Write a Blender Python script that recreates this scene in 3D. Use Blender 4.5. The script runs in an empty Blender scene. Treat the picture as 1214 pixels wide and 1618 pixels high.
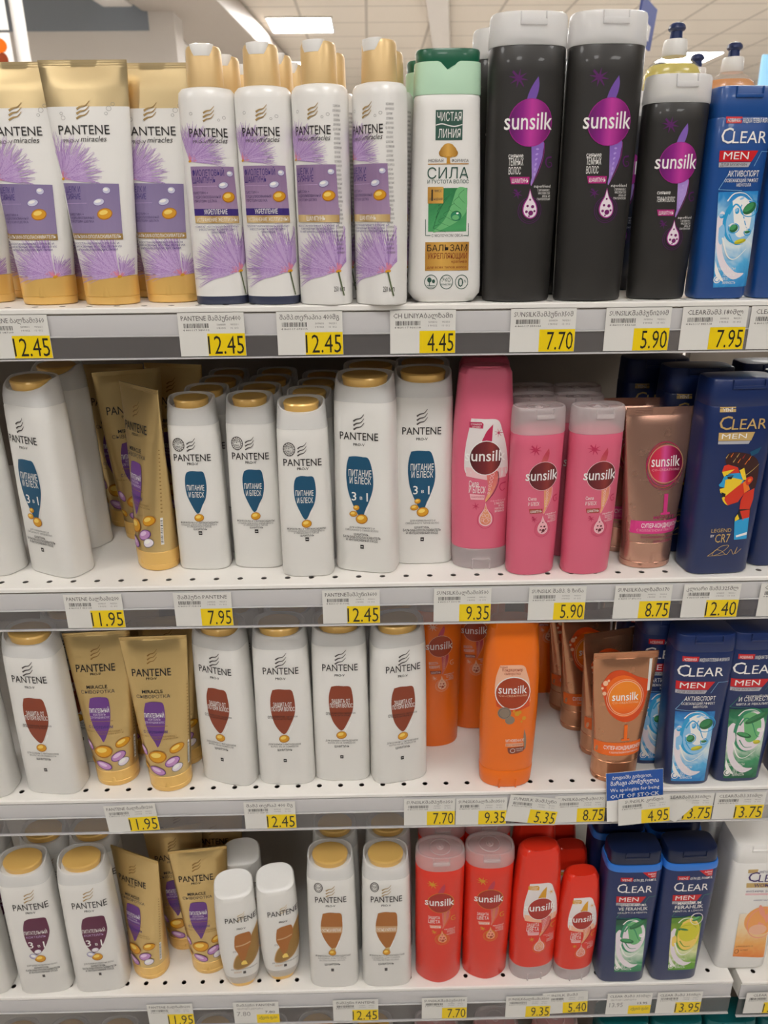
import bpy, bmesh, math, random
from mathutils import Vector

# ------------------------------------------------------------------ camera, world, exposure
sc = bpy.context.scene
COL = sc.collection
R = math.radians
cam_d = bpy.data.cameras.new('camera')
cam = bpy.data.objects.new('camera', cam_d)
COL.objects.link(cam)
cam_d.sensor_fit = 'HORIZONTAL'
cam_d.sensor_width = 36.0
cam_d.lens = 36.0
cam_d.clip_start = 0.02
cam_d.clip_end = 60
cam_d.dof.use_dof = True
cam_d.dof.focus_distance = 0.76
cam_d.dof.aperture_fstop = 14.0
CAM_PITCH, CAM_YAW, CAM_ROLL = R(21.07), R(0.8), R(0.6)
cp, sp = math.cos(CAM_PITCH), math.sin(CAM_PITCH)
fwd = Vector((math.sin(CAM_YAW) * cp, math.cos(CAM_YAW) * cp, -sp))
rt0 = Vector((math.cos(CAM_YAW), -math.sin(CAM_YAW), 0))
up0 = rt0.cross(fwd)
rt = rt0 * math.cos(CAM_ROLL) - up0 * math.sin(CAM_ROLL)
up = up0 * math.cos(CAM_ROLL) + rt0 * math.sin(CAM_ROLL)
from mathutils import Matrix
cam.matrix_world = Matrix(((rt.x, up.x, -fwd.x, 0), (rt.y, up.y, -fwd.y, 0), (rt.z, up.z, -fwd.z, 1.45), (0, 0, 0, 1)))
sc.camera = cam

world = bpy.data.worlds.new('store_air')
world.use_nodes = True
bg = world.node_tree.nodes['Background']
bg.inputs[0].default_value = (1.0, 0.95, 0.9, 1)
bg.inputs[1].default_value = 0.12
sc.world = world

sc.view_settings.view_transform = 'Standard'
sc.view_settings.look = 'None'
sc.view_settings.gamma = 1
sc.view_settings.use_curve_mapping = False
sc.view_settings.exposure = -0.62
try:
    sc.cycles.use_denoising = True
    sc.cycles.max_bounces = 8
    sc.cycles.transparent_max_bounces = 24
except Exception:
    pass
LAMP_POWER = 30.0
LAMP_COLOUR = (1.0, 0.975, 0.95)

random.seed(7)

# ------------------------------------------------------------------ materials
def lin(c):
    c = c / 255.0
    return c / 12.92 if c <= 0.04045 else ((c + 0.055) / 1.055) ** 2.4

def rgb(h):
    return (lin(int(h[0:2], 16)), lin(int(h[2:4], 16)), lin(int(h[4:6], 16)), 1)

MATS = {}

def principled(name):
    m = bpy.data.materials.new(name)
    m.use_nodes = True
    MATS[name] = m
    return m, m.node_tree, m.node_tree.nodes['Principled BSDF']

def plain(name, h, rough=0.4, metal=0.0, spec=0.5, coat=0.0, grain=0.0, bump=0.0, scale=60):
    """solid colour with a faint procedural variation of tone, gloss and relief"""
    m, nt, b = principled(name)
    b.inputs['Base Color'].default_value = rgb(h)
    b.inputs['Roughness'].default_value = rough
    b.inputs['Metallic'].default_value = metal
    b.inputs['Specular IOR Level'].default_value = spec
    b.inputs['Coat Weight'].default_value = coat
    if grain or bump:
        tc = nt.nodes.new('ShaderNodeTexCoord')
        nz = nt.nodes.new('ShaderNodeTexNoise')
        nz.inputs['Scale'].default_value = scale
        nz.inputs['Detail'].default_value = 3
        nt.links.new(tc.outputs['Object'], nz.inputs['Vector'])
        if grain:
            mr = nt.nodes.new('ShaderNodeMapRange')
            mr.inputs['To Min'].default_value = max(0, rough - grain)
            mr.inputs['To Max'].default_value = min(1, rough + grain)
            nt.links.new(nz.outputs['Fac'], mr.inputs['Value'])
            nt.links.new(mr.outputs[0], b.inputs['Roughness'])
        if bump:
            bp = nt.nodes.new('ShaderNodeBump')
            bp.inputs['Strength'].default_value = bump
            bp.inputs['Distance'].default_value = 0.001
            nt.links.new(nz.outputs['Fac'], bp.inputs['Height'])
            nt.links.new(bp.outputs[0], b.inputs['Normal'])
    return m

def frosted(name, h, clear=0.35, rough=0.35):
    """milky see-through plastic"""
    m = bpy.data.materials.new(name)
    m.use_nodes = True
    MATS[name] = m
    nt = m.node_tree
    out = nt.nodes['Material Output']
    b = nt.nodes['Principled BSDF']
    b.inputs['Base Color'].default_value = rgb(h)
    b.inputs['Roughness'].default_value = rough
    tl = nt.nodes.new('ShaderNodeBsdfTranslucent')
    tl.inputs[0].default_value = rgb(h)
    tr = nt.nodes.new('ShaderNodeBsdfTransparent')
    m1 = nt.nodes.new('ShaderNodeMixShader')
    m1.inputs[0].default_value = 0.3
    m2 = nt.nodes.new('ShaderNodeMixShader')
    m2.inputs[0].default_value = clear
    nt.links.new(b.outputs[0], m1.inputs[1])
    nt.links.new(tl.outputs[0], m1.inputs[2])
    nt.links.new(m1.outputs[0], m2.inputs[1])
    nt.links.new(tr.outputs[0], m2.inputs[2])
    nt.links.new(m2.outputs[0], out.inputs[0])
    return m

def clear_plastic(name, h, see=0.8):
    m = bpy.data.materials.new(name)
    m.use_nodes = True
    MATS[name] = m
    nt = m.node_tree
    out = nt.nodes['Material Output']
    b = nt.nodes['Principled BSDF']
    b.inputs['Base Color'].default_value = rgb(h)
    b.inputs['Roughness'].default_value = 0.15
    tr = nt.nodes.new('ShaderNodeBsdfTransparent')
    tr.inputs[0].default_value = (0.95, 0.95, 0.95, 1)
    mx = nt.nodes.new('ShaderNodeMixShader')
    mx.inputs[0].default_value = see
    nt.links.new(b.outputs[0], mx.inputs[1])
    nt.links.new(tr.outputs[0], mx.inputs[2])
    nt.links.new(mx.outputs[0], out.inputs[0])
    return m

def printed(name, stops, axis='Z', lo=0.0, hi=0.1, swirl=0.0, rough=0.35, centre=(0, 0)):
    """a printed colour run along one axis of the label, optionally stirred by noise"""
    m, nt, b = principled(name)
    b.inputs['Roughness'].default_value = rough
    tc = nt.nodes.new('ShaderNodeTexCoord')
    sx = nt.nodes.new('ShaderNodeSeparateXYZ')
    mr = nt.nodes.new('ShaderNodeMapRange')
    mr.inputs['From Min'].default_value = lo
    mr.inputs['From Max'].default_value = hi
    cr = nt.nodes.new('ShaderNodeValToRGB')
    e = cr.color_ramp.elements
    while len(e) < len(stops):
        e.new(0.5)
    for el, (p, h) in zip(e, stops):
        el.position = p
        el.color = rgb(h)
    nt.links.new(tc.outputs['Object'], sx.inputs[0])
    src = sx.outputs[axis]
    if swirl:
        nz = nt.nodes.new('ShaderNodeTexNoise')
        nz.inputs['Scale'].default_value = 45
        nz.inputs['Detail'].default_value = 2
        nz.inputs['Distortion'].default_value = 2.5
        nt.links.new(tc.outputs['Object'], nz.inputs['Vector'])
        ma = nt.nodes.new('ShaderNodeMath')
        ma.operation = 'MULTIPLY_ADD'
        ma.inputs[1].default_value = swirl
        nt.links.new(nz.outputs['Fac'], ma.inputs[0])
        nt.links.new(src, ma.inputs[2])
        src = ma.outputs[0]
    nt.links.new(src, mr.inputs['Value'])
    nt.links.new(mr.outputs[0], cr.inputs[0])
    nt.links.new(cr.outputs[0], b.inputs['Base Color'])
    return m

def glow(name, colour, strength):
    m = bpy.data.materials.new(name)
    m.use_nodes = True
    MATS[name] = m
    nt = m.node_tree
    nt.nodes.remove(nt.nodes['Principled BSDF'])
    em = nt.nodes.new('ShaderNodeEmission')
    em.inputs[0].default_value = (*colour, 1)
    em.inputs[1].default_value = strength
    nt.links.new(em.outputs[0], nt.nodes['Material Output'].inputs[0])
    return m

for args in (
    ('white_plastic', 'E6E4DF', 0.34, 0.06), ('pearl_plastic', 'EAE8E4', 0.3, 0.05), ('black_plastic', '2A2826', 0.42, 0.08),
    ('pink_plastic', 'DC6480', 0.38, 0.06), ('orange_plastic', 'EE7000', 0.36, 0.06), ('red_plastic', 'E0301A', 0.36, 0.06),
    ('navy_plastic', '152A5C', 0.36, 0.06), ('blue_plastic', '184A8E', 0.34, 0.06), ('dark_navy_plastic', '0D1B3C', 0.36, 0.06),
    ('mint_plastic', 'BFE3C6', 0.4, 0.05), ('green_plastic', '0E5B40', 0.35, 0.05), ('teal_plastic', '0B6468', 0.36, 0.05),
    ('bright_blue_plastic', '2D76D2', 0.35, 0.05), ('navy_base', '343A52', 0.4, 0.05), ('violet_white_plastic', 'E8E6EC', 0.32, 0.05)):
    plain(args[0], args[1], args[2], grain=args[3], coat=0.15)
plain('gold_foil', 'D6BA80', 0.33, metal=0.8, grain=0.06, bump=0.05, scale=90)
plain('gold_sleeve', 'D9C294', 0.32, metal=0.8, grain=0.06)
plain('gold_cap', 'EBBF6C', 0.3, metal=0.25, grain=0.05, coat=0.2)
plain('pale_gold_cap', 'DEBE88', 0.38, metal=0.25, grain=0.05)
plain('rose_foil', 'C99C88', 0.26, metal=0.75, grain=0.04)
plain('copper_foil', 'C48E6C', 0.26, metal=0.75, grain=0.04)
frosted('frosted_cap', 'F6F6F5', 0.36, 0.3)
frosted('frosted_clear_cap', 'F4F3F2', 0.25, 0.25)
frosted('frosted_smoke_cap', 'EDE6E5', 0.5, 0.2)
clear_plastic('clear_bottle', 'F4F4EE', 0.82)
clear_plastic('price_channel', '8C8888', 0.72)
plain('yellow_soap', 'D9C51E', 0.2, coat=0.3)
plain('orange_soap', 'E08A1C', 0.2, coat=0.3)
plain('shelf_enamel', 'EDEAE4', 0.42, grain=0.08, bump=0.02, scale=250)
plain('shaded_lip_enamel', 'C6C4C4', 0.38, grain=0.06)  # shelf white greyed to paint in the dimmer light on upright faces
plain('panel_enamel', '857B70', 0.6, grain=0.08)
plain('hole_edge', '8A8580', 0.6)
plain('card', 'DEDCD6', 0.55, grain=0.08)
plain('notice_card', 'E9E7E2', 0.5, grain=0.08)
for n, h in dict(ink='1F1B1A', soft_ink='4B4644', grey_ink='8B8784', white='F2F0EC', gold='A98A52', pale_gold='CDB27C', deep_gold='9A7434', yellow='F0D000',
                 teal='0D4F70', teal_dark='0A3F5C', brown='8A3B1E', maroon='5E2140', caramel='A8682A', pale_caramel='C9A277', violet='6A3B86', lilac='C3A6D2', lilac_dark='A07CBA', lilac_mid='B392C6',
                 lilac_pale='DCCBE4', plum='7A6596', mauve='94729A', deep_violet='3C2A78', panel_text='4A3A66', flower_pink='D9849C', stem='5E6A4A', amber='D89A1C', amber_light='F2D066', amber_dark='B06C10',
                 pearl='E6DDE8', silver='C9C8DC', capsule_lilac='C08CC0', capsule_lilac_light='E2C4E2', forest='2F5548', leaf='3C8A4E', leaf_light='6DB877', leaf_dark='24693C', tree_gold='C08A2C',
                 panel_gold='BF8F3C', magenta='B01878', magenta_dark='741463', magenta_line='A2208A', purple_dark='5A1A62', hair='7A5BB0', hair_light='B59AD8', wine='5B1620', wine_line='F0C8CC', pink_light='F0B4BC',
                 pink_dark='C02A55', rust='A63A10', rust_line='F3C2A0', shield='E6DEDC', shield_pink='EBC0C4', shield_peach='F0B898', red='C8141E', red_dark='A8281C', sky='8FC4EA', cyan='2AA0D8', steel='B4B4BC', sand='C8A868',
                 face_red='D8351E', face_yellow='F2CE2A', face_cyan='28A0D8', face_hair='3A1A18', face_orange='EE7A22', grey_disc='8C7A6A', rose='D0244A', rose_pink='D83A86', orange='EE6A10', orange_deep='D6480C', olive='B8B024',
                 women_violet='4A3470', peach='F2A45A', notice_blue='1450A4', drop_white='EADFE6', blue_ink='3C50A0', salmon='F09A82', mint_leaf='2E8A62', lime='D8D030', lime_dark='6A9A20', bar='2A2624', rose_text='A02860').items():
    plain('print_' + n, h, 0.38, grain=0.03)
plain('print_foil', 'C7A160', 0.3, metal=0.6)
printed('print_magenta_disc', [(0, '4A1254'), (0.35, '8A1A80'), (0.55, 'C03A9C'), (0.8, '8C1C78'), (1, '5E1458')], 'X', -0.02, 0.02)
printed('print_wine_disc', [(0, '4A1018'), (0.5, '742228'), (0.7, '8E3430'), (1, '4E1219')], 'X', -0.016, 0.016)
printed('print_rose_disc', [(0, 'A8162E'), (0.45, 'D63252'), (0.6, 'E0569A'), (0.8, 'B81E58'), (1, '7A1436')], 'X', -0.016, 0.02)
printed('print_orange_disc', [(0, 'D6380A'), (0.5, 'EE6A10'), (1, 'F28A20')], 'Z', 0.08, 0.115)
printed('print_hair', [(0, '8460B4'), (0.4, 'B296D8'), (0.6, '8C6AC0'), (1, '7450A8')], 'Z', 0.06, 0.18, swirl=0.03)
printed('print_hair_gold', [(0, 'D8685C'), (0.4, 'EBB078'), (0.6, 'E27A70'), (1, 'C03A50')], 'Z', 0.06, 0.16, swirl=0.04)
printed('print_tree', [(0, '9A6A1E'), (0.5, 'D8A64E'), (1, 'A87624')], 'X', -0.008, 0.008)
printed('print_gold_band', [(0, 'B08C50'), (0.3, 'E0C48C'), (0.5, 'B08C50'), (0.75, 'DCC08A'), (1, 'A8844A')], 'X', -0.024, 0.024)
printed('print_gold_panel', [(0, 'A87428'), (0.4, 'D8A850'), (1, 'B07C30')], 'X', -0.022, 0.022)
printed('print_leaf', [(0, '2A7444'), (0.5, '4CA062'), (1, '2F7E4C')], 'Z', 0.05, 0.11, swirl=0.03)
printed('print_mauve_panel', [(0, 'A388AA'), (0.5, '967A9E'), (1, '927AA0')], 'Z', 0.08, 0.13)
printed('print_plum_panel', [(0, '8E7EA4'), (1, '7F7099')], 'Z', 0.07, 0.12)
printed('print_blue_scene', [(0, '1E7CC4'), (0.22, '54AEE0'), (0.42, 'DCE8EC'), (0.62, 'A8D4EC'), (0.8, '2C8CD0'), (1, '175CA8')], 'Z', 0.02, 0.125, swirl=0.03)
printed('print_green_scene', [(0, '0E5A3C'), (0.25, '3C9464'), (0.45, 'D6E2D2'), (0.62, '86BE98'), (0.8, '1F7A50'), (1, '135038')], 'Z', 0.02, 0.125, swirl=0.03)
printed('print_lime_scene', [(0, '3C8A1E'), (0.25, '6CA82C'), (0.45, 'E2E4B0'), (0.62, 'C0C840'), (0.8, '8CA828'), (1, '5A8A24')], 'Z', 0.02, 0.125, swirl=0.03)
printed('print_peach_scene', [(0, 'E67A28'), (0.3, 'F0B060'), (0.6, 'F0D4A4'), (1, 'EEE4D8')], 'Z', 0.03, 0.12, swirl=0.02)

def M(name):
    return MATS[name]

# ------------------------------------------------------------------ mesh helpers (all shapes in millimetres)
MM = 0.001

def link(name, verts, faces, mats, fm=None, parent=None, angle=35, scale=MM, smooth=True):
    me = bpy.data.meshes.new(name)
    me.from_pydata([(x * scale, y * scale, z * scale) for x, y, z in verts], [], faces)
    for m in mats:
        me.materials.append(M(m))
    if fm:
        me.polygons.foreach_set('material_index', fm)
    if smooth:
        me.polygons.foreach_set('use_smooth', [True] * len(me.polygons))
        me.set_sharp_from_angle(angle=R(angle))
    me.update()
    o = bpy.data.objects.new(name, me)
    COL.objects.link(o)
    o.parent = parent
    return o

class MB:
    """collects pieces of one mesh"""
    def __init__(s):
        s.v, s.f, s.m, s.mats = [], [], [], []
    def mi(s, mat):
        if mat not in s.mats:
            s.mats.append(mat)
        return s.mats.index(mat)
    def add(s, verts, faces, mat):
        k, i = len(s.v), s.mi(mat)
        s.v += list(verts)
        s.f += [tuple(a + k for a in f) for f in faces]
        s.m += [i] * len(faces)
    def box(s, x0, x1, y0, y1, z0, z1, mat, c=0.0):
        if c <= 0:
            v = [(x, y, z) for z in (z0, z1) for y in (y0, y1) for x in (x0, x1)]
            f = [(0, 2, 3, 1), (4, 5, 7, 6), (0, 1, 5, 4), (2, 6, 7, 3), (0, 4, 6, 2), (1, 3, 7, 5)]
            s.add(v, f, mat)
            return
        bm = bmesh.new()
        bmesh.ops.create_cube(bm, size=1)
        for q in bm.verts:
            q.co = Vector(((x0 + x1) / 2 + q.co.x * (x1 - x0), (y0 + y1) / 2 + q.co.y * (y1 - y0), (z0 + z1) / 2 + q.co.z * (z1 - z0)))
        bmesh.ops.bevel(bm, geom=bm.edges[:], offset=c, segments=2, affect='EDGES', profile=0.6)
        bm.verts.index_update()
        s.add([tuple(q.co) for q in bm.verts], [tuple(w.index for w in f.verts) for f in bm.faces], mat)
        bm.free()
    def loft(s, secs, mat, n=64, lo=True, hi=True, mats=None):
        v, f = loft(secs, n, lo, hi)
        if mats is None:
            s.add(v, f, mat)
            return
        k = len(s.v)
        s.v += v
        for q, fc in enumerate(f):
            ring = min(q // n, len(secs) - 2)
            s.f.append(tuple(a + k for a in fc))
            s.m.append(s.mi(mats[ring]))
    def torus(s, c, r, t, mat, ry=None, n=40, k=8):
        ry = ry or r
        v, f = [], []
        for i in range(n):
            a = 2 * math.pi * i / n
            for j in range(k):
                b = 2 * math.pi * j / k
                v.append((c[0] + (r + t * math.cos(b)) * math.cos(a), c[1] + (ry + t * math.cos(b)) * math.sin(a), c[2] + t * math.sin(b)))
        for i in range(n):
            for j in range(k):
                f.append((i * k + j, ((i + 1) % n) * k + j, ((i + 1) % n) * k + (j + 1) % k, i * k + (j + 1) % k))
        s.add(v, f, mat)
    def build(s, name, parent=None, angle=35, scale=MM):
        return link(name, s.v, s.f, s.mats, s.m, parent, angle, scale)

def sec(z, a, b, n=2.4, tilt=0.0, cut=None, cy=0.0):
    return (z, a, b, n, tilt, cut, cy)

def loft(secs, n=64, lo=True, hi=True):
    v, f = [], []
    for (z, a, b, e, tilt, cut, cy) in secs:
        for i in range(n):
            t = 2 * math.pi * (i + 0.5) / n
            # even spread along the superellipse
            c, s = math.cos(t), math.sin(t)
            k = (abs(c) ** e + abs(s) ** e) ** (-1.0 / e)
            x, y = a * c * k, b * s * k
            if cut is not None and y < -cut:
                y = -cut
            v.append((x, y + cy, z + (tilt * y if tilt < 5 else (tilt - 10) * (y if y < 0 else 0.2 * y))))
    for r in range(len(secs) - 1):
        for i in range(n):
            j = (i + 1) % n
            f.append((r * n + i, r * n + j, (r + 1) * n + j, (r + 1) * n + i))
    if lo:
        f.append(tuple(reversed(range(n))))
    if hi:
        f.append(tuple(range((len(secs) - 1) * n, len(secs) * n)))
    return v, f

def front(secs, x, z, eps):
    """depth of the front of a lofted body at (x, z)"""
    S = secs
    if z <= S[0][0]:
        q = S[0]
    elif z >= S[-1][0]:
        q = S[-1]
    else:
        for p, r in zip(S, S[1:]):
            if p[0] <= z <= r[0] and r[0] > p[0]:
                t = (z - p[0]) / (r[0] - p[0])
                q = tuple((p[i] + (r[i] - p[i]) * t) if i not in (5,) else None for i in range(7))
                if p[5] is not None or r[5] is not None:
                    c0 = p[5] if p[5] is not None else p[2]
                    c1 = r[5] if r[5] is not None else r[2]
                    q = q[:5] + (c0 + (c1 - c0) * t,) + q[6:]
                break
    a, b, e, cut, cy = q[1] + eps, q[2] + eps, q[3], q[5], q[6]
    u = min(abs(x) / a, 0.992)
    y = b * (1 - u ** e) ** (1.0 / e)
    if cut is not None:
        y = min(y, cut + eps)
    return cy - y

def wid(S, z):
    z = min(max(z, S[0][0]), S[-1][0])
    for p, r in zip(S, S[1:]):
        if p[0] <= z <= r[0] and r[0] > p[0]:
            return 0.985 * (p[1] + (r[1] - p[1]) * (z - p[0]) / (r[0] - p[0]))
    return 0.985 * S[-1][1]

# ------------------------------------------------------------------ printing on the fronts
TEXT = {}

def text_mesh(s, bold):
    key = (s, bold)
    if key not in TEXT:
        cu = bpy.data.curves.new('text', 'FONT')
        cu.body = s
        cu.resolution_u = 2 if len(s) < 9 else 1
        cu.offset = bold * 0.32
        o = bpy.data.objects.new('text', cu)
        me = bpy.data.meshes.new_from_object(o)
        v = [(q.co.x, q.co.y) for q in me.vertices]
        f = [tuple(p.vertices) for p in me.polygons]
        bpy.data.objects.remove(o)
        bpy.data.curves.remove(cu)
        bpy.data.meshes.remove(me)
        TEXT[key] = (v, f)
    return TEXT[key]

def ellipse(cx, cz, rx, rz, rot=0.0, n=28):
    c, s = math.cos(R(rot)), math.sin(R(rot))
    return [(cx + rx * math.cos(t) * c - rz * math.sin(t) * s, cz + rx * math.cos(t) * s + rz * math.sin(t) * c)
            for t in (2 * math.pi * i / n for i in range(n))]

def ribbon(pts, w0, w1):
    L, n = [], len(pts)
    for i, (x, z) in enumerate(pts):
        p, q = pts[max(0, i - 1)], pts[min(n - 1, i + 1)]
        dx, dz = q[0] - p[0], q[1] - p[1]
        l = math.hypot(dx, dz) or 1
        w = (w0 + (w1 - w0) * i / max(1, n - 1)) / 2
        L.append(((x - dz / l * w, z + dx / l * w), (x + dz / l * w, z - dx / l * w)))
    v = [a for a, b in L] + [b for a, b in L]
    return v, [(i, i + 1, n + i + 1, n + i) for i in range(n - 1)]

def smooth_path(pts, k=5):
    out = []
    P = [pts[0]] + list(pts) + [pts[-1]]
    for i in range(1, len(P) - 2):
        for j in range(k):
            t = j / k
            out.append(tuple(0.5 * (2 * P[i][d] + (P[i + 1][d] - P[i - 1][d]) * t + (2 * P[i - 1][d] - 5 * P[i][d] + 4 * P[i + 1][d] - P[i + 2][d]) * t * t
                                    + (3 * P[i][d] - P[i - 1][d] - 3 * P[i + 1][d] + P[i + 2][d]) * t ** 3) for d in (0, 1)))
    out.append(tuple(pts[-1]))
    return out

def flat_piece(el):
    """2D vertices and faces of one printed element"""
    k = el[0]
    if k == 't':
        _, s, xc, z, w, h, mat, ly, bold, shear = el
        v, f = text_mesh(s, bold)
        x0, x1 = min(p[0] for p in v), max(p[0] for p in v)
        kz = h / 0.69
        kx = kz if not w else w / max(1e-6, x1 - x0)
        if len(s) == 1 and kx > kz:
            kx = kz
        xm = (x0 + x1) / 2
        return [(xc + (x - xm) * kx + shear * y * kz, z + y * kz) for x, y in v], f, mat, ly
    if k == 'p':
        return list(el[1]), [tuple(range(len(el[1])))], el[2], el[3]
    if k == 'c':
        p = smooth_path(list(el[1]) + [el[1][0]], 4)[:-1]
        return p, [tuple(range(len(p)))], el[2], el[3]
    if k == 'e':
        p = ellipse(*el[1:6])
        return p, [tuple(range(len(p)))], el[6], el[7]
    if k == 'o':
        _, cx, cz, rx, rz, w, mat, ly = el
        a, b = ellipse(cx, cz, rx, rz), ellipse(cx, cz, rx - w, rz - w)
        n = len(a)
        return a + b, [(i, (i + 1) % n, n + (i + 1) % n, n + i) for i in range(n)], mat, ly
    if k == 's':
        v, f = ribbon(smooth_path(el[1]) if len(el[1]) > 2 else el[1], el[2], el[3])
        return v, f, el[4], el[5]

def flower(cx, cz, rad, a0, a1, count, ly, out):
    rnd = random.Random(int(cx * 31 + cz * 7))
    p = [(cx, cz)] + [(cx + rad * 0.6 * math.cos(R(a0 + (a1 - a0) * i / 14)), cz + rad * 0.6 * math.sin(R(a0 + (a1 - a0) * i / 14))) for i in range(15)]
    out.append(('p', p, 'print_lilac_pale', ly))
    for i in range(count):
        a = R(a0 + (a1 - a0) * (i + rnd.random()) / count)
        l = rad * rnd.uniform(0.72, 1.05)
        w = rnd.uniform(0.5, 0.95)
        s0 = rad * rnd.uniform(0.04, 0.3)
        bend = rnd.uniform(-0.12, 0.12)
        b = a + bend
        q = [(cx + s0 * math.cos(a), cz + s0 * math.sin(a)), (cx + l * 0.6 * math.cos(a), cz + l * 0.6 * math.sin(a)), (cx + l * math.cos(b), cz + l * math.sin(b))]
        out.append(('s', q, w, 0.22, rnd.choice(('print_lilac', 'print_lilac_mid', 'print_lilac_dark', 'print_lilac')), ly + 1))
    for i in range(16):
        a = R(a0 + (a1 - a0) * rnd.random())
        l = rad * rnd.uniform(0.1, 0.22)
        out.append(('s', [(cx, cz), (cx + l * math.cos(a), cz + l * math.sin(a))], 0.9, 0.4, 'print_flower_pink', ly + 2))
    out.append(('e', cx, cz, rad * 0.045, rad * 0.03, 20, 'print_amber', ly + 3))

def print_front(name, elements, secs, parent, step=4.0, lift=0.25):
    els = []
    for el in elements:
        if el[0] == 'f':
            flower(*el[1:], els)
        else:
            els.append(el)
    mb = MB()
    for order, el in enumerate(els):
        v, f, mat, ly = flat_piece(el)
        xs = [p[0] for p in v]
        zs = [p[1] for p in v]
        w, h = max(xs) - min(xs), max(zs) - min(zs)
        eps = lift + 0.06 * ly + 0.0013 * (order % 45)
        if w > step or h > 14 or len(f[0]) > 4:
            bm = bmesh.new()
            bv = [bm.verts.new((x, 0, z)) for x, z in v]
            for q in f:
                try:
                    bm.faces.new([bv[i] for i in q])
                except ValueError:
                    pass
            if any(len(q.verts) > 4 for q in bm.faces):
                bmesh.ops.triangulate(bm, faces=bm.faces[:])
            x = math.floor(min(xs) / step) * step + step
            while x < max(xs) - 0.05:
                if x > min(xs) + 0.05:
                    bmesh.ops.bisect_plane(bm, geom=bm.verts[:] + bm.edges[:] + bm.faces[:], plane_co=(x, 0, 0), plane_no=(1, 0, 0), dist=1e-5)
                x += step
            if h > 14:
                z = math.floor(min(zs) / 10) * 10 + 10
                while z < max(zs) - 0.05:
                    bmesh.ops.bisect_plane(bm, geom=bm.verts[:] + bm.edges[:] + bm.faces[:], plane_co=(0, 0, z), plane_no=(0, 0, 1), dist=1e-5)
                    z += 10
            bm.verts.index_update()
            vv = [(q.co.x, q.co.z) for q in bm.verts]
            ff = [tuple(k.index for k in q.verts) for q in bm.faces]
            bm.free()
        else:
            vv, ff = v, f
        # keep every face turned to the viewer of the front (-Y)
        out = []
        for q in ff:
            s = sum(vv[q[i]][0] * vv[q[(i + 1) % len(q)]][1] - vv[q[(i + 1) % len(q)]][0] * vv[q[i]][1] for i in range(len(q)))
            out.append(q if s > 0 else tuple(reversed(q)))
        vv = [(max(-wid(secs, z), min(wid(secs, z), x)), z) for x, z in vv]
        mb.add([(x, front(secs, x, z, eps), z) for x, z in vv], out, mat)
    return link(name, mb.v, mb.f, mb.mats, mb.m, parent, smooth=False)

# ------------------------------------------------------------------ tagging
def tag(o, label=None, cat=None, group=None, kind=None):
    if label: o['label'] = label
    if cat: o['category'] = cat
    if group: o['group'] = group
    if kind: o['kind'] = kind
    return o

def empty(name, loc=(0, 0, 0)):
    o = bpy.data.objects.new(name, None)
    o.empty_display_size = 0.02
    COL.objects.link(o)
    o.location = loc
    return o

def copy_tree(o, parent=None):
    c = o.copy()
    COL.objects.link(c)
    c.parent = parent
    for ch in list(o.children):
        copy_tree(ch, c)
    return c

# ------------------------------------------------------------------ the store around the shelves
def plane_obj(name, x0, x1, y0, y1, z0, z1, mat):
    mb = MB()
    mb.box(x0, x1, y0, y1, z0, z1, mat)
    return tag(link(name, mb.v, mb.f, mb.mats, mb.m, scale=1, smooth=False), kind='structure')

def tile_material(name, h, line, sx, sy, rough=0.6, gap=0.012):
    m, nt, b = principled(name)
    b.inputs['Roughness'].default_value = rough
    tc = nt.nodes.new('ShaderNodeTexCoord')
    br = nt.nodes.new('ShaderNodeTexBrick')
    br.offset = 0
    br.inputs['Scale'].default_value = 1
    br.inputs['Brick Width'].default_value = sx
    br.inputs['Row Height'].default_value = sy
    br.inputs['Mortar Size'].default_value = gap
    br.inputs['Color1'].default_value = rgb(h)
    br.inputs['Color2'].default_value = rgb(h)
    br.inputs['Mortar'].default_value = rgb(line)
    nt.links.new(tc.outputs['Object'], br.inputs['Vector'])
    nt.links.new(br.outputs['Color'], b.inputs['Base Color'])
    return m

tile_material('floor_tile', 'D6D2CC', 'B0AAA2', 0.6, 0.6, 0.25)
tile_material('ceiling_tile', 'E4DACD', 'BDB3A7', 0.6, 0.6, 0.8, 0.014)
plain('wall_paint', 'E0D6CC', 0.7, grain=0.05)
plain('bulkhead_paint', 'E6E0DA', 0.6, grain=0.05)
plain('blue_grey_board', '8E96A0', 0.6, grain=0.05)
plain('duct_metal', 'B8AEA4', 0.5, metal=0.2, grain=0.08)
plain('pole_paint', 'E2DED8', 0.35, grain=0.05)
glow('lamp_diffuser', LAMP_COLOUR, LAMP_POWER)
glow('hall_lamp_diffuser', LAMP_COLOUR, LAMP_POWER * 2.4)
plane_obj('floor', -7, 7, -5, 16, -0.05, 0, 'floor_tile')
plane_obj('ceiling', -7, 7, -5, 16, 3.15, 3.2, 'ceiling_tile')
plane_obj('wall_back', -7, 7, 16, 16.1, 0, 3.2, 'wall_paint')
LAMPS = [(-0.62, 8.45), (-0.68, 10.6), (3.75, 10.2), (3.9, 7.6), (-3.9, 8.6)]
UNSEEN_LAMPS = [(x, y) for y in (-0.55, -2.7) for x in (-1.75, 0.05, 1.85)] + [(-1.2, 3.4), (1.4, 3.4), (-1.2, 5.6), (1.6, 5.6), (-5.6, 4.5), (-6, 8), (-6.3, 11.5), (5.6, 4.5), (6, 8), (6.3, 11.5)]  # the side lamps at the end are added, unseen, to brighten the ceiling
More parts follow.
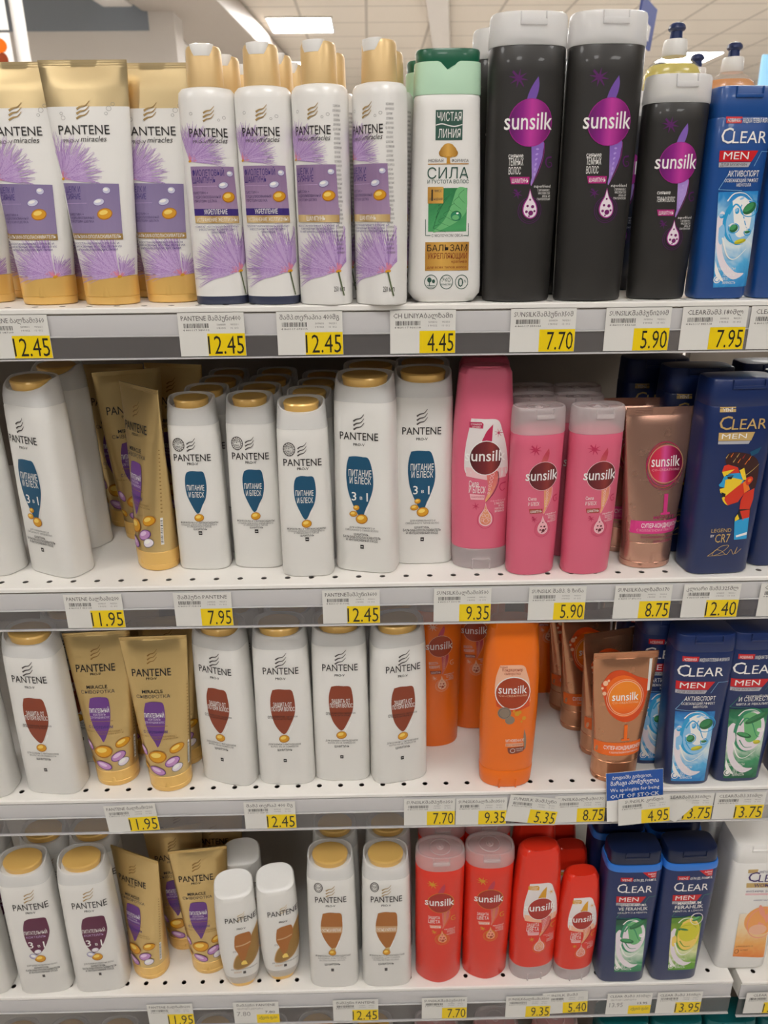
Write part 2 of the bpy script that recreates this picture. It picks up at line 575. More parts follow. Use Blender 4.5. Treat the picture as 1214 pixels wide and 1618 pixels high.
for i, (x, y) in enumerate(LAMPS + UNSEEN_LAMPS):
    t = empty('ceiling_light', (x, y, 3.15))
    mb = MB()
    for a in ((-310, 310, -310, -290), (-310, 310, 290, 310), (-310, -290, -290, 290), (290, 310, -290, 290)):
        mb.box(*a, -14, -0.5, 'pole_paint')
    mb.build('lamp_frame', t)
    mb = MB()
    mb.box(-290, 290, -290, 290, -10, -2, 'lamp_diffuser' if y < 0 else 'hall_lamp_diffuser')
    mb.build('diffuser', t)
    where = ['square ceiling lamp above the gap between the two violet-panelled bottle pairs, nearer one', 'smaller square ceiling lamp just below the brightest one, behind gold caps',
             'square ceiling lamp behind the yellow dish soap', 'square ceiling lamp high over the far right corner', 'square ceiling lamp over the far left end']
    if i < len(LAMPS):
        tag(t, where[i], 'ceiling light', 'square ceiling lamps')
    else:
        tag(t, 'unseen square ceiling lamp, over the aisle or added to brighten the ceiling', 'ceiling light', 'square ceiling lamps over the aisle')

# far fittings seen over the top shelf
mb = MB(); mb.box(-4900, -1500, 0, 300, -190, 385, 'bulkhead_paint'); mb.box(-4850, -1700, -12, 0, 62, 380, 'blue_grey_board')
o = mb.build('beam'); o.location = (0, 7.0, 2.76); tag(o, kind='structure')
mb = MB(); mb.box(-120, 120, -3200, 3200, -70, 70, 'bulkhead_paint', 20)
o = mb.build('air_duct'); o.location = (-1.98, 6.2, 3.05); o.rotation_euler.z = R(-4)
tag(o, 'pale air duct running away under the ceiling above the leftmost lilac tubes', 'air duct')
mb = MB(); mb.box(-330, 330, -3200, 3200, -90, 90, 'duct_metal', 20)
o = mb.build('air_duct'); o.location = (-1.42, 6.9, 3.04); o.rotation_euler.z = R(-4)
tag(o, 'wide grey air duct under the ceiling behind the first tall gold caps', 'air duct')
mb = MB(); mb.box(-90, 90, -3500, 3500, -40, 40, 'bulkhead_paint', 12)
o = mb.build('cable_tray'); o.location = (0.55, 7.0, 3.08); o.rotation_euler.z = R(-6)
tag(o, 'pale cable tray under the ceiling above the green-capped bottle', 'cable tray')

t = empty('display_stand', (-1.625, 4.2, 0)); tag(t, 'tall white display stand with orange posters behind the leftmost lilac tubes', 'display stand')
mb = MB()
mb.loft([sec(0, 30, 30, 2), sec(2600, 30, 30, 2)], 'pole_paint', 24)
mb.build('post', t)
for z0, z1, seed in ((2030, 2268, 1), (2280, 2600, 2)):
    mb = MB()
    mb.box(-420, -52, -6, 6, z0, z1, 'print_white')
    rr = random.Random(seed)
    for q in range(14):
        cx, cz = rr.uniform(-370, -92), rr.uniform(z0 + 40, z1 - 40)
        mb.add([(x, -6.5 - q * 0.3, z) for x, z in ellipse(cx, cz, rr.uniform(25, 39), rr.uniform(20, 39), rr.uniform(0, 90))], [tuple(range(28))], rr.choice(('print_orange', 'print_face_orange', 'print_amber', 'print_brown', 'print_orange')))
    mb.build('poster', t)
t = empty('hanging_sign', (0.945, 3.0, 2.05)); tag(t, 'small navy sign hanging from the ceiling behind the second tall black bottle', 'sign')
mb = MB(); mb.box(-60, 60, -4, 4, -66, 62, 'print_blue_ink'); mb.box(-42, 30, -5, 5, -48, -2, 'print_white'); mb.build('sign_board', t)
mb = MB(); mb.loft([sec(62, 3, 3, 2), sec(1098, 3, 3, 2)], 'pole_paint', 10); mb.build('hanger', t); t.rotation_euler = (0, R(12), R(48))
mb = MB(); mb.box(-250, 250, -10, 10, -350, 350, 'print_sky', 8)
o = mb.build('poster_board'); o.location = (2.24, 4.4, 1.84); tag(o, 'pale blue poster board far behind the rightmost bottles of the top shelf', 'poster')

# ------------------------------------------------------------------ the shelving
Y0 = 718.0                       # front edge of the shelves
SHELF_Z = {1: 1375.0, 2: 1095.0, 3: 822.0, 4: 502.0, 5: 178.0, 6: 1375.0}
def make_shelf(z, x0, x1, label, drop, depth=430.0, first=0.0, lip=27.0):
    t = empty('shelf', (0, 0, z * MM))
    tag(t, label, 'shelf')
    mb = MB()
    hy, hr, n = Y0 + 15.0, 3.0, 16
    ya, yb = hy - 8, hy + 8
    # top sheet: front strip, a row of punched cells, rear sheet
    mb.add([(x0, Y0, 0), (x1, Y0, 0), (x1, ya, 0), (x0, ya, 0)], [(0, 1, 2, 3)], 'shelf_enamel')
    mb.add([(x0, yb, 0), (x1, yb, 0), (x1, Y0 + depth, 0), (x0, Y0 + depth, 0)], [(0, 1, 2, 3)], 'shelf_enamel')
    xs, x = [], first - 25 * math.floor((first - x0 - 13) / 25.0)
    while x < x1 - 12.4:
        xs.append(x)
        x += 25
    edges = [x0] + [(p + q) / 2 for p, q in zip(xs, xs[1:])] + [x1]
    for k, hx in enumerate(xs):
        a, b = edges[k], edges[k + 1]
        ring = [(hx + hr * math.cos(2 * math.pi * i / n), hy + hr * math.sin(2 * math.pi * i / n), 0) for i in range(n)]
        outer = []
        for i in range(n):
            c, s = math.cos(2 * math.pi * i / n), math.sin(2 * math.pi * i / n)
            k2 = min(((b - hx) if c > 0 else (hx - a)) / abs(c) if abs(c) > 1e-6 else 1e9, 8 / abs(s) if abs(s) > 1e-6 else 1e9)
            outer.append((hx + c * k2, hy + s * k2, 0))
        f = [(i, (i + 1) % n, n + (i + 1) % n, n + i) for i in range(n)]
        mb.add(ring + outer, [tuple(reversed(q)) for q in f], 'shelf_enamel')
        # corners of the cell
        for i in range(n):
            p, q = outer[i], outer[(i + 1) % n]
            if abs(p[0] - q[0]) > 1e-4 and abs(p[1] - q[1]) > 1e-4:
                cx = b if max(p[0], q[0]) > b - 1e-3 else a
                cy = yb if max(p[1], q[1]) > yb - 1e-3 else ya
                mb.add([p, q, (cx, cy, 0)], [(0, 2, 1)], 'shelf_enamel')
        low = [(px, py, -1.2) for px, py, _ in ring]
        mb.add(ring + low, [(i, (i + 1) % n, n + (i + 1) % n, n + i) for i in range(n)], 'hole_edge')
    # rolled front edge, sides, underside
    mb.add([(x0, Y0, 0), (x1, Y0, 0), (x1, Y0 - 1, -1), (x0, Y0 - 1, -1), (x1, Y0 - 1, -4.5), (x0, Y0 - 1, -4.5), (x1, Y0 + 1.5, -5.5), (x0, Y0 + 1.5, -5.5)],
           [(0, 3, 2, 1), (3, 5, 4, 2), (5, 7, 6, 4)], 'shelf_enamel')
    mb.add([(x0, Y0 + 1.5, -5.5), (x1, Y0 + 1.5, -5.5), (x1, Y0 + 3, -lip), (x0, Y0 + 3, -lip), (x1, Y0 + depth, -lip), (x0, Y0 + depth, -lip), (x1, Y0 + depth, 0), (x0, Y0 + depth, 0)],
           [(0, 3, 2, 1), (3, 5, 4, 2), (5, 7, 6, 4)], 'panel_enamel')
    for xx in (x0, x1):
        mb.add([(xx, Y0, 0), (xx, Y0 + depth, 0), (xx, Y0 + depth, -lip), (xx, Y0 + 2, -lip)], [(0, 1, 2, 3)], 'shelf_enamel')
    link('shelf_board', mb.v, mb.f, mb.mats, mb.m, t, smooth=False)
    mb = MB()
    mb.box(x0, x1, Y0 - 0.5, Y0 + 1.4, -lip, -6.5, 'shaded_lip_enamel', 0.4)
    mb.build('front_lip', t)
    mb = MB()
    mb.box(x0, x1, Y0 - 2.0, Y0 - 0.9, -drop, -lip + 2, 'price_channel')
    mb.box(x0, x1, Y0 - 4.2, Y0 - 0.9, -drop - 1.2, -drop, 'shaded_lip_enamel')
    mb.box(x0, x1, Y0 - 2.6, Y0 - 0.9, -lip + 1.2, -lip + 2.2, 'shaded_lip_enamel')
    mb.build('price_channel', t)
    return t

X0, X1 = -790.0, 466.0
make_shelf(SHELF_Z[1], X0, X1, 'top white metal shelf holding the lilac, black and blue bottles', 45, first=-9)
make_shelf(SHELF_Z[2], X0, X1, 'second white shelf down, carrying the teal-badged and pink bottles', 47, first=-367.1)
make_shelf(SHELF_Z[3], X0, X1, 'third white shelf down, half empty around the orange bottle', 47, first=-219.6)
make_shelf(SHELF_Z[4], X0, X1, 'fourth white shelf down, carrying the maroon-badged and red bottles', 57, first=-337.3, lip=30)
t = empty('shelf', (0, 0, 1.375)); tag(t, 'white shelf on the far side of the unit under the rear dish soap bottles', 'shelf')
mb = MB(); mb.box(X0, X1, 1172, 1560, -30, 0, 'shelf_enamel', 2); mb.build('shelf_board', t)
make_shelf(SHELF_Z[5], X0, X1, 'lowest shelf, under the row of gold, red and teal bottle tops', 47)
make_shelf(SHELF_Z[4] - 4, 478, 1100, 'neighbouring white shelf beyond the gap at the lower right', 60, first=474.8, lip=30)
mb = MB()
mb.box(X0, X1, Y0 + 432, Y0 + 452, 60, 1372, 'panel_enamel')
o = mb.build('back_panel'); tag(o, 'grey metal back panel behind all the shelves', 'shelf back panel')
mb = MB()
mb.box(478, 1100, Y0 + 432, Y0 + 452, 60, 1372, 'panel_enamel')
o = mb.build('back_panel'); tag(o, 'grey metal back panel of the neighbouring shelf unit', 'shelf back panel')
mb = MB()
mb.box(X0, 1100, Y0 + 30, Y0 + 430, 0, 150, 'panel_enamel')
o = mb.build('plinth'); tag(o, 'grey plinth under the lowest shelf', 'plinth')

# ------------------------------------------------------------------ bottle and tube types
LABELS = {
    'teal_large': [
        ('s',[(-7.14,165.02),(-3.89,167.17),(0.46,168.37),(3.69,172.39)],1.75,0.44,'print_soft_ink',4), ('s',[(-7.12,160.76),(-3.86,162.92),(0.5,164.12),(3.73,168.16)],1.75,0.44,'print_soft_ink',4), ('s',[(-7.1,156.49),(-3.83,158.66),(0.54,159.86),(3.78,163.92)],1.75,0.44,'print_soft_ink',4),
        ('t','PANTENE',-2.01,145.97,39.81,7.65,'print_ink',5,0.01,0), ('t','PRO-V',-1.81,139.95,11.69,2.68,'print_ink',5,0.03,0), ('c',[(-12.81,127.97),(-6.29,128.89),(1.54,128.43),(7.43,127.33),(10.82,118.07),(12.3,106.35),(11.81,94.53),(7.98,81.94),(4.08,72.77),(0.15,62.81),(-2.54,63.58),(-8.64,74.4),(-14.02,89.34),(-16.04,104.71),(-15.4,118.47)],'print_teal',1),
        ('t','ПИТАНИЕ',-1.38,107.6,24.05,6.89,'print_white',5,0.02,0), ('t','И БЛЕСК',-1.16,99.76,22.48,6.66,'print_white',5,0.02,0), ('t','3',-8.17,81.49,6.33,9.16,'print_white',5,0.02,0),
        ('t','в',-0.69,82.79,4,4.23,'print_white',5,0,0), ('t','1',5.82,81.27,4.33,9.16,'print_white',5,0.02,0), ('s',[(8.03,78.4),(4.77,70.62),(1.5,62.07)],1.34,0.67,'print_white',2),
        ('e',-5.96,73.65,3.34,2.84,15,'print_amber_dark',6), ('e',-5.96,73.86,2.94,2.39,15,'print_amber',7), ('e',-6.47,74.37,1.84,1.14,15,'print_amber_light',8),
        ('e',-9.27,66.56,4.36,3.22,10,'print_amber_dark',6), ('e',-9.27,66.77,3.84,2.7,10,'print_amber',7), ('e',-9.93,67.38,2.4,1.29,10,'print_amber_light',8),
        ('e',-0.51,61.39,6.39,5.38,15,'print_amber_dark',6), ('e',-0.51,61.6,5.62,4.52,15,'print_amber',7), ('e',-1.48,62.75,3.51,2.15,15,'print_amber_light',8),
        ('t','ДЛЯ НОРМАЛЬНОГО И',-0.42,50.53,27.03,1.89,'print_soft_ink',5,0,0), ('t','СМЕШАННОГО ТИПОВ ВОЛОС',-0.73,47.63,35.86,1.89,'print_soft_ink',5,0,0), ('t','ШАМПУНЬ,',-1.03,42.52,16.27,2.49,'print_ink',5,0.03,0),
        ('t','БАЛЬЗАМ-ОПОЛАСКИВАТЕЛЬ',-0.99,39.22,40.74,2.49,'print_ink',5,0.03,0), ('t','И ИНТЕНСИВНЫЙ УХОД',-0.97,35.91,34,2.5,'print_ink',5,0.03,0), ('p',[(-2.64,27.78),(1.11,27.78),(1.11,32.22),(-2.64,32.22)],'print_ink',4),
        ('p',[(-1.95,29.63),(0.43,29.63),(0.43,30.3),(-1.95,30.3)],'print_white',5),
    ],
    'brown_large': [
        ('s',[(-3.47,171.47),(0.23,173.88),(5.04,175.2),(8.84,179.73)],1.89,0.47,'print_soft_ink',4), ('s',[(-3.76,166.66),(-0.06,169.08),(4.77,170.41),(8.58,174.95)],1.9,0.47,'print_soft_ink',4), ('s',[(-4.06,161.83),(-0.34,164.27),(4.49,165.6),(8.31,170.16)],1.9,0.48,'print_soft_ink',4),
        ('t','PANTENE',1.57,152.99,39.67,8.59,'print_ink',5,0.01,0), ('t','PRO-V',0.98,146,11.27,2.97,'print_ink',5,0.03,0), ('c',[(-9.02,132.5),(-2.57,133.62),(4.48,133.04),(12.23,132.04),(14.59,122.75),(15.36,110.03),(14.07,98.94),(9.07,86.09),(3.39,74.88),(-1.01,74.11),(-7.68,83.87),(-11.27,96.07),(-12.52,110.65),(-11.72,123.33)],'print_brown',1),
        ('t','ЗАЩИТА ОТ',1.27,110.77,21.08,5.26,'print_white',5,0.02,0), ('t','ПОТЕРИ ВОЛОС',1.64,104.7,26.15,5.28,'print_white',5,0.02,0), ('t','0%',-13.53,94.4,5.75,4.3,'print_soft_ink',5,0,0),
        ('t','СИЛИКОНОВ, ПАРАБЕНОВ',3.14,96.17,28.76,1.89,'print_ink',5,0,0), ('t','КРАСИТЕЛЕЙ',0.09,93.23,21.59,1.72,'print_ink',5,0,0), ('s',[(11.19,85.18),(7.11,76.55),(3.83,69.6)],1.45,0.72,'print_white',2),
        ('e',0.77,67.03,6.18,5.27,20,'print_amber_dark',6), ('e',0.79,67.29,5.44,4.42,20,'print_amber',7), ('e',-0.08,68.37,3.4,2.1,20,'print_amber_light',8),
        ('t','ДЛЯ БОРЬБЫ С ВЫПАДЕНИЕМ',0.65,58.18,37.24,2.13,'print_soft_ink',5,0,0), ('t','ВОЛОС ИЗ-ЗА ЛОМКОСТИ',0.47,54.98,31.43,2.13,'print_soft_ink',5,0,0), ('t','ШАМПУНЬ',0.72,49.71,17.22,3.03,'print_ink',5,0.03,0),
        ('p',[(-1.69,33.97),(1.99,33.97),(1.99,38.49),(-1.69,38.49)],'print_ink',4), ('p',[(-0.96,35.87),(1.25,35.87),(1.25,36.5),(-0.96,36.5)],'print_white',5),
    ],
    'maroon_large': [
        ('s',[(1.76,169.16),(5.66,171.8),(10.53,173.23),(14.75,178.21)],1.86,0.46,'print_gold',4), ('s',[(0.96,163.86),(4.86,166.51),(9.74,167.94),(13.98,172.94)],1.86,0.47,'print_gold',4), ('s',[(0.15,158.53),(4.06,161.19),(8.95,162.63),(13.2,167.65)],1.87,0.47,'print_gold',4),
        ('t','PANTENE',6.21,146.73,41.38,9.93,'print_ink',5,0.01,0), ('t','PRO-V',5.26,140.42,11.74,3.16,'print_ink',5,0.03,0), ('c',[(-4.72,129.02),(1.26,132.04),(9.97,132.31),(20.1,131.47),(22.04,122.86),(22.29,107.74),(17.76,92.6),(11.09,79.57),(3.56,72.03),(-1.09,73.29),(-6.49,85.65),(-8.8,102.17),(-8.08,117.32)],'print_maroon',1),
        ('t','ПИТАТЕЛЬНЫЙ',5.73,106.07,27.74,5.4,'print_white',5,0.02,0), ('t','КОКТЕЙЛЬ',5.25,100.1,23.83,3.26,'print_lilac',5,0,0), ('t','3',-3.22,83.34,7.19,10.41,'print_white',5,0.02,0),
        ('t','в',6.33,84.15,3.6,4.94,'print_white',5,0,0), ('t','1',12.76,82.84,4,10.42,'print_white',5,0.02,0), ('e',3.4,76.48,4.81,3.74,20,'print_grey_ink',6),
        ('e',3.45,76.82,4.23,3.14,20,'print_pearl',7), ('e',2.82,77.45,2.64,1.5,20,'print_white',8), ('e',-2.55,68.88,5.62,4.43,-25,'print_plum',6),
        ('e',-2.5,69.21,4.95,3.72,-25,'print_silver',7), ('e',-3.23,70.01,3.09,1.77,-25,'print_white',8), ('e',4.44,64.18,6.84,6.11,15,'print_amber_dark',6),
        ('e',4.48,64.51,6.02,5.13,15,'print_amber',7), ('e',3.63,65.75,3.76,2.44,15,'print_amber_light',8), ('t','ДЛЯ ТОНКИХ ОСЛАБЛЕННЫХ ВОЛОС',4.68,51.79,37.19,2.47,'print_soft_ink',5,0,0),
        ('t','ШАМПУНЬ,',3.62,47.29,18.63,2.93,'print_ink',5,0.03,0), ('t','БАЛЬЗАМ-ОПОЛАСКИВАТЕЛЬ',4.27,43.29,42.17,2.94,'print_ink',5,0.03,0), ('t','И ИНТЕНСИВНЫЙ УХОД',4.11,39.31,34.92,2.95,'print_ink',5,0.03,0),
        ('p',[(2.06,31.33),(5.31,31.33),(5.31,35.89),(2.06,35.89)],'print_soft_ink',4),
    ],
    'caramel_large': [
        ('o',-14.63,173.31,5.46,7.71,1.09,'print_soft_ink',3), ('o',-14.63,173.31,3.75,5.35,0.62,'print_soft_ink',3), ('t','TOP',-14.69,171.66,5.31,3.3,'print_soft_ink',5,0.02,0),
        ('s',[(-5.44,168.07),(-2.07,170.44),(2.36,171.72),(5.79,176.18)],1.75,0.44,'print_gold',4), ('s',[(-5.62,163.3),(-2.24,165.68),(2.19,166.97),(5.63,171.45)],1.76,0.44,'print_gold',4), ('s',[(-5.8,158.52),(-2.41,160.91),(2.03,162.2),(5.48,166.69)],1.76,0.44,'print_gold',4),
        ('t','PANTENE',-0.03,148.9,39.01,9.43,'print_ink',5,0.01,0), ('t','PRO-V',-0.47,142.06,11.85,3.17,'print_ink',5,0.03,0), ('c',[(-10.8,130.68),(-2.79,132.57),(5.12,131.8),(12.22,129.99),(13.44,117.62),(13,102.47),(9.32,87.24),(4.02,73.01),(-0.92,70.94),(-7.81,82.26),(-12.91,96.71),(-13.91,111.98)],'print_caramel',1),
        ('p',[(-14.02,109.27),(13.17,108.44),(12.87,98.11),(-13.95,98.93)],'print_pale_caramel',2), ('t','ГУСТЫЕ И КРЕПКИЕ',-0.5,100.7,24.47,4.79,'print_white',4,0.01,0), ('s',[(9.26,85.04),(4.83,72.99),(1.37,66.4)],1.61,0.81,'print_white',2),
        ('p',[(-6.1,62.16),(-2.54,70.99),(3.21,73.04),(3.62,60.73),(-1.34,58.63)],'print_pale_gold',4), ('e',-0.74,64.23,4.88,5.02,15,'print_amber_dark',6), ('e',-0.73,64.56,4.29,4.21,15,'print_amber',7),
        ('e',-1.43,65.51,2.68,2,15,'print_amber_light',8), ('t','ФОРМУЛА PRO-V С АНТИОКСИДАНТАМИ',-0.16,56.91,44.84,2.7,'print_soft_ink',5,0.01,0), ('t','СОЗДАНА ДЛЯ ТОНКИХ,',-1.11,52.99,36.74,2.48,'print_grey_ink',5,0,0),
        ('t','ОСЛАБЛЕННЫХ ВОЛОС',-1.25,49.04,33.52,2.49,'print_grey_ink',5,0,0), ('t','ШАМПУНЬ',-1.3,41.66,20.08,3.41,'print_ink',5,0.03,0), ('p',[(-3.43,30.81),(0.27,30.81),(0.27,35.96),(-3.43,35.96)],'print_soft_ink',4),
    ],
    'teal_small': [
        ('o',-12.63,139.96,6.25,7.13,0.75,'print_soft_ink',3), ('o',-12.63,139.96,4.38,4.93,0.5,'print_soft_ink',3), ('t','72Ч',-12.57,140.41,5.94,2.92,'print_soft_ink',5,0.02,0),
        ('t','PRO',-12.77,136.83,4.7,1.96,'print_soft_ink',5,0.02,0), ('e',-7.38,139.88,0.5,0.52,0,'print_soft_ink',4), ('e',-8.03,137.28,0.5,0.52,0,'print_soft_ink',4),
        ('e',-9.6,135.22,0.5,0.52,0,'print_soft_ink',4), ('e',-11.77,134.09,0.5,0.52,0,'print_soft_ink',4), ('e',-14.12,134.12,0.5,0.52,0,'print_soft_ink',4),
        ('e',-16.16,135.32,0.5,0.52,0,'print_soft_ink',4), ('e',-17.5,137.43,0.5,0.52,0,'print_soft_ink',4), ('e',-17.88,140.03,0.5,0.52,0,'print_soft_ink',4),
        ('e',-17.21,142.62,0.5,0.52,0,'print_soft_ink',4), ('e',-15.64,144.67,0.5,0.52,0,'print_soft_ink',4), ('e',-13.48,145.79,0.5,0.52,0,'print_soft_ink',4),
        ('e',-11.15,145.76,0.5,0.52,0,'print_soft_ink',4), ('e',-9.11,144.58,0.5,0.52,0,'print_soft_ink',4), ('e',-7.76,142.48,0.5,0.52,0,'print_soft_ink',4),
        ('s',[(-4.09,140.59),(-1.37,142.46),(2.18,143.5),(4.97,146.99)],1.4,0.35,'print_soft_ink',4), ('s',[(-4.27,136.9),(-1.55,138.77),(2.01,139.81),(4.8,143.32)],1.4,0.35,'print_soft_ink',4), ('s',[(-4.46,133.19),(-1.73,135.07),(1.83,136.12),(4.63,139.64)],1.41,0.35,'print_soft_ink',4),
        ('t','PANTENE',0.05,122.83,38.14,7.25,'print_ink',5,0.01,0), ('t','PRO-V',0.31,118.51,11.37,2.79,'print_ink',5,0.03,0), ('c',[(-7.05,110.63),(-2.53,112.23),(4.42,111.78),(10.1,111.03),(11.98,102.94),(12.23,93.45),(10.17,82.55),(5.95,74.34),(2.37,66.76),(-0.89,66.12),(-5.59,75.91),(-9.21,86.98),(-9.86,99.23),(-8.84,106.63)],'print_teal',1),
        ('t','ПИТАНИЕ',0.8,91.18,18.17,5.64,'print_white',5,0.02,0), ('t','И БЛЕСК',0.89,83.52,16.05,5.68,'print_white',5,0.02,0), ('s',[(7.94,75.69),(5.09,69.5),(2.93,64.66)],1.29,0.64,'print_white',2),
        ('e',1.45,60.83,5.19,4.33,15,'print_amber_dark',6), ('e',1.46,61.04,4.57,3.63,15,'print_amber',7), ('e',0.73,61.93,2.85,1.73,15,'print_amber_light',8),
        ('t','ФОРМУЛА PRO-V + АНТИОКСИДАНТЫ',0.83,54.17,39.7,1.97,'print_ink',5,0.02,0), ('t','СОЗДАНА ДЛЯ ВОЛОС НОРМАЛЬНОГО',0.4,51.84,37.79,1.55,'print_soft_ink',5,0,0), ('t','И СМЕШАННОГО ТИПОВ',0.63,49.79,25.43,1.56,'print_soft_ink',5,0,0),
        ('t','ШАМПУНЬ',1.46,46.73,14.37,1.98,'print_ink',5,0.03,0), ('p',[(-0.78,41.4),(3.02,41.4),(3.02,45.67),(-0.78,45.67)],'print_ink',4), ('p',[(-0.13,43.11),(2.36,43.11),(2.36,43.82),(-0.13,43.82)],'print_white',5),
    ],
    'gold_tube': [
        ('s',[(-8.04,173.63),(-4.67,175.94),(-0.36,177.22),(3.2,181.56)],1.67,0.42,'print_deep_gold',4), ('s',[(-8.5,169.03),(-5.13,171.35),(-0.81,172.63),(2.75,176.99)],1.67,0.42,'print_deep_gold',4), ('s',[(-8.96,164.42),(-5.58,166.75),(-1.26,168.03),(2.31,172.4)],1.68,0.42,'print_deep_gold',4),
        ('t','PANTENE',-5.19,149.34,43.53,9,'print_ink',5,0.01,0), ('t','PRO-V',-5.63,145.02,11.95,2.83,'print_ink',5,0.03,0), ('t','MIRACLE',-6.21,128.36,23.33,4.14,'print_ink',5,0.03,0),
        ('t','СЫВОРОТКА',-5.92,122.28,37.91,3.99,'print_soft_ink',5,0,0), ('c',[(-15.6,116.14),(-9.76,117.62),(-1.95,117.46),(4.25,115.32),(5.47,105.59),(5.12,94.21),(3.25,81.95),(-0.64,71.3),(-6,60.6),(-9.05,66.5),(-15.11,78.23),(-18.09,91.45),(-18.2,104.48)],'print_violet',1), ('t','ПИТАТЕЛЬНЫЙ',-6.86,98.14,22.5,5.27,'print_white',5,0.03,0),
        ('t','КОКТЕЙЛЬ',-7.04,94.48,14.3,2.44,'print_lilac_pale',5,0,0), ('t','ДЛЯ УЛУЧШЕНИЯ ВОЛОС',-7.04,90.8,22.2,2.45,'print_lilac_pale',5,0,0), ('p',[(-19.22,86.92),(7.31,86.92),(7.31,87.41),(-19.22,87.41)],'print_deep_gold',2),
        ('t','С ПРОТЕИНОМ',-7.38,78.06,27.68,3.29,'print_deep_violet',5,0.03,0), ('t','ПИТАЕТ, ВОССТАНАВЛИВАЕТ',-5.15,73.06,42.5,1.65,'print_deep_gold',5,0,0), ('t','ПОВРЕЖДЁННЫЕ ВОЛОСЫ',2.86,69.98,28.85,1.66,'print_deep_gold',5,0,0),
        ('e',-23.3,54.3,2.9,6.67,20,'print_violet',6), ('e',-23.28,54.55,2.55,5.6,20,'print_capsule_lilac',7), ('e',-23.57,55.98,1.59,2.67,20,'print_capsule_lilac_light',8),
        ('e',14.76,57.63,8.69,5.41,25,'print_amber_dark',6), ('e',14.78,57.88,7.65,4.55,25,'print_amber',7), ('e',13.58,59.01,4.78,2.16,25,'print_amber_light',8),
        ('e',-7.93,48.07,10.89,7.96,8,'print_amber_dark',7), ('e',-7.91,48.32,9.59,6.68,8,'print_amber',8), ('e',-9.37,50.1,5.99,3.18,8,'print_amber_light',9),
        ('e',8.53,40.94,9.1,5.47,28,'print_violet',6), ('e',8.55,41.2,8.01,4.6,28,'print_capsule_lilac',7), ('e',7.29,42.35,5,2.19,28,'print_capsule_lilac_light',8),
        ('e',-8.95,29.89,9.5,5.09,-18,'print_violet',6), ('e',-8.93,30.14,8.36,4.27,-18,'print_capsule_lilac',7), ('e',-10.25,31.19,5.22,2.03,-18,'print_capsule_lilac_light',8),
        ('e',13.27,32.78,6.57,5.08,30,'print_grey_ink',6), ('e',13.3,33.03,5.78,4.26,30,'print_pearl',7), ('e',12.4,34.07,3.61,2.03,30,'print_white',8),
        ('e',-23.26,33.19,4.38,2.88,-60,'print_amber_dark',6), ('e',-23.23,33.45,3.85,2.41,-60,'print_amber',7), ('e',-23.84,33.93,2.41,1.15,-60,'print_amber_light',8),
        ('p',[(23.74,31),(25.02,31),(27.59,62),(26.18,62)],'print_white',4), ('p',[(24.05,33),(25.08,33),(25.08,33.6),(24.05,33.6)],'print_bar',5), ('p',[(24.18,34.5),(25.21,34.5),(25.21,35.5),(24.18,35.5)],'print_bar',5),
        ('p',[(24.36,36.6),(25.4,36.6),(25.4,37.1),(24.36,37.1)],'print_bar',5), ('p',[(24.48,38),(25.52,38),(25.52,38.5),(24.48,38.5)],'print_bar',5), ('p',[(24.59,39.4),(25.64,39.4),(25.64,40.6),(24.59,40.6)],'print_bar',5),
        ('p',[(24.79,41.8),(25.85,41.8),(25.85,42.4),(24.79,42.4)],'print_bar',5), ('p',[(24.92,43.4),(25.98,43.4),(25.98,44),(24.92,44)],'print_bar',5), ('p',[(25.04,45),(26.11,45),(26.11,46.1),(25.04,46.1)],'print_bar',5),
        ('p',[(25.21,47.2),(26.29,47.2),(26.29,47.7),(25.21,47.7)],'print_bar',5), ('p',[(25.34,48.8),(26.42,48.8),(26.42,49.7),(25.34,49.7)],'print_bar',5), ('p',[(25.51,51),(26.6,51),(26.6,51.5),(25.51,51.5)],'print_bar',5),
        ('p',[(25.63,52.6),(26.72,52.6),(26.72,53.8),(25.63,53.8)],'print_bar',5), ('p',[(25.81,55),(26.91,55),(26.91,55.6),(25.81,55.6)],'print_bar',5), ('p',[(25.93,56.6),(27.04,56.6),(27.04,57.1),(25.93,57.1)],'print_bar',5),
        ('p',[(26.03,58),(27.15,58),(27.15,59),(26.03,59)],'print_bar',5), ('p',[(27.04,68),(28.04,68),(28.04,69),(27.04,69)],'print_deep_gold',4), ('p',[(27.34,72.2),(28.35,72.2),(28.35,73.2),(27.34,73.2)],'print_deep_gold',4),
        ('p',[(27.64,76.4),(28.66,76.4),(28.66,77.4),(27.64,77.4)],'print_deep_gold',4), ('p',[(27.93,80.6),(28.96,80.6),(28.96,81.6),(27.93,81.6)],'print_deep_gold',4), ('p',[(28.22,84.8),(29.26,84.8),(29.26,85.8),(28.22,85.8)],'print_deep_gold',4),
        ('p',[(28.51,89),(29.56,89),(29.56,90),(28.51,90)],'print_deep_gold',4), ('p',[(28.79,93.2),(29.86,93.2),(29.86,94.2),(28.79,94.2)],'print_deep_gold',4), ('p',[(29.07,97.4),(30.15,97.4),(30.15,98.4),(29.07,98.4)],'print_deep_gold',4),
        ('p',[(29.35,101.6),(30.44,101.6),(30.44,102.6),(29.35,102.6)],'print_deep_gold',4), ('p',[(29.63,105.8),(30.72,105.8),(30.72,106.8),(29.63,106.8)],'print_deep_gold',4), ('p',[(29.9,110),(31.01,110),(31.01,111),(29.9,111)],'print_deep_gold',4),
        ('p',[(30.17,114.2),(31.29,114.2),(31.29,115.2),(30.17,115.2)],'print_deep_gold',4), ('p',[(30.45,118.4),(31.57,118.4),(31.57,119.4),(30.45,119.4)],'print_deep_gold',4), ('p',[(30.72,122.6),(31.85,122.6),(31.85,123.6),(30.72,123.6)],'print_deep_gold',4),
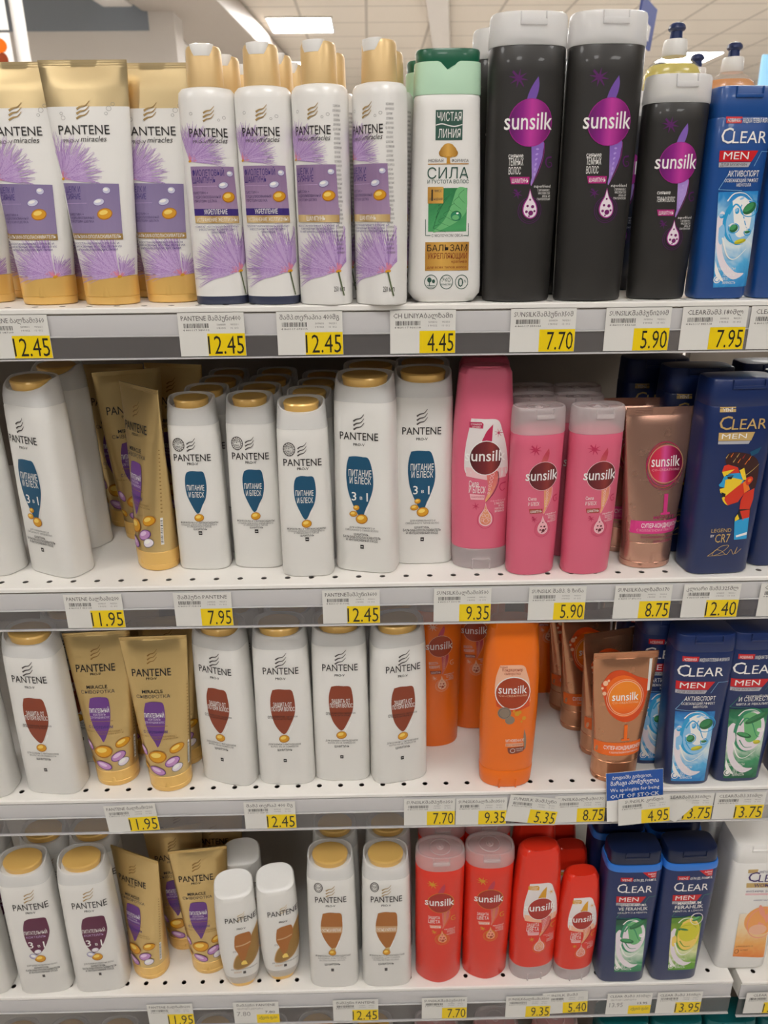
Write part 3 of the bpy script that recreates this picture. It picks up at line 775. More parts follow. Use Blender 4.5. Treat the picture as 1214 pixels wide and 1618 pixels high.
        ('p',[(30.98,126.8),(32.13,126.8),(32.13,127.8),(30.98,127.8)],'print_deep_gold',4), ('p',[(31.25,131),(32.41,131),(32.41,132),(31.25,132)],'print_deep_gold',4), ('p',[(31.51,135.2),(32.68,135.2),(32.68,136.2),(31.51,136.2)],'print_deep_gold',4),
    ],
    'lilac_tube': [
        ('s',[(-8.66,164),(-5.13,165.91),(-0.62,166.98),(3.1,170.54)],1.75,0.44,'print_gold',4), ('s',[(-9.14,160.26),(-5.61,162.18),(-1.09,163.25),(2.64,166.82)],1.75,0.44,'print_gold',4), ('s',[(-9.62,156.5),(-6.08,158.43),(-1.55,159.5),(2.18,163.09)],1.76,0.44,'print_gold',4),
        ('t','PANTENE',-4.3,144.02,44.71,7.27,'print_ink',5,0.01,0), ('t','PRO-V',-16.06,137.55,14.11,2.73,'print_soft_ink',5,0,0), ('t','miracles',3.27,138.15,22.14,4.54,'print_ink',5,0,0.25),
        ('o',19.04,164.3,2.19,1.97,0.27,'print_grey_ink',2), ('o',22.73,167.73,1.64,1.48,0.27,'print_grey_ink',2), ('o',16.39,160.36,1.37,1.24,0.27,'print_grey_ink',2),
        ('o',-21.34,157.17,1.92,1.74,0.27,'print_grey_ink',2), ('o',-22.52,160.66,1.37,1.24,0.27,'print_grey_ink',2), ('f',-28.39,108.44,36.97,-8,100,150,1),
        ('p',[(-28.84,105.06),(21.32,103.82),(20.12,62.43),(-26.18,62.9)],'print_plum_panel',6), ('t','ШЕЛК И',-19.9,97.14,13.79,4.7,'print_deep_violet',8,0,0), ('t','СИЯНИЕ',-20.24,91.21,14.11,4.73,'print_deep_violet',8,0,0),
        ('p',[(-27.71,87.91),(-7.93,87.91),(-7.93,88.18),(-27.71,88.18)],'print_lilac',8), ('t','БИОТИН +',-19.12,77.84,14.19,1.91,'print_panel_text',8,0,0), ('t','ГИДРОЛИЗОВАННЫЙ',-14.39,74.81,23.31,1.92,'print_panel_text',8,0,0),
        ('t','ПРОТЕИН ШЕЛКА',-14.48,71.81,22.77,1.92,'print_panel_text',8,0,0), ('e',10.28,98.44,3.66,3.13,0,'print_plum',8), ('e',10.3,98.59,3.22,2.63,0,'print_silver',9),
        ('e',9.82,99.23,2.01,1.25,0,'print_white',10), ('e',2.65,88.78,5.37,3.16,12,'print_plum',8), ('e',2.67,88.93,4.73,2.65,12,'print_silver',9),
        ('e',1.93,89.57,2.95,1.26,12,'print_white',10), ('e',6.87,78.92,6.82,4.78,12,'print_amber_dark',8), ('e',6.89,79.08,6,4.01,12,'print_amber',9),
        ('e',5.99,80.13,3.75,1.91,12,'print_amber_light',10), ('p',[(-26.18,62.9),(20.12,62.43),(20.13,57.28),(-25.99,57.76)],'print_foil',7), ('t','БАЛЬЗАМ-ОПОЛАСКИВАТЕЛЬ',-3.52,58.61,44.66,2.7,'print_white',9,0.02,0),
        ('t','ВОССТАНАВЛИВАЕТ СУХИЕ И',-4.16,53.3,41.32,1.63,'print_deep_violet',9,0,0), ('t','ПОВРЕЖДЁННЫЕ ВОЛОСЫ, ДЕЛАЯ ИХ',-4.18,50.68,45.39,1.63,'print_deep_violet',9,0,0), ('t','МЯГКИМИ И ШЕЛКОВИСТЫМИ',-4.5,48.06,38.53,1.64,'print_deep_violet',9,0,0),
        ('f',13.97,25.18,40.68,93,186,150,1), ('f',15.13,25.17,19.76,10,95,40,1),
    ],
    'violet_shampoo': [
        ('s',[(-1.38,157.45),(1.49,159.03),(5.2,159.92),(8.19,162.87)],1.45,0.36,'print_gold',4), ('s',[(-1.67,154.35),(1.2,155.93),(4.92,156.83),(7.91,159.79)],1.45,0.36,'print_gold',4), ('s',[(-1.97,151.23),(0.91,152.83),(4.64,153.72),(7.63,156.69)],1.46,0.36,'print_gold',4),
        ('t','PANTENE',1.22,139.22,32.35,6.8,'print_ink',5,0.01,0), ('t','PRO-V',-6.26,134.38,11.89,2.45,'print_soft_ink',5,0,0), ('t','miracles',8.36,134.51,16.22,4.16,'print_ink',5,0,0.25),
        ('o',-12.09,157.21,1.33,1.19,0.24,'print_grey_ink',2), ('o',10.99,152.23,1.07,0.96,0.24,'print_grey_ink',2), ('o',15.43,154.11,1.34,1.2,0.24,'print_grey_ink',2),
        ('f',-16.85,120.63,30.48,-8,108,130,1), ('p',[(-16.73,116.39),(20.13,116.06),(21.24,81.62),(-16.86,81.99)],'print_mauve_panel',6), ('t','ФИОЛЕТОВЫЙ',-1.73,108.72,27.68,4.83,'print_deep_violet',8,0.01,0),
        ('t','ШАМПУНЬ',-5.7,102.93,20.34,4.86,'print_deep_violet',8,0.01,0), ('p',[(-15.56,100.38),(5.35,100.38),(5.35,100.64),(-15.56,100.64)],'print_lilac',8), ('t','БИОТИН +',-9.31,94.04,12.7,2.05,'print_panel_text',8,0,0),
        ('t','ГИДРОЛИЗОВАННЫЙ',-3.81,90.7,23.24,2.05,'print_panel_text',8,0,0), ('t','ПРОТЕИН ШЕЛКА',-5.5,87.42,19.4,2.06,'print_panel_text',8,0,0), ('e',16.64,110.32,2.74,2.51,0,'print_plum',8),
        ('e',16.66,110.47,2.41,2.11,0,'print_silver',9), ('e',16.29,110.95,1.51,1,0,'print_white',10), ('e',10.64,101,4.41,2.84,12,'print_plum',8),
        ('e',10.65,101.16,3.88,2.39,12,'print_silver',9), ('e',10.04,101.72,2.42,1.14,12,'print_white',10), ('e',14.26,91.51,5.26,4.35,12,'print_amber_dark',8),
        ('e',14.28,91.66,4.63,3.66,12,'print_amber',9), ('e',13.56,92.61,2.89,1.74,12,'print_amber_light',10), ('p',[(-16.83,82.25),(21.26,81.88),(21.37,76.15),(-16.84,76.52)],'print_deep_violet',7),
        ('t','УКРЕПЛЕНИЕ',2.37,77.64,20.35,3.85,'print_white',9,0.01,0), ('p',[(-16.84,76.52),(21.37,76.15),(21.46,70.12),(-16.59,70.49)],'print_gold_band',7), ('t','УСТРАНЕНИЕ ЖЕЛТИЗНЫ',2.55,71.62,35.23,2.93,'print_white',9,0,0),
        ('t','ПОМОГАЕТ НЕЙТРАЛИЗОВАТЬ ЖЕЛТИЗНУ',2.11,66.62,37.56,1.58,'print_deep_violet',9,0,0), ('t','И ВОССТАНОВИТЬ СИЛУ ЗА ОДНО',2.17,64.19,31.44,1.58,'print_deep_violet',9,0,0), ('t','ПРИМЕНЕНИЕ',3.36,61.74,12.93,1.59,'print_deep_violet',9,0,0),
        ('f',19.7,29.3,41.2,98,196,170,1), ('f',19.7,29.3,37.76,62,100,50,1), ('s',[(19.66,28.75),(21.19,18.8),(22.7,8.19)],1.14,0.69,'print_stem',5),
    ],
    'silk_shampoo': [
        ('s',[(-1.38,157.45),(1.49,159.03),(5.2,159.92),(8.19,162.87)],1.45,0.36,'print_gold',4), ('s',[(-1.67,154.35),(1.2,155.93),(4.92,156.83),(7.91,159.79)],1.45,0.36,'print_gold',4), ('s',[(-1.97,151.23),(0.91,152.83),(4.64,153.72),(7.63,156.69)],1.46,0.36,'print_gold',4),
        ('t','PANTENE',1.22,139.22,32.35,6.8,'print_ink',5,0.01,0), ('t','PRO-V',-6.26,134.38,11.89,2.45,'print_soft_ink',5,0,0), ('t','miracles',8.36,134.51,16.22,4.16,'print_ink',5,0,0.25),
        ('o',-12.09,157.21,1.33,1.19,0.24,'print_grey_ink',2), ('o',10.99,152.23,1.07,0.96,0.24,'print_grey_ink',2), ('o',15.43,154.11,1.34,1.2,0.24,'print_grey_ink',2),
        ('f',-16.85,120.63,30.48,-8,108,130,1), ('p',[(-16.73,116.39),(20.13,116.06),(21.24,81.62),(-16.86,81.99)],'print_mauve_panel',6), ('t','ШЕЛК И',-6.8,108.76,16.99,4.83,'print_deep_violet',8,0.01,0),
        ('t','СИЯНИЕ',-6.94,102.94,17.32,4.86,'print_deep_violet',8,0.01,0), ('p',[(-15.56,100.38),(5.35,100.38),(5.35,100.64),(-15.56,100.64)],'print_lilac',8), ('t','БИОТИН +',-9.31,94.04,12.7,2.05,'print_panel_text',8,0,0),
        ('t','ГИДРОЛИЗОВАННЫЙ',-3.81,90.7,23.24,2.05,'print_panel_text',8,0,0), ('t','ПРОТЕИН ШЕЛКА',-5.5,87.42,19.4,2.06,'print_panel_text',8,0,0), ('e',16.64,110.32,2.74,2.51,0,'print_plum',8),
        ('e',16.66,110.47,2.41,2.11,0,'print_silver',9), ('e',16.29,110.95,1.51,1,0,'print_white',10), ('e',10.64,101,4.41,2.84,12,'print_plum',8),
        ('e',10.65,101.16,3.88,2.39,12,'print_silver',9), ('e',10.04,101.72,2.42,1.14,12,'print_white',10), ('e',14.26,91.51,5.26,4.35,12,'print_amber_dark',8),
        ('e',14.28,91.66,4.63,3.66,12,'print_amber',9), ('e',13.56,92.61,2.89,1.74,12,'print_amber_light',10), ('p',[(-16.83,82.25),(21.82,81.87),(21.46,70.12),(-16.59,70.49)],'print_mauve_panel',6),
        ('p',[(-16.84,76.52),(21.37,76.15),(21.46,70.12),(-16.59,70.49)],'print_gold_band',7), ('t','ШАМПУНЬ',2.26,71.62,17.89,3.46,'print_white',9,0.02,0), ('t','ВОССТАНАВЛИВАЕТ СУХИЕ И',2.11,66.62,37.56,1.58,'print_deep_violet',9,0,0),
        ('t','ПОВРЕЖДЁННЫЕ ВОЛОСЫ, ДЕЛАЯ',2.17,64.19,31.44,1.58,'print_deep_violet',9,0,0), ('t','ИХ МЯГКИМИ И ШЕЛКОВИСТЫМИ',2.24,61.75,34.29,1.59,'print_deep_violet',9,0,0), ('f',19.7,29.3,41.2,98,196,170,1),
        ('f',19.7,29.3,37.76,62,100,50,1), ('s',[(19.66,28.75),(21.19,18.8),(22.7,8.19)],1.14,0.69,'print_stem',5), ('t','СПОСОБ ПРИМЕНЕНИЯ',21.2,44,4.4,1.7,'print_soft_ink',3,0,0),
        ('t','ВОДА, НАТРИЯ СУЛЬФАТ',21.2,47.5,4,1.7,'print_soft_ink',3,0,0), ('t','БИОТИН, ПАНТЕНОЛ',21.2,51,3.6,1.7,'print_soft_ink',3,0,0), ('t','СПОСОБ ПРИМЕНЕНИЯ',21.2,54.5,3.2,1.7,'print_soft_ink',3,0,0),
        ('t','ВОДА, НАТРИЯ СУЛЬФАТ',21.2,58,4.4,1.7,'print_soft_ink',3,0,0), ('t','БИОТИН, ПАНТЕНОЛ',21.2,61.5,4,1.7,'print_soft_ink',3,0,0), ('t','СПОСОБ ПРИМЕНЕНИЯ',21.2,65,3.6,1.7,'print_soft_ink',3,0,0),
        ('t','ВОДА, НАТРИЯ СУЛЬФАТ',21.2,68.5,3.2,1.7,'print_soft_ink',3,0,0), ('t','БИОТИН, ПАНТЕНОЛ',21.2,72,4.4,1.7,'print_soft_ink',3,0,0), ('t','СПОСОБ ПРИМЕНЕНИЯ',21.2,75.5,4,1.7,'print_soft_ink',3,0,0),
        ('t','ВОДА, НАТРИЯ СУЛЬФАТ',21.2,79,3.6,1.7,'print_soft_ink',3,0,0), ('t','БИОТИН, ПАНТЕНОЛ',21.2,82.5,3.2,1.7,'print_soft_ink',3,0,0), ('t','СПОСОБ ПРИМЕНЕНИЯ',21.2,86,4.4,1.7,'print_soft_ink',3,0,0),
        ('t','ВОДА, НАТРИЯ СУЛЬФАТ',21.2,89.5,4,1.7,'print_soft_ink',3,0,0), ('t','БИОТИН, ПАНТЕНОЛ',21.2,93,3.6,1.7,'print_soft_ink',3,0,0), ('t','СПОСОБ ПРИМЕНЕНИЯ',21.2,96.5,3.2,1.7,'print_soft_ink',3,0,0),
        ('t','ВОДА, НАТРИЯ СУЛЬФАТ',21.2,100,4.4,1.7,'print_soft_ink',3,0,0), ('t','БИОТИН, ПАНТЕНОЛ',21.2,103.5,4,1.7,'print_soft_ink',3,0,0), ('t','СПОСОБ ПРИМЕНЕНИЯ',21.2,107,3.6,1.7,'print_soft_ink',3,0,0),
        ('t','ВОДА, НАТРИЯ СУЛЬФАТ',21.2,110.5,3.2,1.7,'print_soft_ink',3,0,0), ('t','БИОТИН, ПАНТЕНОЛ',21.2,114,4.4,1.7,'print_soft_ink',3,0,0), ('t','СПОСОБ ПРИМЕНЕНИЯ',21.2,117.5,4,1.7,'print_soft_ink',3,0,0),
        ('t','ВОДА, НАТРИЯ СУЛЬФАТ',21.2,121,3.6,1.7,'print_soft_ink',3,0,0), ('t','БИОТИН, ПАНТЕНОЛ',21.2,124.5,3.2,1.7,'print_soft_ink',3,0,0), ('t','СПОСОБ ПРИМЕНЕНИЯ',21.2,128,4.4,1.7,'print_soft_ink',3,0,0),
        ('t','ВОДА, НАТРИЯ СУЛЬФАТ',21.2,131.5,4,1.7,'print_soft_ink',3,0,0), ('t','БИОТИН, ПАНТЕНОЛ',21.2,135,3.6,1.7,'print_soft_ink',3,0,0), ('t','СПОСОБ ПРИМЕНЕНИЯ',21.2,138.5,3.2,1.7,'print_soft_ink',3,0,0),
        ('t','ВОДА, НАТРИЯ СУЛЬФАТ',21.2,142,4.4,1.7,'print_soft_ink',3,0,0), ('t','БИОТИН, ПАНТЕНОЛ',21.2,145.5,4,1.7,'print_soft_ink',3,0,0), ('t','СПОСОБ ПРИМЕНЕНИЯ',21.2,149,3.6,1.7,'print_soft_ink',3,0,0),
        ('t','ВОДА, НАТРИЯ СУЛЬФАТ',21.2,152.5,3.2,1.7,'print_soft_ink',3,0,0), ('t','БИОТИН, ПАНТЕНОЛ',21.2,156,4.4,1.7,'print_soft_ink',3,0,0), ('t','СПОСОБ ПРИМЕНЕНИЯ',21.2,159.5,4,1.7,'print_soft_ink',3,0,0),
        ('t','250 мл',19.5,12,7,4.4,'print_ink',3,0.01,0),
    ],
    'balm': [
        ('p',[(-10.85,134.7),(12.15,134.7),(12.15,157.74),(-10.85,157.74)],'print_forest',1), ('t','ЧИСТАЯ',0.72,149.32,20.52,6.5,'print_white',5,0,0), ('t','ЛИНИЯ',0.99,136.42,19.04,6.6,'print_white',5,0,0),
        ('s',[(-10.57,146.26),(-5.45,147.19),(-0.02,145.94),(5.41,145.17),(11.87,146.57)],0.76,0.76,'print_white',3), ('e',0.38,126.07,7.11,5.19,0,'print_tree',2), ('e',-4.52,124.62,3.28,2.97,0,'print_tree',2),
        ('e',5.34,124.54,3.29,2.97,0,'print_tree',2), ('e',0.32,129.04,4.92,3.2,0,'print_tree',2), ('p',[(-0.64,122.1),(1.56,122.08),(2.22,116.58),(-1.08,116.61)],'print_tree_gold',3),
        ('s',[(0.5,120.1),(-2.85,123.12)],0.82,0.44,'print_tree_gold',3), ('s',[(0.5,120.1),(3.73,123.06)],0.82,0.44,'print_tree_gold',3), ('t','НОВАЯ',-10.16,117.69,12.63,2.3,'print_soft_ink',5,0,0),
        ('t','ФОРМУЛА',10.72,117.51,14.84,2.3,'print_soft_ink',5,0,0), ('p',[(-17.01,115.8),(18.19,115.8),(18.19,116.45),(-17.01,116.45)],'print_tree_gold',2), ('t','СИЛА',0.41,104.5,35.69,8.59,'print_forest',5,-0.01,0),
        ('t','И ГУСТОТА ВОЛОС',0.62,100.68,36.04,2.75,'print_forest',5,0.02,0), ('p',[(-16.34,61.4),(17.59,61.4),(17.59,96.96),(-16.34,96.96)],'print_leaf',1), ('c',[(17.09,96.7),(17.57,80.17),(12.72,72.37),(3.84,66.67),(-8.51,61.49),(-11.9,61.53),(-3,69.9),(3.5,82.39),(8.75,96.78)],'print_leaf_light',2),
        ('s',[(14.89,95.7),(10.01,90.61),(15.77,84.35)],0.39,0.17,'print_leaf_dark',3), ('s',[(10.59,90.08),(5.67,85.48),(12.53,79.7)],0.39,0.17,'print_leaf_dark',3), ('s',[(6.25,84.44),(1.3,80.33),(9.28,75.03)],0.39,0.17,'print_leaf_dark',3),
        ('s',[(1.89,78.76),(-3.09,75.15),(6.01,70.34)],0.39,0.17,'print_leaf_dark',3), ('s',[(-2.49,73.05),(-7.5,69.94),(2.73,65.62)],0.39,0.17,'print_leaf_dark',3), ('s',[(-6.9,67.3),(-11.94,64.71),(-0.57,60.88)],0.4,0.17,'print_leaf_dark',3),
        ('s',[(-11.93,63.65),(-8.71,75.21),(-6.58,82.49)],0.45,0.17,'print_leaf_dark',3), ('s',[(-10.86,68.4),(-6.52,78.84),(-3.82,85.05)],0.45,0.17,'print_leaf_dark',3), ('s',[(-9.8,73.12),(-4.34,82.46),(-1.08,87.61)],0.45,0.17,'print_leaf_dark',3),
        ('s',[(-8.75,77.82),(-2.17,86.07),(1.66,90.17)],0.45,0.17,'print_leaf_dark',3), ('s',[(-7.7,82.5),(0,89.67),(4.39,92.72)],0.45,0.17,'print_leaf_dark',3), ('e',8.17,74.25,4.78,4.18,0,'print_leaf_dark',4),
        ('e',7.9,74,4.39,3.77,0,'print_mint_leaf',5), ('e',7.64,72.95,3.1,2.09,0,'print_leaf_light',6), ('e',9.25,76.34,1.12,0.68,0,'print_white',7),
        ('p',[(-17.02,84.59),(-3.38,84.59),(-3.38,97.98),(-17.02,97.98)],'print_gold_panel',5), ('t','1',-13.21,86.69,2.51,9.26,'print_ink',7,0,0), ('t','ЭФФЕКТ',-8.15,93.6,7.79,2.05,'print_soft_ink',7,0,0),
        ('t','НАСЫЩЕНИЯ',-9.86,87.18,11.44,1.86,'print_soft_ink',7,0,0), ('s',[(-18.79,71.63),(-18.66,58.14)],0.51,0.51,'print_forest',2), ('s',[(19.32,68.1),(19.63,57.75)],0.51,0.51,'print_forest',2),
        ('s',[(-18.66,58.25),(-14.12,58.2)],0.51,0.51,'print_forest',2), ('s',[(15.08,57.9),(19.63,57.86)],0.51,0.51,'print_forest',2), ('t','С МОЛОЧКОМ ОВСА',0.64,56.98,27.81,2.24,'print_soft_ink',5,0,0),
        ('p',[(-18.78,28.27),(20.43,28.27),(20.43,52.6),(-18.78,52.6)],'print_gold_panel',1), ('t','БАЛЬЗАМ',0.88,45.06,35.98,5.17,'print_ink',5,0,0), ('t','УКРЕПЛЯЮЩИЙ',1.01,38.55,35.52,4.67,'print_brown',5,0,0),
        ('t','крапива',11.69,34.89,13.78,2.4,'print_brown',5,0,0), ('t','для всех типов волос',0.88,30.3,35.68,1.97,'print_brown',5,0,0), ('o',-13.37,18.65,6.02,6.31,0.58,'print_forest',2),
        ('o',0.58,18.49,6.02,6.31,0.58,'print_forest',2), ('o',14.48,18.34,6.03,6.32,0.58,'print_forest',2), ('e',-14.83,20.33,1.97,2.21,0,'print_forest',3),
        ('p',[(-15.15,15.33),(-14.45,15.33),(-14.45,19.77),(-15.15,19.77)],'print_forest',3), ('e',-11.06,19.18,1.39,1.66,0,'print_forest',3), ('p',[(-17.09,15.09),(-9.56,15.09),(-9.56,15.53),(-17.09,15.53)],'print_forest',3),
        ('p',[(-15.92,13.86),(-10.7,13.86),(-10.7,14.2),(-15.92,14.2)],'print_forest',3), ('t','ЭКО',0.38,18.5,7.82,3.55,'print_forest',5,0,-0.1), ('t','качество',0.58,15.71,9.28,1.89,'print_forest',5,0,0),
        ('t','0',13.51,14.17,4.93,7.78,'print_forest',5,0,0), ('t','%',17.62,17.75,2.9,2.44,'print_forest',5,0,0),
    ],
    'black_large': [
        ('s',[(-15.46,185.42),(-10.42,179.39),(-5.89,173.79)],1.57,0.31,'print_purple_dark',1), ('s',[(-10.47,180.31),(-2.66,178.82)],2.32,0.26,'print_purple_dark',1), ('s',[(-10.47,180.31),(-5.84,174.45)],2.32,0.26,'print_purple_dark',1),
        ('s',[(-10.47,180.31),(-11.75,173.52)],2.32,0.26,'print_purple_dark',1), ('s',[(-10.47,180.31),(-16.9,176.58)],2.32,0.26,'print_purple_dark',1), ('s',[(-10.47,180.31),(-18.26,181.81)],2.32,0.26,'print_purple_dark',1),
        ('s',[(-10.47,180.31),(-15.06,186.14)],2.32,0.26,'print_purple_dark',1), ('s',[(-10.47,180.31),(-9.19,187.06)],2.32,0.26,'print_purple_dark',1), ('s',[(-10.47,180.31),(-4.06,184.04)],2.32,0.26,'print_purple_dark',1),
        ('c',[(6.04,181.58),(7.18,176.02),(6.5,169.96),(4.73,164.35),(4.43,160.58),(-3.03,160.64),(-2.29,166.28),(-0.47,171.42),(2.4,176.52)],'print_hair',1), ('c',[(2.94,131.78),(13.7,132.67),(13.67,124.84),(12.97,118.92),(10.2,111),(7.34,104.01),(4.95,97.98),(4.22,101.02),(5.94,109.04),(5.46,117.01),(3.89,124.92)],'print_hair',1), ('s',[(14.31,131.69),(14.41,121.88),(11.29,110.99),(4.95,97.98)],0.54,0.27,'print_magenta_line',2),
        ('e',8.66,126.84,1.3,0.73,0,'print_hair_light',2), ('e',8.36,122.91,1.31,0.74,20,'print_hair_light',2), ('e',8.06,118.97,1.31,0.74,40,'print_hair_light',2),
        ('e',7.76,115,1.31,0.74,60,'print_hair_light',2), ('e',7.46,111.02,1.31,0.75,80,'print_hair_light',2), ('e',7.15,107.02,1.32,0.75,100,'print_hair_light',2),
        ('e',1.5,147.03,18.78,18.43,0,'print_magenta_line',3), ('e',1.5,147.03,18.14,17.85,0,'print_magenta_disc',4), ('t','sunsilk',-0.08,142.09,40.89,12.93,'print_white',6,0.02,0),
        ('t','сияние',-9.71,120.31,12.52,3.16,'print_white',5,0.01,0), ('t','ТЕМНЫХ',-9.39,114.16,12.56,5.46,'print_white',5,0.01,0), ('t','ВОЛОС',-10.12,107.18,10.41,5.5,'print_white',5,0.01,0),
        ('p',[(-14.13,105.21),(2.88,105.06),(2.67,99.26),(-12.74,99.4)],'print_magenta',2), ('t','ШАМПУНЬ',-5.09,100.34,14.31,3.33,'print_white',5,0.01,0), ('t','superblend',14.96,96.52,15.45,2.33,'print_white',5,0.01,0),
        ('t','С ВИТАМИНОМ С,',16.54,93.51,11.61,1.73,'print_white',5,0,0), ('t','МАСЛОМ СОИ',16.97,91.11,11.07,1.73,'print_white',5,0,0), ('t','ИХА И',19.07,88.69,7.21,1.74,'print_white',5,0,0),
        ('t','ПАНТЕНОЛОМ',16.73,86.31,12.21,1.74,'print_white',5,0,0), ('o',4.74,78.03,10.59,10.83,0.45,'print_purple_dark',1), ('o',4.74,78.03,8.92,9.29,0.33,'print_purple_dark',1),
        ('c',[(3.97,95.96),(6.6,88.81),(10.24,83.65),(11.71,77.96),(10.32,73.31),(5.43,71.02),(0.27,73.41),(-1.94,78.09),(-0.87,83.75),(2.17,88.85)],'print_magenta_line',3), ('c',[(4.06,94.44),(6.08,88.3),(9.44,83.14),(10.76,77.97),(9.45,73.84),(5.38,72.01),(1.08,73.92),(-0.88,78.08),(0,83.23),(2.75,88.33)],'print_drop_white',4), ('e',4.51,86.78,0.89,0.82,0,'print_magenta_dark',5),
        ('e',2.58,81.66,1.11,1.03,0,'print_magenta_dark',5), ('e',7.06,81.1,1.45,1.34,0,'print_magenta_dark',5), ('e',1.74,77.02,1.23,1.14,0,'print_magenta_dark',5),
        ('e',5.7,75.95,2.23,2.07,0,'print_magenta_dark',5), ('e',8.95,77.47,1,0.93,0,'print_magenta_dark',5), ('e',4.18,73.37,0.78,0.73,0,'print_magenta_dark',5),
        ('s',[(22.1,120.82),(17.81,119.87),(16.98,115.92),(19.37,112.91),(22.58,113.88),(21.86,116.37),(19.68,116.39)],1.42,0.54,'print_purple_dark',1), ('s',[(-9.77,95.07),(-5.75,91.98)],1.66,0.33,'print_purple_dark',1), ('s',[(-6.82,91.49),(-2.59,90.05)],1.44,0.22,'print_purple_dark',1),
        ('s',[(-6.82,91.49),(-5.84,87.45)],1.44,0.22,'print_purple_dark',1), ('s',[(-6.82,91.49),(-10.08,88.89)],1.44,0.22,'print_purple_dark',1), ('s',[(-6.82,91.49),(-11.05,92.92)],1.44,0.22,'print_purple_dark',1),
        ('s',[(-6.82,91.49),(-7.8,95.5)],1.44,0.22,'print_purple_dark',1), ('s',[(-6.82,91.49),(-3.58,94.07)],1.44,0.22,'print_purple_dark',1),
    ],
    'black_small': [
        ('s',[(-15.26,149.92),(-10.73,144.49),(-6.65,139.45)],1.41,0.28,'print_purple_dark',1), ('s',[(-10.77,145.32),(-3.74,143.98)],2.09,0.23,'print_purple_dark',1), ('s',[(-10.77,145.32),(-6.61,140.04)],2.09,0.23,'print_purple_dark',1),
        ('s',[(-10.77,145.32),(-11.93,139.21)],2.09,0.23,'print_purple_dark',1), ('s',[(-10.77,145.32),(-16.56,141.96)],2.09,0.23,'print_purple_dark',1), ('s',[(-10.77,145.32),(-17.78,146.67)],2.09,0.23,'print_purple_dark',1),
        ('s',[(-10.77,145.32),(-14.9,150.57)],2.09,0.23,'print_purple_dark',1), ('s',[(-10.77,145.32),(-9.62,151.39)],2.09,0.23,'print_purple_dark',1), ('s',[(-10.77,145.32),(-5,148.68)],2.09,0.23,'print_purple_dark',1),
        ('c',[(4.09,146.46),(5.11,141.46),(4.5,136),(2.91,130.95),(2.64,127.56),(-4.08,127.62),(-3.41,132.69),(-1.77,137.32),(0.81,141.91)],'print_hair',1), ('c',[(1.3,101.64),(10.98,102.44),(10.95,95.4),(10.32,90.07),(7.83,82.94),(5.26,76.65),(3.1,71.22),(2.45,73.96),(4,81.18),(3.56,88.35),(2.15,95.47)],'print_hair',1), ('s',[(11.53,101.56),(11.62,92.73),(8.81,82.93),(3.1,71.22)],0.49,0.24,'print_magenta_line',2),
        ('e',6.44,97.2,1.17,0.66,0,'print_hair_light',2), ('e',6.17,93.66,1.18,0.67,20,'print_hair_light',2), ('e',5.9,90.11,1.18,0.67,40,'print_hair_light',2),
        ('e',5.63,86.54,1.18,0.67,60,'print_hair_light',2), ('e',5.36,82.96,1.18,0.68,80,'print_hair_light',2), ('e',5.08,79.36,1.19,0.68,100,'print_hair_light',2),
        ('e',0,115.37,16.9,16.59,0,'print_magenta_line',3), ('e',0,115.37,16.33,16.07,0,'print_magenta_disc',4), ('t','sunsilk',-1.42,110.92,36.8,11.64,'print_white',6,0.02,0),
        ('t','сияние',-10.03,90.25,11.28,2.84,'print_white',5,0.01,0), ('t','ТЕМНЫХ ВОЛОС',-7.49,83.97,15.75,4.03,'print_white',5,0.01,0), ('p',[(-14.07,77.73),(1.24,77.59),(1.05,72.37),(-12.82,72.5)],'print_magenta',2),
        ('t','ШАМПУНЬ',-5.93,73.35,12.88,3,'print_white',5,0.01,0), ('t','superblend',12.11,69.91,13.9,2.1,'print_white',5,0.01,0), ('t','С ВИТАМИНОМ С,',13.54,67.2,10.45,1.56,'print_white',5,0,0),
        ('t','МАСЛОМ СОИ',13.92,65.04,9.96,1.56,'print_white',5,0,0), ('t','ИХА И',15.81,62.86,6.49,1.57,'print_white',5,0,0), ('t','ПАНТЕНОЛОМ',13.71,60.72,10.99,1.57,'print_white',5,0,0),
        ('o',2.92,53.27,9.53,9.75,0.4,'print_purple_dark',1), ('o',2.92,53.27,8.03,8.36,0.3,'print_purple_dark',1), ('c',[(2.22,69.4),(4.59,62.97),(7.87,58.32),(9.19,53.2),(7.94,49.02),(3.54,46.96),(-1.11,49.11),(-3.1,53.32),(-2.13,58.41),(0.6,63)],'print_magenta_line',3),
        ('c',[(2.3,68.04),(4.12,62.51),(7.15,57.87),(8.33,53.21),(7.15,49.5),(3.49,47.85),(-0.38,49.57),(-2.14,53.31),(-1.35,57.95),(1.12,62.54)],'print_drop_white',4), ('e',2.71,61.14,0.8,0.74,0,'print_magenta_dark',5), ('e',0.97,56.53,1,0.93,0,'print_magenta_dark',5),
        ('e',5,56.03,1.3,1.21,0,'print_magenta_dark',5), ('e',0.22,52.36,1.11,1.03,0,'print_magenta_dark',5), ('e',3.78,51.39,2.01,1.86,0,'print_magenta_dark',5),
        ('e',6.7,52.76,0.9,0.84,0,'print_magenta_dark',5), ('e',2.41,49.07,0.7,0.66,0,'print_magenta_dark',5), ('s',[(18.54,91.78),(14.68,90.92),(13.93,87.37),(16.08,84.66),(18.97,85.53),(18.32,87.77),(16.36,87.79)],1.28,0.49,'print_purple_dark',1),
        ('s',[(-10.14,68.6),(-6.53,65.82)],1.49,0.3,'print_purple_dark',1), ('s',[(-7.49,65.38),(-3.68,64.08)],1.3,0.2,'print_purple_dark',1), ('s',[(-7.49,65.38),(-6.61,61.74)],1.3,0.2,'print_purple_dark',1),
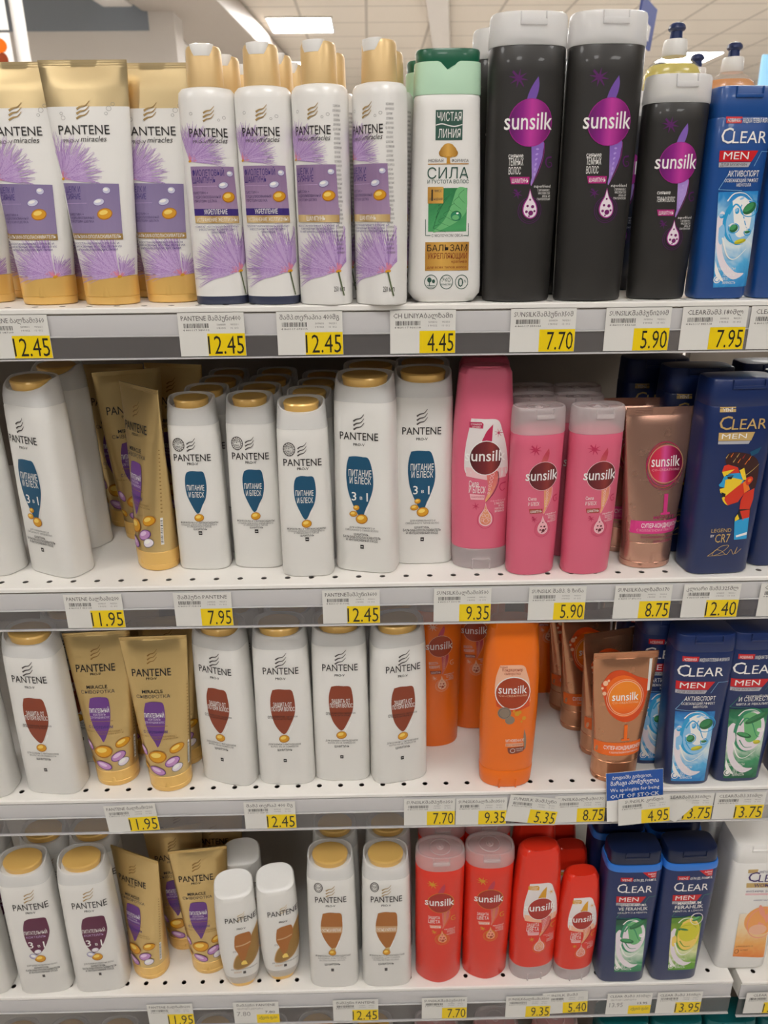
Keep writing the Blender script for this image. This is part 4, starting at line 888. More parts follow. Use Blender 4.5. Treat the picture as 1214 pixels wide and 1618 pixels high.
        ('s',[(-7.49,65.38),(-10.42,63.04)],1.3,0.2,'print_purple_dark',1), ('s',[(-7.49,65.38),(-11.3,66.67)],1.3,0.2,'print_purple_dark',1), ('s',[(-7.49,65.38),(-8.37,68.99)],1.3,0.2,'print_purple_dark',1),
        ('s',[(-7.49,65.38),(-4.57,67.7)],1.3,0.2,'print_purple_dark',1),
    ],
    'pink_small': [
        ('s',[(-12.08,141.93),(-7.89,136.92),(-4.13,132.28)],1.3,0.26,'print_pink_dark',1), ('s',[(-7.94,137.69),(-1.45,136.45)],1.93,0.22,'print_pink_dark',1), ('s',[(-7.94,137.69),(-4.09,132.82)],1.93,0.22,'print_pink_dark',1),
        ('s',[(-7.94,137.69),(-9,132.05)],1.93,0.22,'print_pink_dark',1), ('s',[(-7.94,137.69),(-13.27,134.59)],1.93,0.22,'print_pink_dark',1), ('s',[(-7.94,137.69),(-14.4,138.93)],1.93,0.22,'print_pink_dark',1),
        ('s',[(-7.94,137.69),(-11.75,142.53)],1.93,0.22,'print_pink_dark',1), ('s',[(-7.94,137.69),(-6.87,143.29)],1.93,0.22,'print_pink_dark',1), ('s',[(-7.94,137.69),(-2.62,140.78)],1.93,0.22,'print_pink_dark',1),
        ('c',[(5.77,138.74),(6.71,134.13),(6.15,129.1),(4.68,124.44),(4.43,121.31),(-1.76,121.36),(-1.15,126.04),(0.36,130.31),(2.75,134.54)],'print_hair_gold',1), ('c',[(3.19,97.41),(12.13,98.15),(12.1,91.65),(11.52,86.73),(9.22,80.16),(6.85,74.36),(4.86,69.35),(4.26,71.88),(5.68,78.53),(5.29,85.15),(3.98,91.71)],'print_hair_gold',1), ('s',[(12.63,97.33),(12.71,89.19),(10.13,80.15),(4.86,69.35)],0.45,0.22,'print_wine_line',2),
        ('o',7.39,94.94,1.44,1.38,0.36,'print_wine_line',2), ('o',7.29,92.1,1.35,1.3,0.36,'print_wine_line',2), ('o',7.2,89.23,1.26,1.23,0.37,'print_wine_line',2),
        ('o',7.11,86.37,1.18,1.15,0.37,'print_wine_line',2), ('o',7.01,83.49,1.09,1.07,0.37,'print_wine_line',2), ('o',6.92,80.59,1,0.99,0.37,'print_wine_line',2),
        ('o',6.82,77.69,0.91,0.91,0.37,'print_wine_line',2), ('e',2,110.07,15.59,15.3,0,'print_wine_line',3), ('e',2,110.07,15.06,14.82,0,'print_wine_disc',4),
        ('t','sunsilk',0.69,105.97,33.94,10.73,'print_white',6,0.02,0), ('t','Сила',-8.28,84.86,8.15,3.29,'print_white',5,0.01,0), ('t','И БЛЕСК',-6.38,79.06,11.36,3.73,'print_white',5,0.01,0),
        ('p',[(-10.97,75.35),(3.14,75.23),(2.97,70.42),(-9.82,70.53)],'print_rust',2), ('t','ШАМПУНЬ',-3.47,71.31,11.88,2.76,'print_white',5,0.01,0), ('t','superblend',13.17,68.14,12.82,1.93,'print_white',5,0.01,0),
        ('t','С ВИТАМИНОМ С,',14.48,65.64,9.64,1.44,'print_white',5,0,0), ('t','МАСЛОМ СОИ',14.84,63.65,9.19,1.44,'print_white',5,0,0), ('t','ИХА И',16.58,61.64,5.98,1.44,'print_white',5,0,0),
        ('t','ПАНТЕНОЛОМ',14.64,59.67,10.13,1.44,'print_white',5,0,0), ('o',4.69,52.8,8.79,8.99,0.37,'print_pink_dark',1), ('o',4.69,52.8,7.4,7.71,0.27,'print_pink_dark',1),
        ('c',[(4.05,67.68),(6.23,61.74),(9.25,57.46),(10.47,52.74),(9.32,48.88),(5.26,46.98),(0.98,48.96),(-0.86,52.85),(0.03,57.54),(2.56,61.78)],'print_wine_line',3), ('c',[(4.12,66.42),(5.8,61.32),(8.59,57.04),(9.69,52.75),(8.6,49.32),(5.22,47.8),(1.65,49.38),(0.02,52.84),(0.75,57.11),(3.04,61.34)],'print_pink_light',4), ('e',4.5,60.06,0.74,0.68,0,'print_wine',5),
        ('e',2.9,55.81,0.92,0.85,0,'print_wine',5), ('e',6.61,55.34,1.2,1.11,0,'print_wine',5), ('e',2.2,51.96,1.02,0.95,0,'print_wine',5),
        ('e',5.49,51.07,1.85,1.72,0,'print_wine',5), ('e',8.18,52.33,0.83,0.77,0,'print_wine',5), ('e',4.22,48.93,0.65,0.61,0,'print_wine',5),
        ('s',[(19.1,88.31),(15.54,87.52),(14.85,84.24),(16.83,81.75),(19.5,82.55),(18.9,84.62),(17.09,84.63)],1.18,0.45,'print_pink_dark',1), ('s',[(-7.35,66.94),(-4.02,64.37)],1.38,0.27,'print_pink_dark',1), ('s',[(-4.91,63.97),(-1.4,62.77)],1.2,0.18,'print_pink_dark',1),
        ('s',[(-4.91,63.97),(-4.09,60.61)],1.2,0.18,'print_pink_dark',1), ('s',[(-4.91,63.97),(-7.61,61.81)],1.2,0.18,'print_pink_dark',1), ('s',[(-4.91,63.97),(-8.42,65.15)],1.2,0.18,'print_pink_dark',1),
        ('s',[(-4.91,63.97),(-5.72,67.3)],1.2,0.18,'print_pink_dark',1), ('s',[(-4.91,63.97),(-2.22,66.11)],1.2,0.18,'print_pink_dark',1),
    ],
    'red_large': [
        ('s',[(-15.26,177.39),(-10.73,171.96),(-6.65,166.92)],1.41,0.28,'print_amber',1), ('s',[(-10.77,172.79),(-3.74,171.45)],2.09,0.23,'print_amber',1), ('s',[(-10.77,172.79),(-6.61,167.51)],2.09,0.23,'print_amber',1),
        ('s',[(-10.77,172.79),(-11.93,166.68)],2.09,0.23,'print_amber',1), ('s',[(-10.77,172.79),(-16.56,169.43)],2.09,0.23,'print_amber',1), ('s',[(-10.77,172.79),(-17.78,174.14)],2.09,0.23,'print_amber',1),
        ('s',[(-10.77,172.79),(-14.9,178.04)],2.09,0.23,'print_amber',1), ('s',[(-10.77,172.79),(-9.62,178.86)],2.09,0.23,'print_amber',1), ('s',[(-10.77,172.79),(-5,176.15)],2.09,0.23,'print_amber',1),
        ('c',[(4.09,173.93),(5.11,168.93),(4.5,163.47),(2.91,158.42),(2.64,155.03),(-4.08,155.09),(-3.41,160.16),(-1.77,164.79),(0.81,169.38)],'print_hair_gold',1), ('c',[(1.3,129.11),(10.98,129.91),(10.95,122.87),(10.32,117.54),(7.83,110.41),(5.26,104.12),(3.1,98.69),(2.45,101.43),(4,108.65),(3.56,115.82),(2.15,122.94)],'print_hair_gold',1), ('s',[(11.53,129.03),(11.62,120.2),(8.81,110.4),(3.1,98.69)],0.49,0.24,'print_amber',2),
        ('o',5.85,126.44,1.57,1.49,0.39,'print_amber',2), ('o',5.74,123.35,1.47,1.41,0.39,'print_amber',2), ('o',5.64,120.25,1.37,1.33,0.4,'print_amber',2),
        ('o',5.54,117.14,1.28,1.24,0.4,'print_amber',2), ('o',5.44,114.02,1.18,1.16,0.4,'print_amber',2), ('o',5.34,110.88,1.08,1.07,0.4,'print_amber',2),
        ('o',5.23,107.73,0.99,0.99,0.4,'print_amber',2), ('e',0,142.84,16.9,16.59,0,'print_amber',3), ('e',0,142.84,16.33,16.07,0,'print_red_dark',4),
        ('t','sunsilk',-1.42,138.39,36.8,11.64,'print_white',6,0.02,0), ('t','ЗАЩИТА',-8.22,115.92,14.72,4.46,'print_white',5,0.01,0), ('t','ЦВЕТА',-7.84,108.74,14.79,5.38,'print_white',5,0.01,0),
        ('p',[(-14.07,105.2),(1.24,105.06),(1.05,99.84),(-12.82,99.97)],'print_salmon',2), ('t','ШАМПУНЬ',-5.93,100.82,12.88,3,'print_white',5,0.01,0), ('t','superblend',12.11,97.38,13.9,2.1,'print_white',5,0.01,0),
        ('t','С ВИТАМИНОМ С,',13.54,94.67,10.45,1.56,'print_white',5,0,0), ('t','МАСЛОМ СОИ',13.92,92.51,9.96,1.56,'print_white',5,0,0), ('t','ИХА И',15.81,90.33,6.49,1.57,'print_white',5,0,0),
        ('t','ПАНТЕНОЛОМ',13.71,88.19,10.99,1.57,'print_white',5,0,0), ('o',2.92,80.74,9.53,9.75,0.4,'print_amber',1), ('o',2.92,80.74,8.03,8.36,0.3,'print_amber',1),
        ('c',[(2.22,96.87),(4.59,90.44),(7.87,85.79),(9.19,80.67),(7.94,76.49),(3.54,74.43),(-1.11,76.58),(-3.1,80.79),(-2.13,85.88),(0.6,90.47)],'print_amber',3), ('c',[(2.3,95.51),(4.12,89.98),(7.15,85.34),(8.33,80.68),(7.15,76.97),(3.49,75.32),(-0.38,77.04),(-2.14,80.78),(-1.35,85.42),(1.12,90.01)],'print_salmon',4), ('e',2.71,88.61,0.8,0.74,0,'print_rust',5),
        ('e',0.97,84,1,0.93,0,'print_rust',5), ('e',5,83.5,1.3,1.21,0,'print_rust',5), ('e',0.22,79.83,1.11,1.03,0,'print_rust',5),
        ('e',3.78,78.86,2.01,1.86,0,'print_rust',5), ('e',6.7,80.23,0.9,0.84,0,'print_rust',5), ('e',2.41,76.54,0.7,0.66,0,'print_rust',5),
        ('s',[(18.54,119.25),(14.68,118.39),(13.93,114.84),(16.08,112.13),(18.97,113),(18.32,115.24),(16.36,115.26)],1.28,0.49,'print_amber',1), ('s',[(-10.14,96.07),(-6.53,93.29)],1.49,0.3,'print_amber',1), ('s',[(-7.49,92.85),(-3.68,91.55)],1.3,0.2,'print_amber',1),
        ('s',[(-7.49,92.85),(-6.61,89.21)],1.3,0.2,'print_amber',1), ('s',[(-7.49,92.85),(-10.42,90.51)],1.3,0.2,'print_amber',1), ('s',[(-7.49,92.85),(-11.3,94.14)],1.3,0.2,'print_amber',1),
        ('s',[(-7.49,92.85),(-8.37,96.46)],1.3,0.2,'print_amber',1), ('s',[(-7.49,92.85),(-4.57,95.17)],1.3,0.2,'print_amber',1),
    ],
    'orange_large': [
        ('s',[(-13.57,177.31),(-9.54,172.49),(-5.91,168.01)],1.26,0.25,'print_rust_line',1), ('s',[(-9.58,173.22),(-3.33,172.03)],1.86,0.21,'print_rust_line',1), ('s',[(-9.58,173.22),(-5.87,168.53)],1.86,0.21,'print_rust_line',1),
        ('s',[(-9.58,173.22),(-10.6,167.79)],1.86,0.21,'print_rust_line',1), ('s',[(-9.58,173.22),(-14.72,170.24)],1.86,0.21,'print_rust_line',1), ('s',[(-9.58,173.22),(-15.81,174.42)],1.86,0.21,'print_rust_line',1),
        ('s',[(-9.58,173.22),(-13.25,177.89)],1.86,0.21,'print_rust_line',1), ('s',[(-9.58,173.22),(-8.55,178.62)],1.86,0.21,'print_rust_line',1), ('s',[(-9.58,173.22),(-4.45,176.21)],1.86,0.21,'print_rust_line',1),
        ('c',[(3.63,174.24),(4.54,169.79),(4,164.94),(2.58,160.45),(2.34,157.44),(-3.62,157.49),(-3.03,162),(-1.58,166.11),(0.72,170.19)],'print_hair_gold',1), ('c',[(1.15,134.4),(9.76,135.11),(9.74,128.85),(9.18,124.11),(6.96,117.77),(4.67,112.18),(2.76,107.36),(2.18,109.79),(3.55,116.21),(3.17,122.58),(1.91,128.91)],'print_hair_gold',1), ('s',[(10.25,134.33),(10.33,126.48),(7.83,117.77),(2.76,107.36)],0.43,0.22,'print_rust_line',2),
        ('o',5.2,132.02,1.39,1.33,0.34,'print_rust_line',2), ('o',5.1,129.28,1.3,1.26,0.34,'print_rust_line',2), ('o',5.02,126.52,1.22,1.18,0.35,'print_rust_line',2),
        ('o',4.93,123.76,1.14,1.1,0.35,'print_rust_line',2), ('o',4.83,120.98,1.05,1.03,0.35,'print_rust_line',2), ('o',4.74,118.19,0.96,0.95,0.35,'print_rust_line',2),
        ('o',4.65,115.39,0.88,0.88,0.35,'print_rust_line',2), ('e',0,146.6,15.02,14.74,0,'print_rust_line',3), ('e',0,146.6,14.51,14.28,0,'print_rust',4),
        ('t','sunsilk',-1.26,142.65,32.71,10.34,'print_white',6,0.02,0), ('t','ВОССТА-',-8.16,122.29,11.34,3.17,'print_white',5,0.01,0), ('t','НОВЛЕНИЕ',-6.99,116.69,13.14,3.59,'print_white',5,0.01,0),
        ('p',[(-12.5,113.14),(1.1,113.02),(0.94,108.38),(-11.39,108.49)],'print_rust',2), ('t','ШАМПУНЬ',-5.27,109.25,11.45,2.66,'print_white',5,0.01,0), ('t','superblend',10.77,106.19,12.36,1.86,'print_white',5,0.01,0),
        ('t','С ВИТАМИНОМ С,',12.03,103.78,9.29,1.38,'print_white',5,0,0), ('t','МАСЛОМ СОИ',12.38,101.86,8.86,1.38,'print_white',5,0,0), ('t','ИХА И',14.06,99.93,5.77,1.39,'print_white',5,0,0),
        ('t','ПАНТЕНОЛОМ',12.18,98.02,9.77,1.39,'print_white',5,0,0), ('o',2.59,91.4,8.47,8.66,0.36,'print_rust_line',1), ('o',2.59,91.4,7.14,7.43,0.26,'print_rust_line',1),
        ('c',[(1.98,105.74),(4.08,100.02),(6.99,95.89),(8.17,91.34),(7.06,87.62),(3.14,85.79),(-0.98,87.7),(-2.75,91.45),(-1.9,95.97),(0.54,100.05)],'print_rust_line',3), ('c',[(2.05,104.53),(3.66,99.61),(6.35,95.49),(7.41,91.35),(6.36,88.05),(3.1,86.58),(-0.34,88.11),(-1.9,91.44),(-1.2,95.56),(1,99.64)],'print_rust_line',4), ('e',2.41,98.4,0.71,0.66,0,'print_rust',5),
        ('e',0.86,94.3,0.89,0.82,0,'print_rust',5), ('e',4.45,93.85,1.16,1.07,0,'print_rust',5), ('e',0.19,90.59,0.98,0.91,0,'print_rust',5),
        ('e',3.36,89.73,1.78,1.66,0,'print_rust',5), ('e',5.96,90.95,0.8,0.74,0,'print_rust',5), ('e',2.14,87.67,0.62,0.58,0,'print_rust',5),
        ('s',[(16.48,125.63),(13.05,124.87),(12.38,121.71),(14.3,119.3),(16.86,120.08),(16.29,122.07),(14.54,122.09)],1.14,0.43,'print_rust_line',1), ('s',[(-9.02,105.03),(-5.8,102.56)],1.33,0.26,'print_rust_line',1), ('s',[(-6.66,102.17),(-3.27,101.01)],1.15,0.18,'print_rust_line',1),
        ('s',[(-6.66,102.17),(-5.87,98.93)],1.15,0.18,'print_rust_line',1), ('s',[(-6.66,102.17),(-9.26,100.09)],1.15,0.18,'print_rust_line',1), ('s',[(-6.66,102.17),(-10.04,103.31)],1.15,0.18,'print_rust_line',1),
        ('s',[(-6.66,102.17),(-7.44,105.37)],1.15,0.18,'print_rust_line',1), ('s',[(-6.66,102.17),(-4.06,104.23)],1.15,0.18,'print_rust_line',1),
    ],
    'pink_cond': [
        ('c',[(-15.14,165.91),(-1.82,165.08),(11.54,163.92),(16.44,152.83),(20.89,138.33),(23.58,121),(23.53,107.52),(15.18,104.93),(1.55,103.79),(-11.51,105.35),(-19.74,109.54),(-20.79,125.69),(-19.55,140.25),(-17.34,153.31)],'print_shield',1), ('p',[(-19.55,114.94),(23.23,114.29),(22.37,104.14),(1.62,101.74),(-18.67,105.46)],'print_shield_pink',2), ('p',[(-16.95,162.39),(-4.89,162.22),(-2.92,160.25),(-3.41,155.72),(-16.79,156.56)],'print_pink_dark',3),
        ('t','ОТКРЫВАЕМ',-10.19,159.19,10.8,1.68,'print_white',5,0,0), ('t','ЗАНОВО',-10.12,156.72,8.27,1.56,'print_white',5,0,0), ('c',[(6.62,159.79),(6.24,152.97),(5.84,146.45),(5.37,141.86),(-3.6,141.99),(-1.87,147.87),(1.11,153.7)],'print_pink_dark',3),
        ('s',[(12.69,150.92),(17.16,150.86)],0.77,0.19,'print_pink_dark',3), ('s',[(12.69,150.92),(15.65,147.33)],0.77,0.19,'print_pink_dark',3), ('s',[(12.69,150.92),(11.94,146.46)],0.77,0.19,'print_pink_dark',3),
        ('s',[(12.69,150.92),(8.79,148.91)],0.77,0.19,'print_pink_dark',3), ('s',[(12.69,150.92),(8.54,152.84)],0.77,0.19,'print_pink_dark',3), ('s',[(12.69,150.92),(11.36,155.35)],0.77,0.19,'print_pink_dark',3),
        ('s',[(12.69,150.92),(15.17,154.58)],0.77,0.19,'print_pink_dark',3), ('s',[(12.69,150.92),(17.14,151.1)],0.77,0.19,'print_pink_dark',3), ('c',[(1.32,110.57),(12.98,111.07),(13.38,100.88),(10.48,91.34),(3.08,78.32),(1.69,80.43),(4.64,90.05),(2.95,101.04)],'print_hair_gold',3),
        ('o',7.91,107.76,2.08,1.89,0.46,'print_wine_line',4), ('o',7.28,103.7,1.92,1.76,0.46,'print_wine_line',4), ('o',6.65,99.62,1.76,1.63,0.46,'print_wine_line',4),
        ('o',6.01,95.53,1.6,1.5,0.46,'print_wine_line',4), ('o',5.38,91.42,1.44,1.37,0.46,'print_wine_line',4), ('o',4.74,87.3,1.28,1.24,0.46,'print_wine_line',4),
        ('s',[(13.66,110.38),(14.74,99.49),(9.98,87.21),(2.44,77.63)],0.78,0.39,'print_wine',5), ('e',0.5,125.03,16.91,18.25,0,'print_white',4), ('e',0.5,125.03,16.13,17.45,0,'print_wine_disc',5),
        ('t','sunsilk',0.29,122.02,41.35,11.33,'print_white',7,0.03,0), ('t','Сила',-10.87,94.42,9.8,6.16,'print_white',5,0.01,0), ('t','И БЛЕСК',-7.07,87.48,17.05,6.88,'print_white',5,0.01,0),
        ('p',[(-14.58,86.57),(0.87,85.29),(0.39,80.1),(-13.43,80.32)],'print_pink_light',3), ('t','БАЛЬЗАМ-ОПОЛАСКИВАТЕЛЬ',-6.42,82.29,12.81,1.8,'print_pink_dark',5,0,0), ('t','superblend',14.95,77.78,15.82,2.5,'print_pink_light',5,0,0),
        ('t','С МАСЛОМ',16.39,74.62,10.56,2.09,'print_white',5,0,0), ('t','АРГАНЫ',18.82,71.65,5.95,2.1,'print_white',5,0,0), ('t','И БИОТИНОМ',16.96,68.74,9.92,2.1,'print_white',5,0,0),
        ('t','ВИТАМИНОМ',17.08,65.79,9.94,2.11,'print_white',5,0,0), ('o',2.65,57.99,8.64,10.23,0.47,'print_pink_dark',1), ('c',[(2.07,76.94),(4.03,69.93),(8.23,63.54),(9.76,57.87),(8.28,52.93),(2.97,50.53),(-2.7,53.11),(-4.32,58.1),(-3.04,63.73),(0.72,69.98)],'print_wine_line',3),
        ('c',[(2.14,74.85),(4.08,68.53),(7.32,62.85),(8.56,57.89),(7.26,53.66),(2.93,51.88),(-1.53,53.81),(-3.13,58.08),(-2.09,63.01),(0.77,68.58)],'print_hair_gold',4), ('o',2.12,67.86,1.46,1.54,0.4,'print_wine_line',5), ('o',0.3,62.97,1.72,1.83,0.4,'print_wine_line',5),
        ('o',4.3,62.2,1.99,2.11,0.4,'print_wine_line',5), ('o',-0.54,58.04,1.73,1.83,0.4,'print_wine_line',5), ('o',3.17,56.56,2.66,2.83,0.4,'print_wine_line',5),
        ('o',6.44,57.92,1.59,1.69,0.4,'print_wine_line',5), ('s',[(-7.95,72.92),(-4.18,71.43)],1.32,0.2,'print_pink_dark',1), ('s',[(-7.95,72.92),(-7.14,68.78)],1.32,0.2,'print_pink_dark',1),
        ('s',[(-7.95,72.92),(-10.9,70.28)],1.32,0.2,'print_pink_dark',1), ('s',[(-7.95,72.92),(-11.71,74.42)],1.32,0.2,'print_pink_dark',1), ('s',[(-7.95,72.92),(-8.76,77.06)],1.32,0.2,'print_pink_dark',1),
        ('s',[(-7.95,72.92),(-5,75.57)],1.32,0.2,'print_pink_dark',1), ('s',[(22.64,98),(17.47,96.71),(16.32,92.62),(19.09,89.14),(22.28,91.15)],1.31,0.65,'print_pink_dark',1),
    ],
    'red_cond': [
        ('c',[(-15.14,168.93),(-1.82,168.1),(11.54,166.94),(16.44,155.85),(20.89,141.35),(23.58,124.02),(23.53,110.54),(15.18,107.95),(1.55,106.81),(-11.51,108.37),(-19.74,112.56),(-20.79,128.71),(-19.55,143.27),(-17.34,156.33)],'print_shield',1), ('p',[(-19.55,117.96),(23.23,117.31),(22.37,107.16),(1.62,104.76),(-18.67,108.48)],'print_shield_peach',2), ('p',[(-16.95,165.41),(-4.89,165.24),(-2.92,163.27),(-3.41,158.74),(-16.79,159.58)],'print_amber',3),
        ('t','ОТКРЫВАЕМ',-10.19,162.21,10.8,1.68,'print_white',5,0,0), ('t','ЗАНОВО',-10.12,159.74,8.27,1.56,'print_white',5,0,0), ('c',[(6.62,162.81),(6.24,155.99),(5.84,149.47),(5.37,144.88),(-3.6,145.01),(-1.87,150.89),(1.11,156.72)],'print_amber',3),
        ('s',[(12.69,153.94),(17.16,153.88)],0.77,0.19,'print_amber',3), ('s',[(12.69,153.94),(15.65,150.35)],0.77,0.19,'print_amber',3), ('s',[(12.69,153.94),(11.94,149.48)],0.77,0.19,'print_amber',3),
        ('s',[(12.69,153.94),(8.79,151.93)],0.77,0.19,'print_amber',3), ('s',[(12.69,153.94),(8.54,155.86)],0.77,0.19,'print_amber',3), ('s',[(12.69,153.94),(11.36,158.37)],0.77,0.19,'print_amber',3),
        ('s',[(12.69,153.94),(15.17,157.6)],0.77,0.19,'print_amber',3), ('s',[(12.69,153.94),(17.14,154.12)],0.77,0.19,'print_amber',3), ('c',[(1.32,113.59),(12.98,114.09),(13.38,103.9),(10.48,94.36),(3.08,81.34),(1.69,83.45),(4.64,93.07),(2.95,104.06)],'print_hair_gold',3),
        ('o',7.91,110.78,2.08,1.89,0.46,'print_wine_line',4), ('o',7.28,106.72,1.92,1.76,0.46,'print_wine_line',4), ('o',6.65,102.64,1.76,1.63,0.46,'print_wine_line',4),
        ('o',6.01,98.55,1.6,1.5,0.46,'print_wine_line',4), ('o',5.38,94.44,1.44,1.37,0.46,'print_wine_line',4), ('o',4.74,90.32,1.28,1.24,0.46,'print_wine_line',4),
        ('s',[(13.66,113.4),(14.74,102.51),(9.98,90.23),(2.44,80.65)],0.78,0.39,'print_wine',5), ('e',0.5,128.05,16.91,18.25,0,'print_white',4), ('e',0.5,128.05,16.13,17.45,0,'print_red_dark',5),
        ('t','sunsilk',0.29,125.04,41.35,11.33,'print_white',7,0.03,0), ('t','ЗАЩИТА',-7.97,98.77,15.68,5.47,'print_white',5,0.01,0), ('t','ЦВЕТА',-7.72,90.52,15.74,6.88,'print_white',5,0.01,0),
        ('p',[(-14.58,89.59),(0.87,88.31),(0.39,83.12),(-13.43,83.34)],'print_pink_light',3), ('t','БАЛЬЗАМ-ОПОЛАСКИВАТЕЛЬ',-6.42,85.31,12.81,1.8,'print_amber',5,0,0), ('t','superblend',14.95,80.8,15.82,2.5,'print_pink_light',5,0,0),
        ('t','С МАСЛОМ',16.39,77.64,10.56,2.09,'print_white',5,0,0), ('t','АРГАНЫ',18.82,74.67,5.95,2.1,'print_white',5,0,0), ('t','И БИОТИНОМ',16.96,71.76,9.92,2.1,'print_white',5,0,0),
        ('t','ВИТАМИНОМ',17.08,68.81,9.94,2.11,'print_white',5,0,0), ('o',2.65,61.01,8.64,10.23,0.47,'print_amber',1), ('c',[(2.07,79.96),(4.03,72.95),(8.23,66.56),(9.76,60.89),(8.28,55.95),(2.97,53.55),(-2.7,56.13),(-4.32,61.12),(-3.04,66.75),(0.72,73)],'print_wine_line',3),
        ('c',[(2.14,77.87),(4.08,71.55),(7.32,65.87),(8.56,60.91),(7.26,56.68),(2.93,54.9),(-1.53,56.83),(-3.13,61.1),(-2.09,66.03),(0.77,71.6)],'print_hair_gold',4), ('o',2.12,70.88,1.46,1.54,0.4,'print_wine_line',5), ('o',0.3,65.99,1.72,1.83,0.4,'print_wine_line',5),
        ('o',4.3,65.22,1.99,2.11,0.4,'print_wine_line',5), ('o',-0.54,61.06,1.73,1.83,0.4,'print_wine_line',5), ('o',3.17,59.58,2.66,2.83,0.4,'print_wine_line',5),
        ('o',6.44,60.94,1.59,1.69,0.4,'print_wine_line',5), ('s',[(-7.95,75.94),(-4.18,74.45)],1.32,0.2,'print_amber',1), ('s',[(-7.95,75.94),(-7.14,71.8)],1.32,0.2,'print_amber',1),
        ('s',[(-7.95,75.94),(-10.9,73.3)],1.32,0.2,'print_amber',1), ('s',[(-7.95,75.94),(-11.71,77.44)],1.32,0.2,'print_amber',1), ('s',[(-7.95,75.94),(-8.76,80.08)],1.32,0.2,'print_amber',1),
        ('s',[(-7.95,75.94),(-5,78.59)],1.32,0.2,'print_amber',1), ('s',[(22.64,101.02),(17.47,99.73),(16.32,95.64),(19.09,92.16),(22.28,94.17)],1.31,0.65,'print_amber',1),
    ],
    'red_cond_small': [
        ('c',[(-12.95,144.57),(-1.49,143.86),(9.99,142.86),(14.21,133.32),(18.04,120.85),(20.35,105.95),(20.31,94.35),(13.13,92.13),(1.4,91.15),(-9.83,92.49),(-16.91,96.09),(-17.81,109.98),(-16.74,122.5),(-14.84,133.73)],'print_shield',1), ('p',[(-16.74,100.74),(20.05,100.18),(19.31,91.45),(1.46,89.38),(-15.99,92.58)],'print_shield_peach',2), ('p',[(-14.51,141.54),(-4.14,141.4),(-2.44,139.7),(-2.86,135.81),(-14.37,136.53)],'print_amber',3),
        ('t','ОТКРЫВАЕМ',-8.69,138.79,9.29,1.44,'print_white',5,0,0), ('t','ЗАНОВО',-8.63,136.67,7.11,1.34,'print_white',5,0,0), ('c',[(5.76,139.31),(5.44,133.44),(5.09,127.83),(4.69,123.89),(-3.03,124),(-1.54,129.06),(1.02,134.07)],'print_amber',3),
        ('s',[(10.98,131.68),(14.83,131.63)],0.66,0.16,'print_amber',3), ('s',[(10.98,131.68),(13.53,128.59)],0.66,0.16,'print_amber',3), ('s',[(10.98,131.68),(10.34,127.84)],0.66,0.16,'print_amber',3),
        ('s',[(10.98,131.68),(7.63,129.95)],0.66,0.16,'print_amber',3), ('s',[(10.98,131.68),(7.41,133.33)],0.66,0.16,'print_amber',3), ('s',[(10.98,131.68),(9.84,135.49)],0.66,0.16,'print_amber',3),
        ('s',[(10.98,131.68),(13.12,134.83)],0.66,0.16,'print_amber',3), ('s',[(10.98,131.68),(14.81,131.83)],0.66,0.16,'print_amber',3), ('c',[(1.21,96.98),(11.23,97.41),(11.58,88.64),(9.08,80.44),(2.72,69.24),(1.52,71.06),(4.06,79.33),(2.61,88.78)],'print_hair_gold',3),
        ('o',6.87,94.56,1.79,1.63,0.4,'print_wine_line',4), ('o',6.33,91.07,1.65,1.51,0.4,'print_wine_line',4), ('o',5.79,87.56,1.51,1.4,0.4,'print_wine_line',4),
        ('o',5.24,84.04,1.38,1.29,0.4,'print_wine_line',4), ('o',4.7,80.51,1.24,1.18,0.4,'print_wine_line',4), ('o',4.15,76.97,1.1,1.07,0.4,'print_wine_line',4),
        ('s',[(11.82,96.81),(12.75,87.45),(8.65,76.89),(2.17,68.65)],0.67,0.34,'print_wine',5), ('e',0.5,109.41,14.54,15.7,0,'print_white',4), ('e',0.5,109.41,13.87,15.01,0,'print_red_dark',5),
        ('t','sunsilk',0.32,106.82,35.56,9.74,'print_white',7,0.03,0), ('t','ЗАЩИТА',-6.78,84.23,13.48,4.7,'print_white',5,0.01,0), ('t','ЦВЕТА',-6.57,77.14,13.54,5.92,'print_white',5,0.01,0),
        ('p',[(-12.47,76.34),(0.82,75.24),(0.41,70.77),(-11.48,70.96)],'print_pink_light',3), ('t','БАЛЬЗАМ-ОПОЛАСКИВАТЕЛЬ',-5.45,72.66,11.02,1.55,'print_amber',5,0,0), ('t','superblend',12.93,68.78,13.61,2.15,'print_pink_light',5,0,0),
        ('t','С МАСЛОМ',14.17,66.06,9.08,1.8,'print_white',5,0,0), ('t','АРГАНЫ',16.26,63.51,5.12,1.81,'print_white',5,0,0), ('t','И БИОТИНОМ',14.66,61,8.53,1.81,'print_white',5,0,0),
        ('t','ВИТАМИНОМ',14.76,58.47,8.55,1.81,'print_white',5,0,0), ('o',2.35,51.76,7.43,8.8,0.4,'print_amber',1), ('c',[(1.85,68.06),(3.54,62.03),(7.15,56.53),(8.46,51.66),(7.19,47.41),(2.62,45.34),(-2.25,47.56),(-3.64,51.85),(-2.54,56.7),(0.69,62.07)],'print_wine_line',3),
        ('c',[(1.91,66.26),(3.58,60.82),(6.37,55.94),(7.43,51.67),(6.31,48.04),(2.59,46.5),(-1.25,48.16),(-2.62,51.84),(-1.73,56.08),(0.73,60.87)],'print_hair_gold',4), ('o',1.89,60.25,1.26,1.32,0.34,'print_wine_line',5), ('o',0.33,56.04,1.48,1.57,0.34,'print_wine_line',5),
